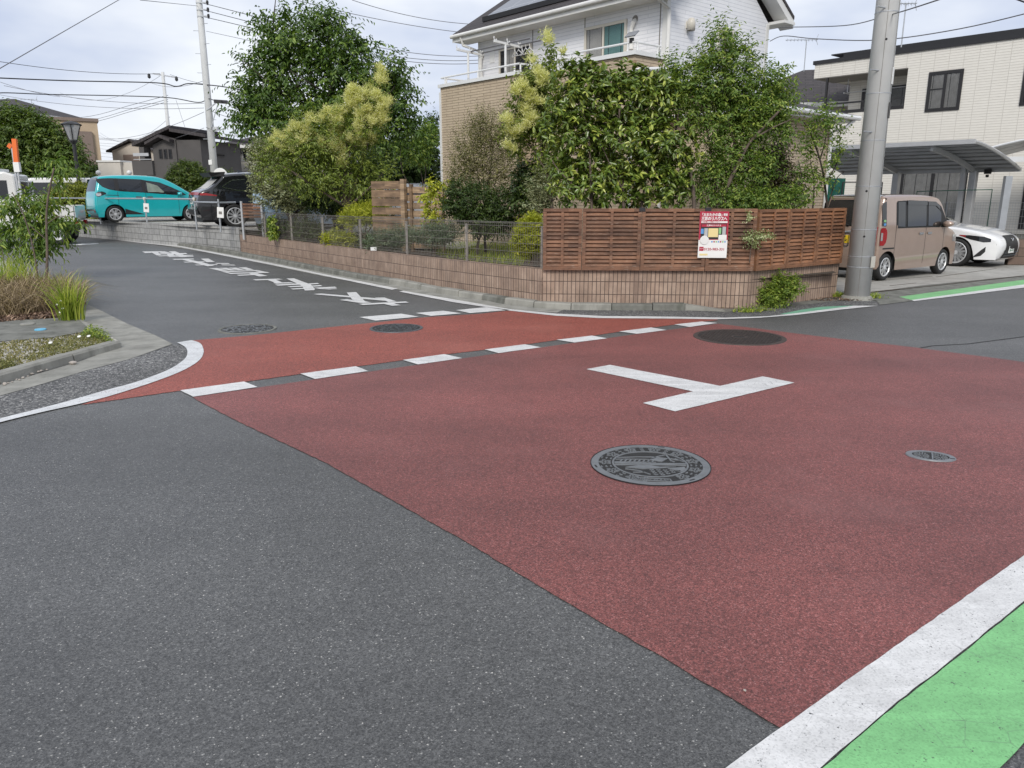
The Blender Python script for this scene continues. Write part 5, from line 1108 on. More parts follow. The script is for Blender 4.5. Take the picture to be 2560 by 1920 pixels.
# ---- black SUV
suv = Car('suv', 'black SUV with a red tail light bar seen from behind beside the teal minivan', 'car', M['blackp'],
          [(-2.2, .3), (-2.34, .45), (-2.36, .75), (-2.3, .98), (-2.22, 1.1), (-1.95, 1.22), (-1.62, 1.5), (-1.5, 1.6), (-.9, 1.66), (-.1, 1.66), (.4, 1.58), (1.1, 1.14), (1.6, 1.06), (2.1, .92), (2.3, .72), (2.34, .45), (2.2, .25)],
          .925, 1.08, 1.65, .24, .16, None, .24, (-1.3, 1.38), .36, .23, 10, 'rim', .7, .03)
suv.wrap('rear_window', (-2.1, 1.16), (-1.66, 1.47), (-.82, .82), (-.72, .72), 'glass'); suv.wrap('rear_glass_inner', (-2.1, 1.16), (-1.66, 1.47), (-.82, .82), (-.72, .72), 'curtain', .002)
suv.side('window_band', [(-1.75, 1.18, 1.24), (-1.3, 1.14, 1.44), (-.4, 1.11, 1.5), (.3, 1.09, 1.46), (.75, 1.08, 1.25), (1.0, 1.08, 1.12)], 'darkglass', .006)
m_ = suv.side('window_trim', [(-1.62, 1.23, 1.25), (-1.3, 1.42, 1.45), (-.9, 1.46, 1.48)], 'chrome', .012); suv.side('window_trim', [(-1.62, 1.22, 1.24), (-1.2, 1.12, 1.15), (-.6, 1.1, 1.12)], 'chrome', .012)
suv.wrap('tail_light', (-2.3, .99), (-2.26, 1.06), (-.98, .98), (-.98, .98), 'redl', .012); suv.side('tail_light', [(-2.28, .98, 1.05), (-2.1, .98, 1.05), (-1.8, .96, .99)], 'redl', .012)
suv.wrap('bumper', (-2.36, .36), (-2.36, .58), (-.97, .97), (-.97, .97), 'plastic', .012); suv.wrap('bumper_trim', (-2.36, .58), (-2.36, .61), (-.9, .9), (-.9, .9), 'chrome', .016)
suv.wrap('reflector', (-2.36, .48), (-2.36, .53), (-.93, -.68), (-.93, -.68), 'redl', .018)
g = MB(); g.add([(-1.95, -.66, 1.66), (-1.95, .66, 1.66), (-1.45, .7, 1.69), (-1.45, -.7, 1.69), (-1.85, -.6, 1.54), (-1.85, .6, 1.54), (-1.5, .68, 1.56), (-1.5, -.68, 1.56)], [(0, 3, 2, 1), (4, 5, 6, 7), (0, 1, 5, 4), (1, 2, 6, 5), (2, 3, 7, 6), (3, 0, 4, 7)]); g.build('roof_spoiler', M['plastic'], suv.t)
g = MB(); g.add([(-.9, -.03, 1.69), (-.65, 0, 1.69), (-.9, .03, 1.69), (-.92, 0, 1.78)], [(0, 1, 2), (0, 3, 1), (1, 3, 2), (2, 3, 0)]); g.build('aerial_fin', M['blackp'], suv.t)
suv.plate(-2.385, 0, .8, 'plate_w', [('野田 301', .05, .035, .17), ('19-06', -.022, .07, .26)], False, 'plate_green')
sva = rad(33); r1 = D(590, 568, 24.6); hv = Vector((math.cos(sva), math.sin(sva), 0)); rn = Vector((hv.y, -hv.x, 0)); suv.place(Vector((r1.x, r1.y, .66))+hv*1.3-rn*.84, sva, 1)
# ---- pale blue kei car half hidden by the grey green shrub
bk_ = Car('kei_car', 'pale blue small car mostly hidden behind the grey green shrub', 'car', M['skyp'],
          [(-1.6, .25), (-1.68, .45), (-1.68, .95), (-1.6, 1.3), (-1.42, 1.56), (-1.2, 1.64), (-.4, 1.66), (.4, 1.62), (.75, 1.45), (1.15, 1.05), (1.42, .98), (1.63, .86), (1.69, .66), (1.64, .24)],
          .735, 1.02, 1.65, .16, .1, None, .21, (-1.3, 1.1), .28, .165, 7)
bk_.wrap('rear_window', (-1.655, 1.1), (-1.46, 1.52), (-.9, .9), (-.84, .84), 'darkglass'); bk_.side('window_band', [(-1.2, 1.06, 1.5), (.4, 1.04, 1.5), (.95, 1.03, 1.12)], 'darkglass', .006)
bk_.side('tail_light', [(-1.64, .8, 1.0), (-1.5, .8, 1.0)], 'redl', .01)
q = D(606, 560, 22.4); bk_.place((q.x+1.5, q.y+1.5, .6), rad(68), 1)
# ---- white van beyond the left hedge, white car beyond the board fence
wv = Car('white_van', 'white van whose roof and windows show above the left hedge', 'van', M['truckw'],
         [(-2.2, .3), (-2.3, .5), (-2.28, 1.1), (-2.2, 1.7), (-2.05, 1.92), (-1, 1.96), (1.2, 1.94), (1.6, 1.8), (2.05, 1.15), (2.25, .9), (2.3, .5), (2.2, .28)], .84, 1.15, 1.95, .1, .06, None, .25, (-1.3, 1.5), .31, .19, 6)
wv.side('window_band', [(-2.05, 1.2, 1.74), (-.75, 1.2, 1.76)], 'darkglass', .006); wv.side('window_band', [(-.6, 1.2, 1.76), (.6, 1.18, 1.74)], 'darkglass', .006); wv.side('window_band', [(.75, 1.18, 1.72), (1.3, 1.15, 1.66), (1.75, 1.14, 1.24)], 'darkglass', .006)
wv.wrap('rear_window', (-2.27, 1.2), (-2.12, 1.8), (-.85, .85), (-.85, .85), 'darkglass'); q = D(200, 460, 37); wv.place((q.x, q.y, .45), rad(22), 1)
wc_ = Car('white_car', 'white car with only its roof showing over the wooden garden fence', 'car', M['pearl'],
          [(-1.9, .3), (-2, .6), (-1.95, .95), (-1.6, 1.3), (-1.1, 1.48), (0, 1.52), (.4, 1.46), (1.1, 1.02), (1.7, .9), (1.98, .7), (1.95, .3)], .85, .95, 1.5, .22, .15, None, .2, (-1.25, 1.25), .3, .19, 7)
wc_.side('window_band', [(-1.4, 1.0, 1.24), (-1, .98, 1.36), (.3, .97, 1.36), (.9, .96, 1.02)], 'darkglass', .006); q = D(1030, 459, 28); wc_.place((q.x, q.y+1, q.z-1.5), rad(40), 1)
# ---- white flatbed truck on the side road
tr = thing('flatbed_truck', 'white flatbed truck on the side road, mostly hidden by the left sapling', 'truck', (0, 0, 0), 0)
cabp = Car.__new__(Car)
def prism_xz(prof, y0, y1, name, mat, par, bev=.04):
    return poly_prism_y(name, par, mat, prof, y0, y1, None).modifiers.new('bevel', 'BEVEL') and None
m = MB(); pr = [(-1.7, .55), (-1.7, 2.3), (-1.4, 2.4), (.0, 2.38), (.35, 2.15), (.65, 1.45), (.7, .55)]
n = len(pr); a = [(x, -.85, z) for x, z in pr]+[(x, .85, z) for x, z in pr]
m.add(a, [tuple(range(n)), tuple(reversed(range(n, 2*n)))]+[(i, n+i, n+(i+1) % n, (i+1) % n) for i in range(n)]); m.build('cab', M['truckw'], tr, bevel=.06)
for sg in (-1, 1):
    m = MB(); y = sg*.855; q = [(-.7, 1.5), (-.7, 2.15), (.05, 2.15), (.45, 1.5)]; m.add([(x, y, z) for x, z in q]+[(x, y+sg*.006, z) for x, z in q], [(0, 1, 2, 3), (4, 5, 6, 7), (0, 1, 5, 4), (1, 2, 6, 5), (2, 3, 7, 6), (3, 0, 4, 7)]); m.build('door_window', M['darkglass'], tr)
    MB().box(-1.45, -.8, y-.003, y+.006, 1.52, 2.12).build('rear_side_window', M['darkglass'], tr)
MB().box(-1.71, -1.7, -.6, .6, 1.6, 2.15).build('rear_window', M['darkglass'], tr)
MB().box(-3.3, -1.76, -.86, .86, .78, .86).build('bed_floor', M['truckw'], tr)
for sg in (-1, 1):
    g = MB(); g.box(-3.3, -1.76, sg*.86-.02, sg*.86+.02, .86, 1.3)
    for k in range(5): x = -3.3+k*.37; g.box(x, x+.04, sg*.86-.035, sg*.86+.035, .84, 1.3)
    g.box(-3.3, -1.76, sg*.86-.03, sg*.86+.03, 1.26, 1.31); g.build('side_board', M['truckw'], tr)
MB().box(-3.34, -3.3, -.84, .84, .86, 1.3).build('tail_board', M['truckw'], tr); g = MB(); g.tube([(-1.78, -.8, 1.3), (-1.78, -.8, 2.1), (-1.78, .8, 2.1), (-1.78, .8, 1.3)], .03, 8); g.build('guard_frame', M['truckw'], tr)
MB().box(-3.2, .5, -.4, .4, .45, .78).build('chassis', M['plastic'], tr)
for sg in (-1, 1):
    MB().box(-3.37, -3.28, sg*.72-.13, sg*.72+.13, .66, .79).build('tail_light', M['redl'], tr); MB().box(-3.36, -3.28, sg*.72-.13, sg*.72+.13, .58, .66).build('reversing_light', M['clearl'], tr); MB().box(-3.3, -3.27, sg*.7-.2, sg*.7+.2, .3, .56).build('mud_flap', M['plastic'], tr)
    for x in (-2.7, -.05):
        ro = Matrix.Translation((x, sg*.72, .36)) @ Matrix.Rotation(-sg*math.pi/2, 4, 'X'); w_ = MB().lathe([(.2, -.12), (.33, -.12), (.36, -.09), (.36, .09), (.33, .12), (.2, .1), (.2, -.12)], 24, ro, True).build('wheel', M['tyre'], tr, True); MB().lathe([(.2, .09), (.12, .04), (.06, .08), (.001, .08)], 20, ro).build('rim', M['rim'], w_)
MB().box(-1.2, -.4, -.6, .6, 2.41, 2.5).build('roof_sign', M['p_white'], tr)
ta = rad(198); r1 = G(148, 612); hv = Vector((math.cos(ta), math.sin(ta), 0)); ln = Vector((-hv.y, hv.x, 0))
tr.location = Vector((r1.x, r1.y, 0))+hv*2.7-ln*.72*(1); tr.rotation_euler = (0, 0, ta)
# orange marker paddles standing on the truck bed
M['orange'] = plain('orange_board', (.75, .16, .03), .5, .06, 4)
for (pa, pb, wd, lb) in (((45, 430), (36, 347), .14, 'orange marker board on a pole above the white truck, the taller one'), ((33, 392), (21, 362), .13, 'smaller orange marker paddle leaning left of the tall one')):
    a, b = D(*pa, 25.4), D(*pb, 25.4); t = thing('marker_board', lb, 'marker board', a, 0); MB().beam((0, 0, .28), b-a, wd*.6, wd).build('board', M['orange'], t); MB().box(-.02, .02, -.02, .02, -1.2, .3).build('pole', M['alu'], t)
    if pa[0] == 45: MB().box(-.09, .09, -.055, .05, 0, .3).build('label_plate', M['p_white'], t)
# ---- bicycle behind the wall end
bic = thing('bicycle', 'black bicycle with a front basket standing behind the wall end and pole', 'bicycle', (0, 0, 0), 0)
for x in (-.52, .52):
    ro = Matrix.Translation((x, 0, .33)) @ Matrix.Rotation(math.pi/2, 4, 'X'); w_ = MB().lathe([(.3, -.02), (.335, -.018), (.335, .018), (.3, .02), (.3, -.02)], 32, ro, True).build('wheel', M['tyre'], bic, True)
    g = MB()
    for k in range(20): g.tube([(x, .02*(-1)**k, .33), (x+.3*math.cos(k*.314), 0, .33+.3*math.sin(k*.314))], .0025, 3)
    g.build('spokes', M['alu'], w_); g = MB(); g.tube([(x+.37*math.cos(k*.2+.3), 0, .33+.37*math.sin(k*.2+.3)) for k in range(13)], .022, 6); g.build('mudguard', M['dark_metal'], w_)
g = MB(); g.tube([(-.52, 0, .33), (-.1, 0, .3), (.42, 0, .75), (.46, 0, .62), (.52, 0, .33)], .018, 8); g.tube([(-.1, 0, .3), (-.22, 0, .85)], .016, 8); g.tube([(-.52, 0, .33), (-.2, 0, .7)], .012, 8); g.tube([(.42, 0, .75), (.38, 0, .98)], .016, 8); g.build('frame', M['alu'], bic)
g = MB(); g.tube([(.2, -.28, .98), (.34, -.2, 1.02), (.38, 0, 1.0), (.34, .2, 1.02), (.2, .28, .98)], .014, 8); g.build('handlebar', M['alu'], bic)
for sg in (-1, 1): g = MB().tube([(.22, sg*.26, .985), (.1, sg*.3, .96)], .02, 8).build('grip', M['black'], bic)
MB().box(-.34, -.08, -.08, .08, .86, .92).build('saddle', M['black'], bic, bevel=.03); MB().lathe([(.04, -.015), (.05, 0), (.04, .015)], 12, Matrix.Translation((-.85, 0, .62)) @ Matrix.Rotation(math.pi/2, 4, 'Y')).build('reflector', M['plate_y'], bic)
g = MB(); [g.tube([(.5+a*.3-.15+.0, -.15+b*.3, .75), (.5+a*.32-.16, -.17+b*.34, .98)], .004, 4) for a in (0, .5, 1) for b in (0, .25, .5, .75, 1)]; g.tube([(.35, -.17, .98), (.67, -.17, .98), (.67, .17, .98), (.35, .17, .98), (.35, -.17, .98)], .006, 4); g.tube([(.35, -.15, .75), (.65, -.15, .75), (.65, .15, .75), (.35, .15, .75), (.35, -.15, .75)], .006, 4); g.build('basket', M['dark_metal'], bic)
MB().lathe([(.001, -.01), (.1, -.008), (.1, .008), (.001, .01)], 20, Matrix.Translation((-.1, -.06, .3)) @ Matrix.Rotation(math.pi/2, 4, 'X')).build('chain_guard', M['dark_metal'], bic)
q = G(2118, 742); bic.location = (q.x+.02, 13.55, .012); bic.rotation_euler = (0, 0, rad(62))

# ================================================================ POLES, LAMPS, WIRES
def pole(label, base, r0, r1, h, steps=None, bands=(), name='utility_pole'):
    t = thing(name, label, 'utility pole', base); MB().tube([(0, 0, -.1), (0, 0, h*.5), (0, 0, h)], [r0, (r0+r1)/2, r1], 28).build('shaft', M['pole'], t, True)
    for z in bands:
        r = r0+(r1-r0)*z/h; MB().lathe([(r+.001, -.007), (r+.004, -.006), (r+.004, .006), (r+.001, .007)], 28, Matrix.Translation((0, 0, z))).build('band', M['steel'], t)
    return t
pb = G(2141, 748); H1 = 12.0; r0 = .197; rt = r0-H1/75/2*1.0
p1 = pole('thick grey concrete utility pole standing by the driveway', (pb.x, pb.y, 0), r0, r0-H1*.0067, H1, bands=[D(2141, y, pb.y).z for y in (352, 235, 33, 466, 573)]+[D(2141, y, pb.y).z for y in (640, 666)])
for (x, y, sg) in ((2200, 25, -1), (2186, 180, -1), (2165, 332, -1)):
    z = D(x, y, pb.y).z; r = r0-z*.0067; g = MB(); g.tube([(-r*.55, -r*.78, z), (-r*.9-.1, -r*1.25, z+.005)], .011, 8); g.build('step_bolt', M['steel'], p1)
for (x, y0, y1, mt) in ((2228, 172, 213, 'p_white'), (2219, 258, 297, 'dark_metal')):
    za, zb = D(x, y1, pb.y).z, D(x, y0, pb.y).z; r = r0-za*.0067; o = MB().box(-.045, .045, -.004, .0, za, zb, Matrix.Rotation(rad(50), 4, 'Z') @ Matrix.Translation((0, -r-.004, 0))).build('name_plate', M[mt], p1)
za, zb = D(2168, 667, pb.y).z, D(2168, 639, pb.y).z; MB().box(-.07, .07, -.003, .0, za, zb, Matrix.Rotation(rad(40), 4, 'Z') @ Matrix.Translation((0, -r0-.006, 0))).build('paper_notice', M['sash'], p1)
for (x, y) in ((2203, 103), (2203, 396), (2148, 590), (2155, 478)):
    z = D(x, y, pb.y).z; r = r0-z*.0067; a_ = math.asin(max(-.9, min(.9, (D(x, y, pb.y).x-pb.x)/r))); MB().lathe([(.001, .004), (.016, .004), (.018, 0)], 10, Matrix.Translation((r*math.sin(a_), -r*math.cos(a_), z)) @ Matrix.Rotation(a_, 4, 'Z') @ Matrix.Rotation(math.pi/2, 4, 'X')).build('bolt_hole', M['black'], p1)
for a_ in (-.35, .75):
    g = MB(); [g.box(-.003, .003, -(r0-z*.0067)-.0015, -(r0-z*.0067)+.004, z, z+.5, Matrix.Rotation(a_, 4, 'Z')) for z in [k*.5 for k in range(16)]]; g.build('mould_seam', M['soffit'], p1)
MB().lathe([(r0+.001, 0), (r0+.06, .004), (r0+.03, .05), (r0, .07)], 24).build('mortar_collar', M['concrete'], p1)
q = D(537, 445, 38); z0_ = .6; p2 = pole('tall concrete utility pole behind the black SUV', (q.x, 38, z0_), .18, .125, 13.0); top2 = D(495, 0, 38).z
def arm_at(t, z, a, l, wd=.06): MB().beam(Vector((-math.cos(a)*l*.3, -math.sin(a)*l*.3, z)), Vector((math.cos(a)*l*.7, math.sin(a)*l*.7, z)), wd, wd).build('crossarm', M['steel'], t)
P2 = lambda y: D(510, y, 38).z-z0_
for i, y in enumerate((60, 78, 110, 135, 162, 183, 300, 348)): sg = -1 if i % 2 else 1; MB().tube([(sg*.1, -.08, P2(y)), (sg*.34, -.12, P2(y))], .012, 6).build('step_bolt', M['steel'], p2)
for y in (8, 26, 42): MB().beam((-.1, -.12, P2(y)), (.42, -.14, P2(y)), .05, .05).build('bracket', M['steel'], p2); MB().lathe([(.001, .1), (.05, .08), (.06, 0), (.04, -.1), (.001, -.1)], 10, Matrix.Translation((.42, -.14, P2(y)))).build('insulator', M['dark_metal'], p2)
MB().beam((0, -.15, P2(275)), (.5, -.15, P2(255)), .05, .05).build('bracket', M['steel'], p2); MB().beam((.1, -.16, P2(320)), (.5, -.16, P2(262)), .035, .035).build('bracket', M['steel'], p2)
MB().box(-.16, -.0, -.19, -.17, P2(412), P2(400)).build('name_plate', M['p_white'], p2); MB().lathe([(.001, .09), (.16, .07), (.17, -.07), (.001, -.09)], 12, Matrix.Translation((.3, -.1, P2(322)))).build('lamp_head', M['alu'], p2)
q3 = D(430, 412, 62); p3 = pole('slimmer concrete utility pole left of the tall one', (q3.x, 62, 0), .17, .11, D(417, 180, 62).z, name='utility_pole'); P3 = lambda y: D(420, y, 62).z
MB().beam((-.75, 0, P3(184)), (.85, 0, P3(193)), .09, .09).build('crossarm', M['steel'], p3)
for x, y in ((-1.05, 190), (1.0, 197)): MB().lathe([(.001, .2), (.1, .12), (.12, -.1), (.001, -.2)], 10, Matrix.Translation((x, 0, P3(y)))).build('insulator', M['dark_metal'], p3)
# street lamp
q = D(200, 478, 36); lp = thing('street_lamp', 'black lantern topped street lamp in front of the left trees', 'street lamp', (q.x, 36, 0)); zt3 = D(183, 305, 36).z
MB().tube([(0, 0, 0), (0, 0, 1), (0, 0, zt3-.75)], [.11, .085, .075], 14).build('post', M['dark_metal'], lp); MB().lathe([(.13, -.8), (.17, -.72), (.34, -.12), (.001, -.12)], 8, Matrix.Translation((0, 0, zt3))).build('lantern', M['clearl'], lp); MB().lathe([(.42, -.14), (.44, -.1), (.24, 0), (.001, .04)], 8, Matrix.Translation((0, 0, zt3))).build('cap', M['dark_metal'], lp)
g = MB(); [g.tube([(.13*math.cos(a), .13*math.sin(a), zt3-.82), (.36*math.cos(a), .36*math.sin(a), zt3-.1)], .02, 5) for a in [k*math.pi/2+.4 for k in range(4)]]; g.lathe([(.08, -.95), (.17, -.82), (.17, -.78), (.08, -.75)], 10, Matrix.Translation((0, 0, zt3))); g.build('lantern_frame', M['dark_metal'], lp)
# cables: (pixel, distance) ends, sag in metres
def cable(label, pts, r, mat='cable', group='overhead cables', sag=0):
    v = [D(x, y, Y) for x, y, Y in pts]
    if len(v) == 2:
        a, b = v; v = [a.lerp(b, k/16)-Vector((0, 0, sag*4*(k/16)*(1-k/16))) for k in range(17)]
    else: v = smooth_line(v, 6)
    o = MB().tube(v, r, 5).build('overhead_cable', M[mat]); return tag(o, label, 'cable', group)
LB = 'thin dark overhead cable crossing the cloudy sky on the left'
cable('pale grey cable falling steeply across the top left corner of the sky', [(300, -2, 20), (0, 171, 14), (-200, 290, 11)], .008, 'cable_grey')
cable('thick bundled dark cable with a spiral wrap running to the tall pole', [(-40, 192, 30), (0, 195, 31), (180, 202, 34), (390, 207, 37), (440, 216, 37.5), (470, 209, 37.8), (515, 212, 38), (560, 217, 35), (640, 232, 30), (720, 250, 26)], .024)
cable('second thick dark cable with a black splice box right of the tall pole', [(-30, 240, 32), (5, 232, 33), (120, 236, 35), (280, 239, 37), (420, 244, 37.5), (495, 256, 37.9), (520, 247, 38), (540, 252, 36), (575, 255, 34), (640, 268, 30), (740, 290, 26)], .021)
sb = MB().box(-.28, .28, -.07, .07, -.09, .05).build('splice_box', M['dark_metal']); q = D(552, 253, 35.3); sb.location = q; sb.rotation_euler = (0, rad(4), 0); tag(sb, 'black splice box hanging on the cable right of the tall pole', 'splice box')
for k, (y0, y1) in enumerate(((8, 42), (25, 59), (42, 73))): cable('dark high cable with end sleeves running right from the tall pole top', [(508+k, y0, 37.9), (640, y1, 30), (830, y1+52, 22)], .013)
cable(LB, [(-20, 151, 45), (400, 184, 62)], .016, sag=.25); cable(LB, [(425, 186, 62), (700, 222, 34)], .014, 'cable_grey', sag=.3)
cable(LB, [(350, 0, 22), (495, 15, 38)], .009, 'cable_grey'); cable(LB, [(516, 78, 38), (640, 105, 30), (800, 140, 22)], .009, 'cable_grey'); cable(LB, [(880, 0, 24), (1220, 62, 26)], .009, 'cable_grey', sag=.15); cable(LB, [(740, 0, 24), (1180, 84, 26)], .009, 'cable_grey', sag=.1)
for y in (242, 252, 258): cable(LB, [(-20, y+60, 90), (200, y+52, 84), (330, y+20, 72), (420, y-4, 62)], .018)
for a, b, s_ in (((0, 205, 45), (150, 242, 55), .1), ((10, 214, 40), (510, 258, 38), .3), ((0, 237, 50), (510, 270, 38), .3), ((400, 190, 62), (150, 232, 90), 1.2), ((510, 280, 38), (130, 300, 90), 1.6), ((425, 292, 62), (220, 319, 85), 1.6), ((510, 320, 38), (250, 332, 95), 1), ((520, 198, 38), (380, 208, 62), .3), ((530, 278, 38), (700, 300, 30), .2), ((515, 318, 38), (620, 342, 32), .1)): cable(LB, [a, b], .011, 'cable_grey', sag=s_)
for y0, y1 in ((355, 350), (361, 357), (368, 372), (378, 383), (388, 386), (342, 338), (346, 343)): cable('faint far cable low over the distant roofs', [(228, y0, 95), (420, y1, 80)], .012, 'cable_grey', 'far cables over the roofs', sag=.3)
cable('thin guy wire slanting down from the slimmer pole', [(440, 250, 61), (490, 402, 50)], .012, 'cable_grey'); 
for k, (y0, y1) in enumerate(((117, 140), (133, 150), (142, 158))): cable('grey cable passing behind the big tree to the white house', [(940, y0, 27), (1200, y1, 28), ], .01, 'cable_grey', sag=.1)
cable('service cable sagging from the white house gable to the concrete pole', [(1950, 68, 18.5), (2110, 64, 16), (2215, 40, 12.8), (2345, 0, 10), (2600, -90, 8)], .009, 'cable_grey'); cable('lower service cable curving behind the concrete pole to the top right', [(1925, 103, 18.6), (1960, 90, 18), (2040, 97, 17), (2200, 100, 15), (2400, 72, 13.5), (2620, 20, 12)], .009, 'cable_grey')
cable('dark cable end in the top right corner of the sky', [(2530, -6, 20), (2600, 20, 20)], .02)
# television aerials
def aerial(label, px, py, py2, Y, span, el=9, ang=0):
    b, t_ = D(px, py2, Y), D(px, py, Y); t = thing('tv_aerial', label, 'aerial', b, ang); h = t_.z-b.z; MB().tube([(0, 0, 0), (0, 0, h)], .02, 6).build('mast', M['steel'], t)
    g = MB(); g.tube([(-span*.65, 0, h-.02), (span*.35, 0, h)], .014, 5)
    for k in range(el): x = -span*.6+span*.9*k/(el-1); g.tube([(x, -.12, h-.02), (x, .12, h-.02)], .007, 4); g.tube([(x, 0, h-.09), (x, 0, h+.05)], .006, 4)
    g.tube([(span*.36, 0, h-.22), (span*.3, 0, h), (span*.36, 0, h+.22)], .01, 5); g.build('antenna', M['steel'], t)
aerial('tall television aerial on the dark hipped roof', 2008, 99, 200, 36, 1.4); aerial('television aerial just right of the concrete pole', 2253, 8, 118, 27, 1.0); aerial('small aerial above the left trees', 84, 248, 290, 68, 1.4, 5)
# ---- pipe railing with paper notices on the block wall
rl = thing('pipe_railing', 'grey steel pipe railing on top of the block wall', 'railing'); rp_ = []
for x, yt, yb in ((128, 493, 545), (250, 494, 552), (366, 497, 556), (490, 502, 565), (550, 503, 570)):
    yb_ = G(x, yb, .72); rp_.append((yb_, yb_.y))
zr1, zr2 = .72+.83, .72+.72
g0 = [p for p, _ in rp_]
for i, p in enumerate(g0): MB().tube([(p.x, p.y+.05, .6), (p.x, p.y+.05, zr1+.03 if i < 4 else zr2+.1)], .028, 8).build('post', M['steel'], rl)
MB().tube([(p.x, p.y+.05, zr1-.02) for p in [g0[0]-Vector((1.5, -1, 0))]+g0[:4]], .026, 8).build('rail', M['steel'], rl); MB().tube([(g0[3].x, g0[3].y+.02, zr2), (g0[4].x, g0[4].y+.02, zr2), (-8.15, 23.3, zr2)], .026, 8).build('rail', M['steel'], rl)
for p in g0[1:4]: MB().lathe([(.04, -.05), (.05, 0), (.04, .05)], 10, Matrix.Translation((p.x, p.y+.05, zr1-.02))).build('clamp', M['sash'], rl)
for i, (p, dz, lb) in enumerate(((g0[2], .12, 'small white paper notice hanging on the railing before the teal minivan'), (g0[4], .18, 'small white paper notice hanging on the railing before the black SUV'), (g0[3]+Vector((1.0, .9, 0)), -.38, 'small white paper card by the black SUV number plate'))):
    o = MB().box(-.1, .1, -.006, .006, -.3, 0).build('paper_notice', M['p_white']); o.location = (p.x+.07, p.y-.02, zr1-.06-dz+.0); o.rotation_euler = (0, rad(4), rad(-8)); tag(o, lb, 'notice')
    MB().box(-.05, .05, -.0075, -.006, -.2, -.12).build('print_block', M['soffit'], o)
# round sign on the SUV roof line, wooden slat box at the mesh fence end
q = D(551, 439, 27); o = MB().lathe([(.001, .02), (.24, .02), (.25, 0), (.24, -.02), (.001, -.02)], 24, Matrix.Rotation(math.pi/2, 4, 'X')).build('round_sign', M['p_white']); o.location = q; tag(o, 'round white sign behind the black SUV spoiler', 'sign'); MB().tube([(0, .03, -1.9), (0, .03, 0)], .02, 6).build('post', M['steel'], o)
a, b = D(605, 530, 22.6), D(655, 530, 22.3); t = thing('slat_screen', 'small dark red slatted screen at the far end of the mesh fence', 'screen', (a.x, a.y, 0), math.atan2(b.y-a.y, b.x-a.x)); lw = (b-a).length
for k in range(5): MB().box(0, lw, -.01, .01, 1.02+k*.085, 1.08+k*.085).build('slat', M['wood'], t)
for x in (0, lw): MB().box(x-.03, x+.03, -.02, .02, .4, 1.48).build('post', M['alu'], t)
# ---- board fences in the garden
def board_fence(name, label, pa, pb, Y0, Y1, y_top, y_bot, nb, gap, mat, gaps=None):
    a, b = D(*pa, Y0), D(*pb, Y1); ang = math.atan2(b.y-a.y, b.x-a.x); l = math.hypot(b.x-a.x, b.y-a.y); zt = D(pa[0], y_top, Y0).z; zb = .46; t = thing(name, label, 'fence', (a.x, a.y, 0), ang); st = (zt-zb-.05)/nb
    for k in range(nb): g_ = gap if (gaps is None or k in gaps) else .012; MB().box(0, l, -.012, .012, zb+.05+k*st, zb+.05+(k+1)*st-g_).build('board', M[mat], t)
    return t, l, zt
t, l, zt = board_fence('board_fence', 'dark brown board fence left of the tall post in the garden', (930, 500), (1010, 500), 17.6, 17.2, 452, 560, 8, .03, 'board2', (3, 4))
MB().box(l-.05, l+.05, -.06, .04, .4, zt+.03).build('post', M['board'], t)
t, l, zt = board_fence('board_fence', 'lighter brown board fence with bright gaps beside the house wall', (1014, 500), (1110, 500), 17.3, 16.9, 463, 560, 8, .035, 'board')
for x in (.16, l-.03): MB().box(x-.03, x+.03, -.05, .03, .4, zt+.02).build('post', M['board2'] if x < .5 else M['board'], t)
o = sheet('path', [(-3.5, 17.9), (-1.2, 17.5), (.5, 24), (-3.5, 25)], .47, M['slab']); tag(o, kind='structure')

# ================================================================ PLANTS
def norm(a): return a/np.maximum(np.linalg.norm(a, axis=-1, keepdims=True), 1e-6)
def np_mesh(name, verts, faces, shade, mat, parent=None):
    """verts (n,3), faces (m,4) quads, one shade value per vertex"""
    me = bpy.data.meshes.new(name); n, m = len(verts), len(faces)
    me.vertices.add(n); me.vertices.foreach_set('co', verts.astype(np.float32).ravel())
    me.loops.add(m*4); me.loops.foreach_set('vertex_index', faces.astype(np.int32).ravel())
    me.polygons.add(m); me.polygons.foreach_set('loop_start', np.arange(0, m*4, 4, dtype=np.int32)); me.polygons.foreach_set('loop_total', np.full(m, 4, dtype=np.int32))
    a = me.attributes.new('shade', 'FLOAT', 'POINT'); a.data.foreach_set('value', shade.astype(np.float32))
    me.update(calc_edges=True); me.validate()
    o = bpy.data.objects.new(name, me); C.objects.link(o); me.materials.append(mat)
    if parent: o.parent = parent
    return o
def leaf_quads(base, d, nrm, L, Wd, shade, curl=.25):
    """six point leaves, two quads folded along the midrib"""
    k = len(base); L = L[:, None]; Wd = Wd[:, None]
    s = norm(np.cross(d, nrm)); nrm = norm(np.cross(s, d))
    fold = nrm*Wd*.22
    p = [base, base+d*L*.32-s*Wd*.46+fold-nrm*L*curl*.05, base+d*L*.68-s*Wd*.4+fold-nrm*L*curl*.3, base+d*L-nrm*L*curl*.6, base+d*L*.68+s*Wd*.4+fold-nrm*L*curl*.3, base+d*L*.32+s*Wd*.46+fold-nrm*L*curl*.05]
    V = np.stack(p, 1).reshape(-1, 3); i = np.arange(k)[:, None]*6
    F = np.concatenate([i+np.array([[0, 3, 2, 1]]), i+np.array([[0, 5, 4, 3]])], 0)
    return V, F, np.repeat(shade, 6)
def B(px, py, rx, ry, Y, rd=None):
    c = D(px, py, Y); k = (Y*cP+(CAMZ-c.z)*sP)/FPX; r = rx*k; return (c.x, c.y, c.z, r, r*.8 if rd is None else rd, ry*k)
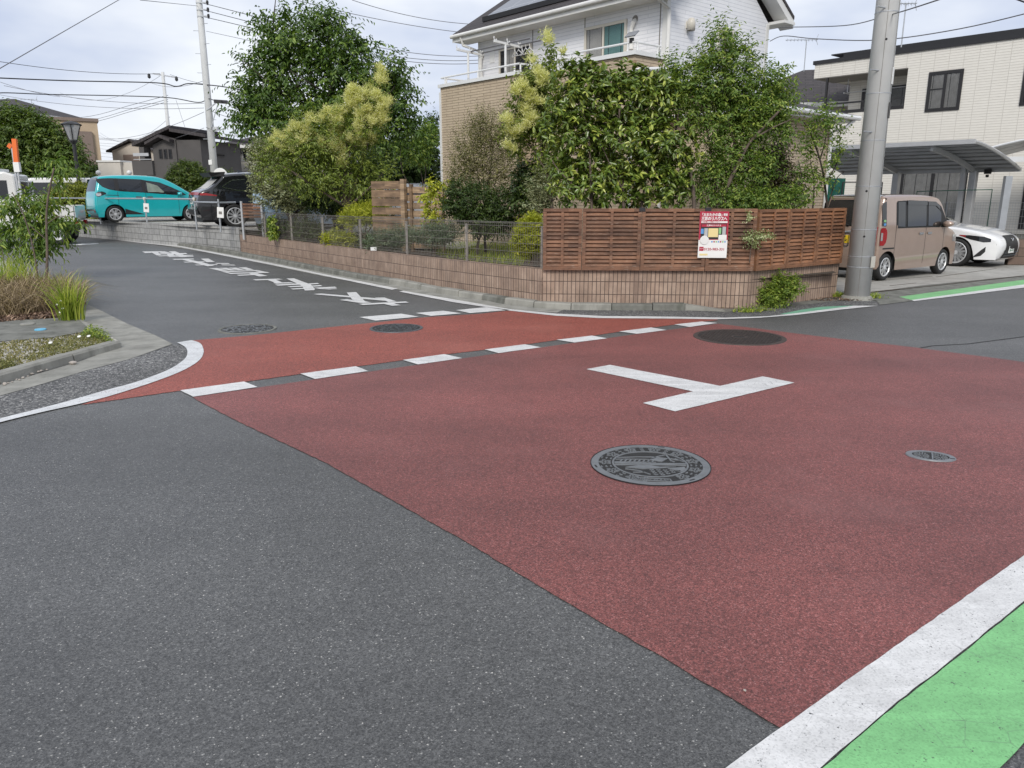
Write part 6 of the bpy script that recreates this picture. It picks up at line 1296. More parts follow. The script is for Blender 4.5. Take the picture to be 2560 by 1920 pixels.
def blob_points(rs, blobs, n, shell):
    bl = np.array(blobs); vol = (bl[:, 3]*bl[:, 4]*bl[:, 5])**(.72); idx = rs.choice(len(bl), n, p=vol/vol.sum()); b = bl[idx]
    u = norm(rs.normal(size=(n, 3))); r = 1-(1-shell)*rs.random((n, 1))**1.3 if shell < 1 else np.ones((n, 1))
    r = np.where(rs.random((n, 1)) < .22, rs.random((n, 1))**.5, r)
    off = u*r*b[:, 3:6]; return b[:, :3]+off, norm(u/b[:, 3:6]), idx
def foliage(name, mat, parent, blobs, n_tw, n_lf, L, Wd, tw, seed, up=.25, droop=.5, shell=.45, spread=.9, lvar=.3, curl=.3, whorl=False, origin=None, zmin=None, arch=.0, twr=.0, bark=None):
    rs = np.random.default_rng(seed); P, N_, idx = blob_points(rs, blobs, n_tw, shell)
    td = norm(N_*.75+rs.normal(size=(n_tw, 3))*.45+np.array([0, 0, up])); tl = tw*(.6+.8*rs.random((n_tw, 1)))
    t = (np.arange(n_lf)+.5)/n_lf
    if whorl: t = .75+.25*t
    t = t[None, :, None]; pos = P[:, None, :]+td[:, None, :]*tl[:, None, :]*(t-.25)-np.array([0, 0, 1.0])*arch*tl[:, None, :]*t**2
    k = n_tw*n_lf; pos = pos.reshape(-1, 3)
    T = np.repeat(td, n_lf, 0); s1 = norm(np.cross(T, rs.normal(size=(k, 3))))
    if not whorl:
        hor = norm(np.cross(td, np.array([0, 0, 1.0])+.3*rs.normal(size=(n_tw, 3)))); sg = np.where(np.arange(n_lf) % 2 == 0, 1, -1)
        s1 = norm((hor[:, None, :]*sg[None, :, None]).reshape(-1, 3)+.35*rs.normal(size=(k, 3)))
    d = norm(T*(1-spread*.55)+s1*spread+np.array([0, 0, -1.0])*droop*(.6+.8*rs.random((k, 1))))
    nn = norm(np.array([0, 0, .9])+np.repeat(N_, n_lf, 0)*.5+rs.normal(size=(k, 3))*.35)
    sh = np.clip(np.repeat(rs.random(n_tw), n_lf)*.5+rs.random(k)*.5+rs.normal(size=k)*.06, 0, 1)
    if zmin is not None: keep = pos[:, 2] > zmin; pos, d, nn, sh = pos[keep], d[keep], nn[keep], sh[keep]; k = len(pos)
    sz = 1+lvar*(rs.random(k)*2-1); V, F, S_ = leaf_quads(pos, d, nn, L*sz, Wd*sz*(.85+.3*rs.random(k)), sh, curl)
    o = np_mesh(name, V, F, S_, mat, parent)
    if twr and bark:
        m = MB()
        for i in range(0, n_tw, 2):
            a = P[i]-td[i]*tl[i]*.35; c = P[i]+td[i]*tl[i]*.6-np.array([0, 0, arch*tl[i][0]*.5]); m.tube([a, (a+c)/2, c], [twr, twr*.8, twr*.4], 3, cap=False)
        m.build('twigs', bark, parent)
    return o
def limbs(parent, base, blobs, r, mat, seed, name='trunk', fork=.35, extra=0):
    rg = random.Random(seed); m = MB(); b = Vector(base); cs = [Vector(x[:3]) for x in blobs]; ctr = sum(cs, Vector())/len(cs); f = b.lerp(Vector((ctr.x, ctr.y, ctr.z)), fork)
    j = lambda s: Vector((rg.uniform(-s, s), rg.uniform(-s, s), rg.uniform(-s, s)*.5)); h = (f-b).length
    m.tube(smooth_line([b-Vector((0, 0, .1)), b.lerp(f, .5)+j(h*.06), f], 3), [r*1.25, r*1.1, r, r*.95, r*.9, r*.86, r*.82][:7], 10)
    for c in cs:
        q = smooth_line([f, f.lerp(c, .5)+j((c-f).length*.14)+Vector((0, 0, .05)), c], 4); n = len(q); m.tube(q, [r*.62*(1-.8*i/(n-1)) for i in range(n)], 6)
        for _ in range(extra):
            i = rg.randrange(2, n-1); e_ = q[i]+Vector((rg.uniform(-1, 1), rg.uniform(-1, 1), rg.uniform(-.1, 1)))*(c-f).length*.35; m.tube([q[i], q[i].lerp(e_, .5)+j(.04), e_], [r*.25, r*.17, r*.06], 5)
    return m.build(name, mat, parent, True)
def stems(parent, lines, mat, name='stem'):
    for pts, Y, r in lines:
        q = smooth_line([D(x, y, Y) for x, y in pts], 4); n = len(q); MB().tube(q, [r*(1-.6*i/(n-1)) for i in range(n)], 8).build(name, mat, parent, True)
M['lf_tree'] = leafmat('leaf_dark_tree', (0.0306, 0.0609, 0.0142), (0.0765, 0.143, 0.0248), (0.23, 0.325, 0.0533)); M['lf_ash'] = leafmat('leaf_ash', (0.0794, 0.118, 0.0221), (0.17, 0.226, 0.0396), (0.34, 0.397, 0.0791))
M['lf_flower'] = leafmat('ash_blossom', (0.47, 0.482, 0.202), (0.672, 0.65, 0.347), (0.8, 0.784, 0.504), .7, .35, .93, .2); M['lf_silver'] = leafmat('leaf_silver', (0.0978, 0.113, 0.0531), (0.261, 0.268, 0.136), (0.482, 0.552, 0.356), .5, .15)
M['lf_under'] = leafmat('leaf_under', (0.0236, 0.0414, 0.0116), (0.052, 0.0902, 0.0198), (0.118, 0.169, 0.0363)); M['lf_gold'] = leafmat('leaf_gold', (0.171, 0.202, 0.0186), (0.388, 0.419, 0.0388), (0.651, 0.635, 0.093), .6, .3)
M['lf_blue'] = leafmat('leaf_juniper', (0.0567, 0.0902, 0.0527), (0.142, 0.196, 0.118), (0.303, 0.346, 0.211), .6, .15); M['lf_brown'] = leafmat('leaf_brown_green', (0.0733, 0.0753, 0.0293), (0.167, 0.171, 0.0628), (0.356, 0.324, 0.126), .6, .2)
M['lf_photinia'] = leafmat('leaf_glossy', (0.0476, 0.0841, 0.0147), (0.146, 0.221, 0.0368), (0.451, 0.494, 0.101), .28, .15, .95, .6); M['lf_pinnate'] = leafmat('leaf_pinnate', (0.0541, 0.108, 0.0239), (0.147, 0.234, 0.0446), (0.368, 0.43, 0.0857), .45, .3)
M['lf_purple'] = leafmat('leaf_bronze', (0.0341, 0.0248, 0.0186), (0.0775, 0.062, 0.0341), (0.139, 0.132, 0.0465)); M['lf_bush'] = leafmat('leaf_clipped', (0.0303, 0.0541, 0.0105), (0.0756, 0.12, 0.0184), (0.17, 0.21, 0.0395)); M['lf_hedge'] = leafmat('leaf_hedge', (0.085, 0.113, 0.0158), (0.209, 0.241, 0.033), (0.378, 0.376, 0.0659))
M['lf_weed'] = leafmat('leaf_weed', (0.0756, 0.128, 0.0197), (0.189, 0.271, 0.0395), (0.378, 0.436, 0.079)); M['lf_vine'] = leafmat('leaf_variegated', (0.113, 0.15, 0.0395), (0.341, 0.403, 0.186), (0.75, 0.75, 0.512)); M['lf_far'] = leafmat('leaf_far', (0.0378, 0.0676, 0.0158), (0.0945, 0.15, 0.0263), (0.189, 0.241, 0.0462))
M['lf_verge'] = leafmat('leaf_verge', (.09, .1, .03), (.19, .2, .065), (.36, .34, .15), .7, .2); M['gr_green'] = leafmat('grass_green', (0.113, 0.166, 0.0197), (0.246, 0.331, 0.0395), (0.473, 0.497, 0.0926), .5, .3); M['gr_dry'] = leafmat('grass_dry', (0.0775, 0.0543, 0.031), (0.232, 0.171, 0.101), (0.512, 0.403, 0.264), .8, .2); M['gr_verge'] = leafmat('grass_verge', (.1, .1, .03), (.2, .19, .07), (.34, .3, .15), .8, .2); M['litter'] = leafmat('leaf_litter', (0.0465, 0.0279, 0.0186), (0.155, 0.093, 0.062), (0.388, 0.264, 0.186), .8, .05)

def plant(name, label, cat, base, group=None): return thing(name, label, cat, base, 0, group)
def local(blobs, base): return [(b[0]-base[0], b[1]-base[1], b[2]-base[2], *b[3:]) for b in blobs]
def make(name, label, cat, basepx, Y, z, blobpx, mat, n_tw, n_lf, L, Wd, tw, seed, r=.05, bark='bark', group=None, fork=.35, extra=0, trunkname='trunk', **kw):
    p = D(basepx, 500, Y); base = Vector((p.x, Y, z)); t = plant(name, label, cat, base, group); bl = local([B(*(b if len(b) > 4 else (*b, Y))) for b in blobpx], base)
    if r: limbs(t, (0, 0, 0), bl, r, M[bark], seed, trunkname, fork, extra)
    foliage('crown' if cat == 'tree' else 'foliage', M[mat], t, bl, n_tw, n_lf, L, Wd, tw, seed, **kw); return t, base
# ---- the big dark tree behind the garden
make('leafy_tree', 'tall dark green tree rising behind the yellow flowering ash', 'tree', 845, 22.5, .5,
     [(760, 95, 100, 75), (680, 190, 75, 65), (850, 170, 95, 75), (925, 215, 85, 70), (985, 250, 55, 55), (640, 275, 65, 45), (740, 300, 115, 75), (610, 210, 30, 26), (700, 130, 50, 40), (880, 290, 100, 70), (960, 325, 75, 48), (670, 70, 40, 42), (820, 60, 50, 40), (985, 185, 42, 42), (615, 300, 38, 26), (1020, 320, 40, 30), (900, 110, 36, 30), (640, 235, 45, 28)],
     'lf_tree', 2500, 11, .125, .05, .85, 11, .13, 'bark_dark', fork=.5, extra=2, droop=.75, arch=.35, up=.45, shell=.3)
# ---- yellow flowering ash trees
def ash(label, basepx, Y, z, leaves, flowers, seed, ntw, r):
    t, base = make('flowering_ash', label, 'tree', basepx, Y, z, leaves, 'lf_ash', ntw, 8, .085, .028, .3, seed, r, 'bark', fork=.4, extra=2, droop=.5, shell=.3)
    rg = random.Random(seed); fb = []
    for i, (x, y, q) in enumerate(flowers):       # each head breaks into loose plumes
        for k in range(6): a = rg.uniform(0, 6.28); rr = q*rg.uniform(.15, .85); fb.append(B(x+rr*math.cos(a), y+rr*.85*math.sin(a)-q*.1, q*rg.uniform(.25, .42), q*rg.uniform(.3, .5), Y-.3+rg.uniform(-.25, .3)))
    fb = local(fb, base); tot = int(sum(q*q for _, _, q in flowers)*.52)
    foliage('blossom', M['lf_flower'], t, fb, tot, 5, .055, .012, .12, seed+1, up=.8, droop=-.15, shell=.1, spread=.7, curl=.0)
ash('ash tree covered in pale yellow blossom behind the mesh fence', 880, 19.3, .45, [(830, 340, 110, 85), (740, 370, 85, 60), (690, 405, 60, 60), (900, 310, 65, 65), (800, 440, 105, 60), (932, 250, 42, 50), (880, 450, 85, 55), (960, 430, 40, 45)],
    [(945, 192, 27), (882, 240, 30), (930, 243, 30), (868, 268, 25), (965, 265, 22), (820, 285, 26), (790, 298, 24), (855, 298, 30), (905, 298, 34), (770, 325, 28), (730, 330, 24), (700, 345, 20), (840, 330, 34), (890, 350, 25), (940, 310, 25), (958, 290, 20), (760, 352, 24), (810, 358, 28), (845, 385, 32), (858, 408, 20), (680, 367, 20), (720, 375, 22), (925, 345, 18)], 21, 1700, .06)
ash('ash tree with pale yellow blossom leaning left beside the beige house wall', 1400, 14.4, .45, [(1330, 255, 50, 80), (1378, 140, 17, 42), (1300, 330, 40, 55), (1355, 205, 35, 50), (1368, 330, 34, 60), (1375, 415, 34, 50)],
    [(1370, 85, 9), (1373, 102, 12), (1326, 150, 11), (1345, 182, 17), (1358, 200, 17), (1296, 218, 21), (1325, 232, 23), (1345, 255, 16), (1312, 272, 17), (1322, 298, 20), (1268, 308, 18), (1285, 335, 17), (1308, 322, 20), (1268, 365, 13), (1284, 376, 10), (1405, 130, 9), (1338, 302, 15), (1520, 245, 11)], 25, 750, .035)
# ---- garden shrubs
make('silverberry_bush', 'grey green silvery shrub spilling over the far end of the mesh fence', 'shrub', 720, 21.4, .45, [(700, 475, 72, 55), (745, 498, 55, 36), (660, 440, 38, 55), (650, 395, 32, 42), (690, 380, 38, 40), (765, 475, 40, 48), (800, 508, 38, 24), (725, 430, 40, 40)], 'lf_silver', 2700, 9, .07, .026, .24, 31, .04, 'bark_dark', up=.5, droop=.1, shell=.4)
make('dark_shrub', 'dark green undergrowth between the silvery shrub and the board fence', 'shrub', 850, 20.9, .45, [(790, 450, 55, 75), (855, 490, 70, 55), (930, 480, 50, 60), (900, 430, 50, 50)], 'lf_under', 1300, 9, .09, .035, .3, 33, .04, 'bark_dark')
make('gold_conifer', 'yellow green spreading conifer in front of the dark board fence', 'shrub', 905, 18.2, .45, [(915, 537, 58, 22), (875, 552, 28, 18), (945, 528, 30, 18)], 'lf_gold', 900, 10, .06, .012, .2, 35, .03, up=.5, droop=-.1)
make('gold_conifer', 'small golden conifer low behind the middle of the mesh fence', 'shrub', 845, 18.0, .42, [(840, 597, 32, 16), (870, 600, 22, 14)], 'lf_gold', 380, 9, .06, .014, .18, 36, .02, up=.5)
make('gold_conifer', 'round golden conifer beside the louvre fence end', 'shrub', 1330, 12.45, .44, [(1325, 585, 34, 36), (1318, 612, 34, 30), (1335, 560, 20, 18)], 'lf_gold', 950, 10, .055, .011, .14, 37, .03, up=.6, droop=-.2)
make('garden_shrub', 'green mixed shrub behind the mesh fence posts', 'shrub', 770, 20.2, .42, [(765, 575, 45, 24, 20.2), (690, 566, 36, 20, 21.9), (905, 606, 34, 18, 18.3)], 'lf_under', 650, 8, .06, .024, .2, 38, .02)
make('juniper', 'blue green juniper behind the middle of the mesh fence', 'shrub', 965, 16.2, .42, [(960, 606, 48, 22), (1000, 596, 40, 20)], 'lf_blue', 800, 10, .05, .011, .2, 39, .02, up=.5, droop=-.1)
make('juniper', 'blue green juniper in front of the board fence foot', 'shrub', 1080, 15.6, .42, [(1075, 592, 50, 22), (1120, 585, 34, 22)], 'lf_blue', 700, 10, .05, .011, .2, 40, .02, up=.5, droop=-.1)
make('hanging_vine', 'leafy vine strand hanging through the mesh fence', 'vine', 680, 20.25, .5, [(679, 555, 8, 16), (682, 580, 7, 18)], 'lf_weed', 70, 6, .09, .045, .12, 41, .008, droop=1)
t, base = make('sapling', 'slender yellow green shrub before the board fence', 'shrub', 1075, 15.9, .44, [(1088, 462, 18, 18), (1108, 462, 16, 10), (1070, 490, 18, 24), (1100, 500, 14, 22), (1075, 540, 20, 22), (1095, 545, 16, 16)], 'lf_gold', 130, 6, .075, .035, .16, 42, .012, fork=.3, droop=.5)
make('brown_green_shrub', 'tall twiggy brown green shrub against the beige house wall', 'shrub', 1215, 16.2, .44, [(1180, 375, 55, 65), (1240, 330, 55, 48), (1160, 450, 45, 65), (1245, 425, 60, 65), (1290, 350, 35, 50), (1200, 300, 22, 28)], 'lf_brown', 2600, 9, .034, .015, .3, 43, .03, 'bark_dark', extra=5, up=.7, droop=.2, shell=.3)
make('dark_shrub', 'dark green leafy shrub at the foot of the beige house wall', 'shrub', 1190, 15.6, .44, [(1190, 510, 75, 45), (1270, 515, 45, 40), (1140, 500, 34, 50), (1225, 560, 70, 24)], 'lf_under', 1500, 9, .055, .024, .22, 44, .03, 'bark_dark')
make('olive_shrub', 'small grey green olive shrub left of the big leaved shrub', 'shrub', 1360, 13.2, .44, [(1350, 470, 28, 40), (1345, 510, 30, 26)], 'lf_silver', 260, 8, .05, .014, .24, 45, .015, up=.6, droop=.1)
t, base = make('glossy_shrub', 'big glossy leaved evergreen shrub crowding over the louvre fence', 'shrub', 1540, 12.55, .44,
     [(1480, 235, 70, 45), (1560, 250, 80, 45), (1425, 275, 45, 48), (1640, 255, 60, 45), (1460, 360, 80, 70), (1560, 365, 90, 75), (1660, 360, 70, 75), (1425, 455, 48, 48), (1520, 470, 90, 42), (1630, 472, 80, 42), (1690, 440, 42, 60), (1480, 190, 32, 18), (1425, 205, 36, 26), (1600, 205, 36, 18), (1385, 330, 30, 50), (1445, 175, 14, 16), (1555, 195, 10, 20), (1660, 205, 12, 22)], 'lf_photinia', 2150, 8, .095, .037, .2, 46, .0, whorl=True, spread=1.05, droop=.15, up=.5, shell=.35)
stems(t, [], M['bark'])
for pts, Y, r in (([(1480, 540), (1476, 430), (1470, 330), (1440, 230)], 12.35, .022), ([(1560, 540), (1556, 430), (1548, 300), (1555, 210)], 12.35, .026), ([(1560, 480), (1520, 400), (1490, 330)], 12.3, .013), ([(1600, 540), (1620, 420), (1650, 300)], 12.45, .02), ([(1440, 470), (1400, 430), (1380, 400)], 12.3, .014)):
    q = [Vector(p)-base for p in smooth_line([D(x, y, Y) for x, y in pts], 4)]; n = len(q); MB().tube(q, [r*(1-.6*i/(n-1)) for i in range(n)], 8).build('stem', M['bark'], t, True)
t, base = make('ash_leaved_tree', 'airy green tree with feathery leaves above the right half of the louvre fence', 'tree', 1790, 12.9, .44,
     [(1790, 205, 72, 55), (1855, 235, 65, 50), (1740, 265, 48, 50), (1820, 300, 85, 55), (1900, 290, 58, 48), (1815, 130, 52, 42), (1760, 165, 38, 32), (1865, 165, 36, 40), (1945, 290, 38, 32), (1830, 400, 70, 65), (1765, 450, 50, 60), (1890, 420, 50, 65), (1960, 330, 28, 30), (1812, 75, 14, 30), (1690, 175, 36, 26), (1705, 220, 48, 36), (1925, 205, 38, 40), (1955, 245, 40, 28), (1665, 240, 30, 26), (1780, 95, 16, 20), (1850, 110, 20, 24)], 'lf_pinnate', 2500, 10, .062, .024, .38, 47, .0, droop=.45, arch=.2, up=.35, shell=.3, twr=.004, bark=M['bark'])
for pts, Y, r in (([(1790, 540), (1812, 480), (1850, 400), (1880, 350), (1960, 265)], 12.6, .04), ([(1880, 350), (1930, 320), (1975, 300)], 12.6, .018), ([(1735, 540), (1732, 470), (1715, 390), (1690, 340), (1700, 260)], 12.5, .034), ([(1850, 400), (1820, 300), (1815, 200), (1812, 90)], 12.8, .022), ([(1790, 470), (1770, 340), (1750, 250)], 12.8, .02)):
    q = [Vector(p)-base for p in smooth_line([D(x, y, Y) for x, y in pts], 4)]; n = len(q); MB().tube(q, [r*(1-.6*i/(n-1)) for i in range(n)], 8).build('limb', M['bark'], t, True)
make('bronze_shrub', 'dark bronze leaved shrub left of the white downpipe', 'shrub', 1940, 13.7, .44, [(1930, 415, 42, 70), (1960, 480, 38, 44), (1900, 490, 40, 36)], 'lf_purple', 900, 8, .055, .024, .24, 48, .02, 'bark_dark', extra=2)
make('green_shrub', 'bright green shrub just over the louvre fence top near the corner', 'shrub', 1870, 12.6, .44, [(1830, 500, 55, 26), (1900, 505, 60, 22), (1980, 500, 40, 26)], 'lf_pinnate', 620, 8, .05, .022, .2, 49, .02)
t, base = make('sparse_tree', 'thin sparse leaved small tree before the beige wing downpipe', 'tree', 2078, 13.3, .44, [(2060, 300, 40, 30), (2095, 385, 26, 36), (2030, 350, 36, 40), (2005, 440, 32, 40), (2050, 440, 30, 40), (2100, 330, 18, 20)], 'lf_pinnate', 300, 7, .06, .026, .3, 50, .0, droop=.3, shell=.2, twr=.004, bark=M['bark_dark'])
for pts, r in (([(2070, 540), (2062, 460), (2050, 400), (2025, 330), (2005, 300)], .02), ([(2050, 400), (2065, 340), (2060, 290)], .012), ([(2062, 460), (2095, 400), (2100, 330)], .012), ([(2068, 520), (2090, 450), (2110, 430)], .011), ([(2030, 540), (2035, 460), (2025, 400)], .013), ([(2000, 540), (2005, 450), (1995, 400)], .012)):
    q = [Vector(p)-base for p in smooth_line([D(x, y, 13.3) for x, y in pts], 4)]; n = len(q); MB().tube(q, [r*(1-.6*i/(n-1)) for i in range(n)], 6).build('limb', M['bark_dark'], t, True)
make('variegated_vine', 'pale variegated vine growing over the louvre fence corner', 'vine', 1885, 11.2, .8, [(1876, 592, 16, 9), (1905, 588, 26, 5), (1872, 545, 6, 14), (1885, 608, 16, 4)], 'lf_vine', 110, 6, .034, .016, .1, 51, .006, up=.2)
wb = G(1935, 767, .01); make('weed_bush', 'leafy green weed bush growing at the foot of the tiled wall corner', 'shrub', 1935, wb.y+.05, .0, [(1905, 738, 34, 24), (1950, 724, 40, 24), (1985, 716, 26, 14), (1930, 752, 46, 12), (1893, 705, 12, 14), (1960, 700, 20, 12)], 'lf_weed', 620, 9, .045, .018, .16, 52, .008, extra=3, up=.5, droop=.3, zmin=.01)
# ---- trees and bushes beyond the car park, left background, gap by the house
make('broad_tree', 'broad green tree behind the street lamp on the left', 'tree', 110, 45, .4, [(60, 335, 75, 45), (125, 365, 60, 50), (25, 390, 70, 70), (180, 405, 34, 50), (90, 430, 85, 55), (40, 295, 45, 22), (150, 440, 60, 40), (95, 315, 40, 24)], 'lf_far', 3600, 9, .2, .085, .7, 61, .2, 'bark_dark', droop=.5, shell=.4)
make('hedge', 'yellow green hedge below the street lamp', 'hedge', 215, 33.5, .3, [(225, 500, 42, 34), (190, 490, 50, 34), (232, 535, 34, 24), (150, 510, 50, 34)], 'lf_hedge', 1500, 9, .1, .045, .3, 62, .04)
make('round_bush', 'clipped round green bush between the teal minivan and the tall pole', 'shrub', 472, 36, .4, [(472, 452, 50, 46), (450, 475, 36, 34), (495, 475, 34, 34)], 'lf_bush', 2300, 9, .1, .04, .25, 63, .05, shell=.55)
make('small_bush', 'small green bush beside the round white sign', 'shrub', 565, 40, .4, [(568, 448, 22, 18), (545, 460, 20, 14)], 'lf_bush', 420, 8, .1, .045, .3, 64, .03)
make('small_tree', 'small dark tree below the apartment block corner', 'tree', 235, 53, .4, [(236, 432, 20, 12), (228, 445, 16, 12)], 'lf_under', 260, 8, .18, .07, .5, 65, .06)
make('background_tree', 'dark hedge like tree in the gap left of the beige house', 'tree', 1010, 29, .4, [(1010, 395, 60, 36), (1060, 365, 34, 50), (985, 430, 80, 34), (1070, 430, 40, 40), (1085, 315, 14, 30), (945, 400, 40, 40)], 'lf_under', 2100, 9, .12, .05, .45, 66, .1, 'bark_dark')
make('background_tree', 'lighter green tree top just left of the beige house corner', 'tree', 1070, 27, .4, [(1072, 345, 26, 30), (1040, 385, 30, 26), (1000, 350, 26, 16)], 'lf_pinnate', 420, 8, .1, .04, .4, 67, .04)
for k, (x, y, w_, h_, lb) in enumerate(((760, 480, 60, 50, 'far dark hedge behind the blue car and garden shrubs'), (1330, 470, 40, 60, 'dark hedge filling the gap behind the olive shrub'))):
    make('dark_hedge', lb, 'hedge', x, 23.5 if k == 0 else 15, .4, [(x, y, w_, h_)], 'lf_under', 420, 8, .09, .04, .3, 70+k, .03)
# ---- left corner: sapling, grasses, weeds
t, base = make('sapling', 'young tree with drooping leaves on the left corner in front of the white truck', 'tree', 118, 15.0, .04,
     [(85, 505, 46, 30), (150, 435, 28, 30), (50, 560, 50, 36), (130, 545, 48, 40), (172, 562, 26, 28), (25, 520, 36, 30), (95, 625, 44, 24), (145, 398, 18, 20), (15, 600, 34, 40), (110, 590, 40, 26)], 'lf_pinnate', 370, 8, .12, .034, .4, 81, .0, droop=.8, arch=.3, shell=.2, spread=.75, twr=.004, bark=M['bark_dark'])
for pts, r in (([(115, 745), (118, 640), (117, 520), (135, 420)], .03), ([(100, 740), (85, 630), (60, 540), (30, 480)], .018), ([(117, 560), (150, 540), (175, 550)], .011), ([(117, 600), (70, 560)], .011), ([(20, 720), (10, 660), (2, 600)], .012)):
    q = [Vector(p)-base for p in smooth_line([D(x, y, 14.6) for x, y in pts], 4)]; n = len(q); MB().tube(q, [r*(1-.6*i/(n-1)) for i in range(n)], 6).build('limb', M['bark'], t, True)
def inpoly(rs, poly, n):
    P = np.array(poly); lo, hi = P.min(0), P.max(0); out_ = np.zeros((0, 2))
    while len(out_) < n:
        q = lo+(hi-lo)*rs.random((n*3, 2)); c = np.zeros(len(q), bool)
        for (x1, y1), (x2, y2) in zip(P, np.roll(P, -1, 0)):
            if y1 != y2: c ^= ((y1 > q[:, 1]) != (y2 > q[:, 1])) & (q[:, 0] < (x2-x1)*(q[:, 1]-y1)/(y2-y1)+x1)
        out_ = np.concatenate([out_, q[c]])
    return out_[:n]
def grass(name, mat, pts, z, h, wd, lean, seed, parent=None, hv=.5, ctr=None):
    rs = np.random.default_rng(seed); n = len(pts); b = np.concatenate([pts, np.full((n, 1), z)], 1); a = rs.random(n)*2*np.pi
    d = np.stack([np.cos(a), np.sin(a), np.zeros(n)], 1)
    if ctr is not None: d = norm(d*.6+np.concatenate([(pts-np.array(ctr))*6, np.zeros((n, 1))], 1))
    H = h*(1-hv+2*hv*rs.random((n, 1))); l = lean*(.2+rs.random((n, 1))); s = np.stack([-np.sin(a+1), np.cos(a+1), np.zeros(n)], 1); W_ = wd*(.6+.8*rs.random((n, 1)))
    lv = []
    for t in (0, .35, .7, 1.0):
        c = b+d*H*l*t**1.8+np.array([0, 0, 1.0])*H*(t-.55*l*t**3); k = W_*(1-t)**.6*.5+.0004; lv += [c-s*k, c+s*k]
    V = np.stack(lv, 1).reshape(-1, 3); i = np.arange(n)[:, None]*8; F = np.concatenate([i+np.array([[2*k, 2*k+1, 2*k+3, 2*k+2]]) for k in range(3)], 0)
    return np_mesh(name, V, F, np.repeat(rs.random(n), 8), M[mat], parent)
def gxy(pts, z=.04): return [(p.x, p.y) for p in gp(pts, z)]
rs = np.random.default_rng(5)
tag(grass('dry_grass', 'gr_dry', inpoly(rs, gxy([(-60, 800), (60, 792), (150, 780), (205, 775), (215, 760), (150, 735), (60, 735), (-60, 750)]), 4600), .04, .42, .012, 1.25, 6), kind='stuff')
tag(grass('grass', 'gr_green', inpoly(rs, gxy([(-80, 742), (60, 735), (110, 720), (60, 700), (-80, 700)]), 600), .04, .5, .011, .4, 7), kind='stuff')
tag(grass('grass', 'gr_green', inpoly(rs, gxy([(120, 765), (205, 770), (215, 752), (170, 730), (110, 735)]), 260), .04, .45, .01, 1.0, 8), kind='stuff')
c = G(178, 800, .04); t = thing('grass_clump', 'bright green upright grass clump at the edge of the dry grass', 'grass', (c.x, c.y, .04)); a = rs.normal(size=(200, 2))*.055; grass('blades', 'gr_green', a, 0, .56, .014, .55, 9, t, .3, (0, 0))
tag(grass('leaf_litter', 'litter', inpoly(rs, gxy([(-60, 812), (0, 806), (60, 801), (160, 796), (175, 785), (150, 778), (60, 788), (-60, 795)]), 1100), .045, .06, .035, 2.2, 10), kind='stuff')
o_ = inpoly(rs, gxy([(-60, 960), (60, 930), (180, 888), (290, 866), (240, 828), (205, 833), (130, 846), (-60, 862)]), 2600); tag(grass('verge_weeds', 'gr_verge', o_, .04, .035, .014, 1.3, 11), kind='stuff')
def leaf_carpet(name, mat, poly, n, z, L, seed, hgt=.05):
    rs = np.random.default_rng(seed); p = inpoly(rs, poly, n); pos = np.concatenate([p, z+hgt*rs.random((n, 1))], 1); d = norm(rs.normal(size=(n, 3))*np.array([1, 1, .4])); V, F, S_ = leaf_quads(pos, d, norm(rs.normal(size=(n, 3))*.4+np.array([0, 0, 1])), np.full(n, L)*(.6+.8*rs.random(n)), np.full(n, L*.45), rs.random(n)); return tag(np_mesh(name, V, F, S_, M[mat]), kind='stuff')
leaf_carpet('verge_weeds', 'lf_verge', gxy([(60, 905), (180, 880), (285, 864), (245, 832), (205, 838), (120, 862)]), 2000, .045, .022, 12, .025)
leaf_carpet('verge_weeds', 'lf_weed', gxy([(205, 845), (285, 864), (262, 838), (225, 826)]), 600, .05, .03, 13, .08)
leaf_carpet('verge_weeds', 'lf_verge', gxy([(-40, 945), (30, 930), (40, 915), (-40, 918)]), 900, .05, .03, 14, .06)
for k, (x, y, n) in enumerate(((2040, 738, 190), (2110, 742, 240), (2175, 745, 110), (1865, 779, 160), (1900, 776, 90))):
    c = G(x, y, .012); a = np.clip(rs.normal(size=(n, 2)), -1.7, 1.7)*np.array([.11, .05]); t = thing('weed_tuft', ['low weed tuft left of the wall end', 'low weed tuft at the wall end beside the pole foot', 'small weed tuft right of the pole foot', 'flat weed tuft on the pavement below the wall corner', 'flat weed tuft between the wall corner and the weed bush'][k], 'weed', (c.x, c.y, .012)); grass('blades', 'gr_green' if k != 1 else 'gr_green', a, 0, .1 if k < 3 else .05, .012, 1.0, 90+k, t)
    leaf = np.random.default_rng(95+k); m_ = 60; pos = np.concatenate([leaf.normal(size=(m_, 2))*np.array([.12, .05]), .03+.05*leaf.random((m_, 1))], 1); V, F, S_ = leaf_quads(pos, norm(leaf.normal(size=(m_, 3))), norm(leaf.normal(size=(m_, 3))*.4+np.array([0, 0, 1])), np.full(m_, .035), np.full(m_, .016), leaf.random(m_)); np_mesh('leaves', V, F, S_, M['lf_weed'], t)
leaf_carpet('leaf_litter', 'litter', gxy([(2010, 752), (2100, 752), (2180, 752), (2180, 744), (2090, 742), (2010, 746)], .012), 500, .012, .035, 15, .015)
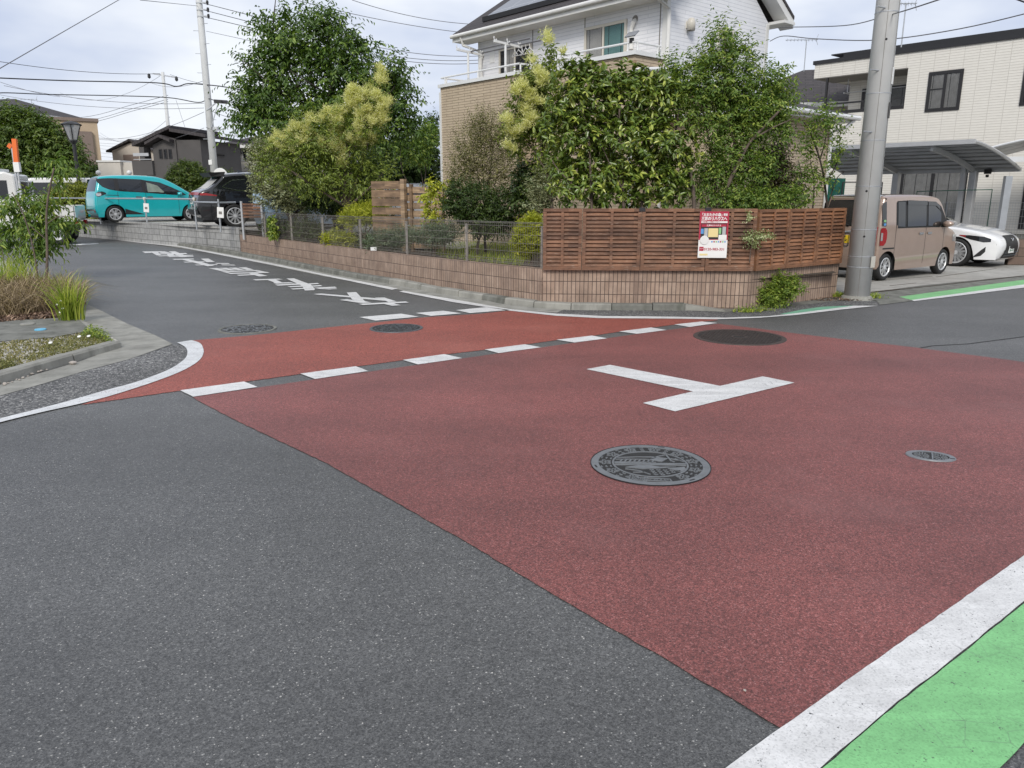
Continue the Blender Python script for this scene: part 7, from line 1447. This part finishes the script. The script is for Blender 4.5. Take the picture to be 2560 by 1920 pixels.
tag(grass('lawn', 'gr_green', inpoly(rs, [(p.x, p.y) for p in gp([(1080, 642), (1180, 655), (1300, 668), (1330, 640), (1240, 600), (1100, 620)], .44)], 2600), .44, .13, .008, .8, 16), kind='stuff')
# white daisies and scattered stones on the verge
M['petal'] = plain('petal', (.75, .75, .7), .6, .03, 5)
for k, (x, y, h) in enumerate(((173, 770, .14), (180, 778, .1), (168, 782, .08), (178, 765, .17), (137, 868, .03), (208, 852, .03), (232, 851, .03))):
    p = G(x, y, .04+h*.4) if 0 else G(x, 800 if k < 4 else y, .04); t = thing('daisy', 'small white daisy flower on the left corner verge', 'flower', (p.x-.05, p.y-.1 if k < 4 else p.y, .04), 0, 'white daisies on the verge'); hh = .12+.05*k if k < 4 else .05; MB().tube([(0, 0, 0), (.01, 0, hh)], .003, 4).build('stalk', M['gr_green'], t); MB().lathe([(.001, .006), (.02, .004), (.022, 0)], 8, Matrix.Translation((.01, 0, hh)) @ Matrix.Rotation(.4, 4, 'X')).build('flower_head', M['petal'], t)
M['stone'] = plain('stone', (.4, .36, .32), .9, .2, 20)
def pebble(p, r, label, group, seed):
    rg = random.Random(seed); m = MB().lathe([(r*math.sin(math.pi*i/5)*rg.uniform(.8, 1.1)+.0005, -r*.5*math.cos(math.pi*i/5)) for i in range(6)], 7); o = m.build('pebble', M['stone']); o.location = (p.x, p.y, p.z+r*.42); o.rotation_euler = (rg.uniform(-.3, .3), rg.uniform(-.3, .3), rg.uniform(0, 6)); o.scale = (1, rg.uniform(.6, .9), 1); return tag(o, label, 'stone', group)
for k in range(26):
    t_ = k/25; x = 8+195*t_+random.uniform(-4, 4); y = 958-72*t_+random.uniform(1, 6); pebble(G(x, y+2, .007), random.choice((.012, .016, .02, .014)), 'pale pebble lying in the gutter along the left kerb', 'pebbles in the left gutter', k)
pebble(G(183, 911, .007), .04, 'largest pale stone in the gutter by the left kerb', None, 77); pebble(G(1862, 1727, .006), .006, 'tiny white stone on the red road near the bottom corner', None, 78)
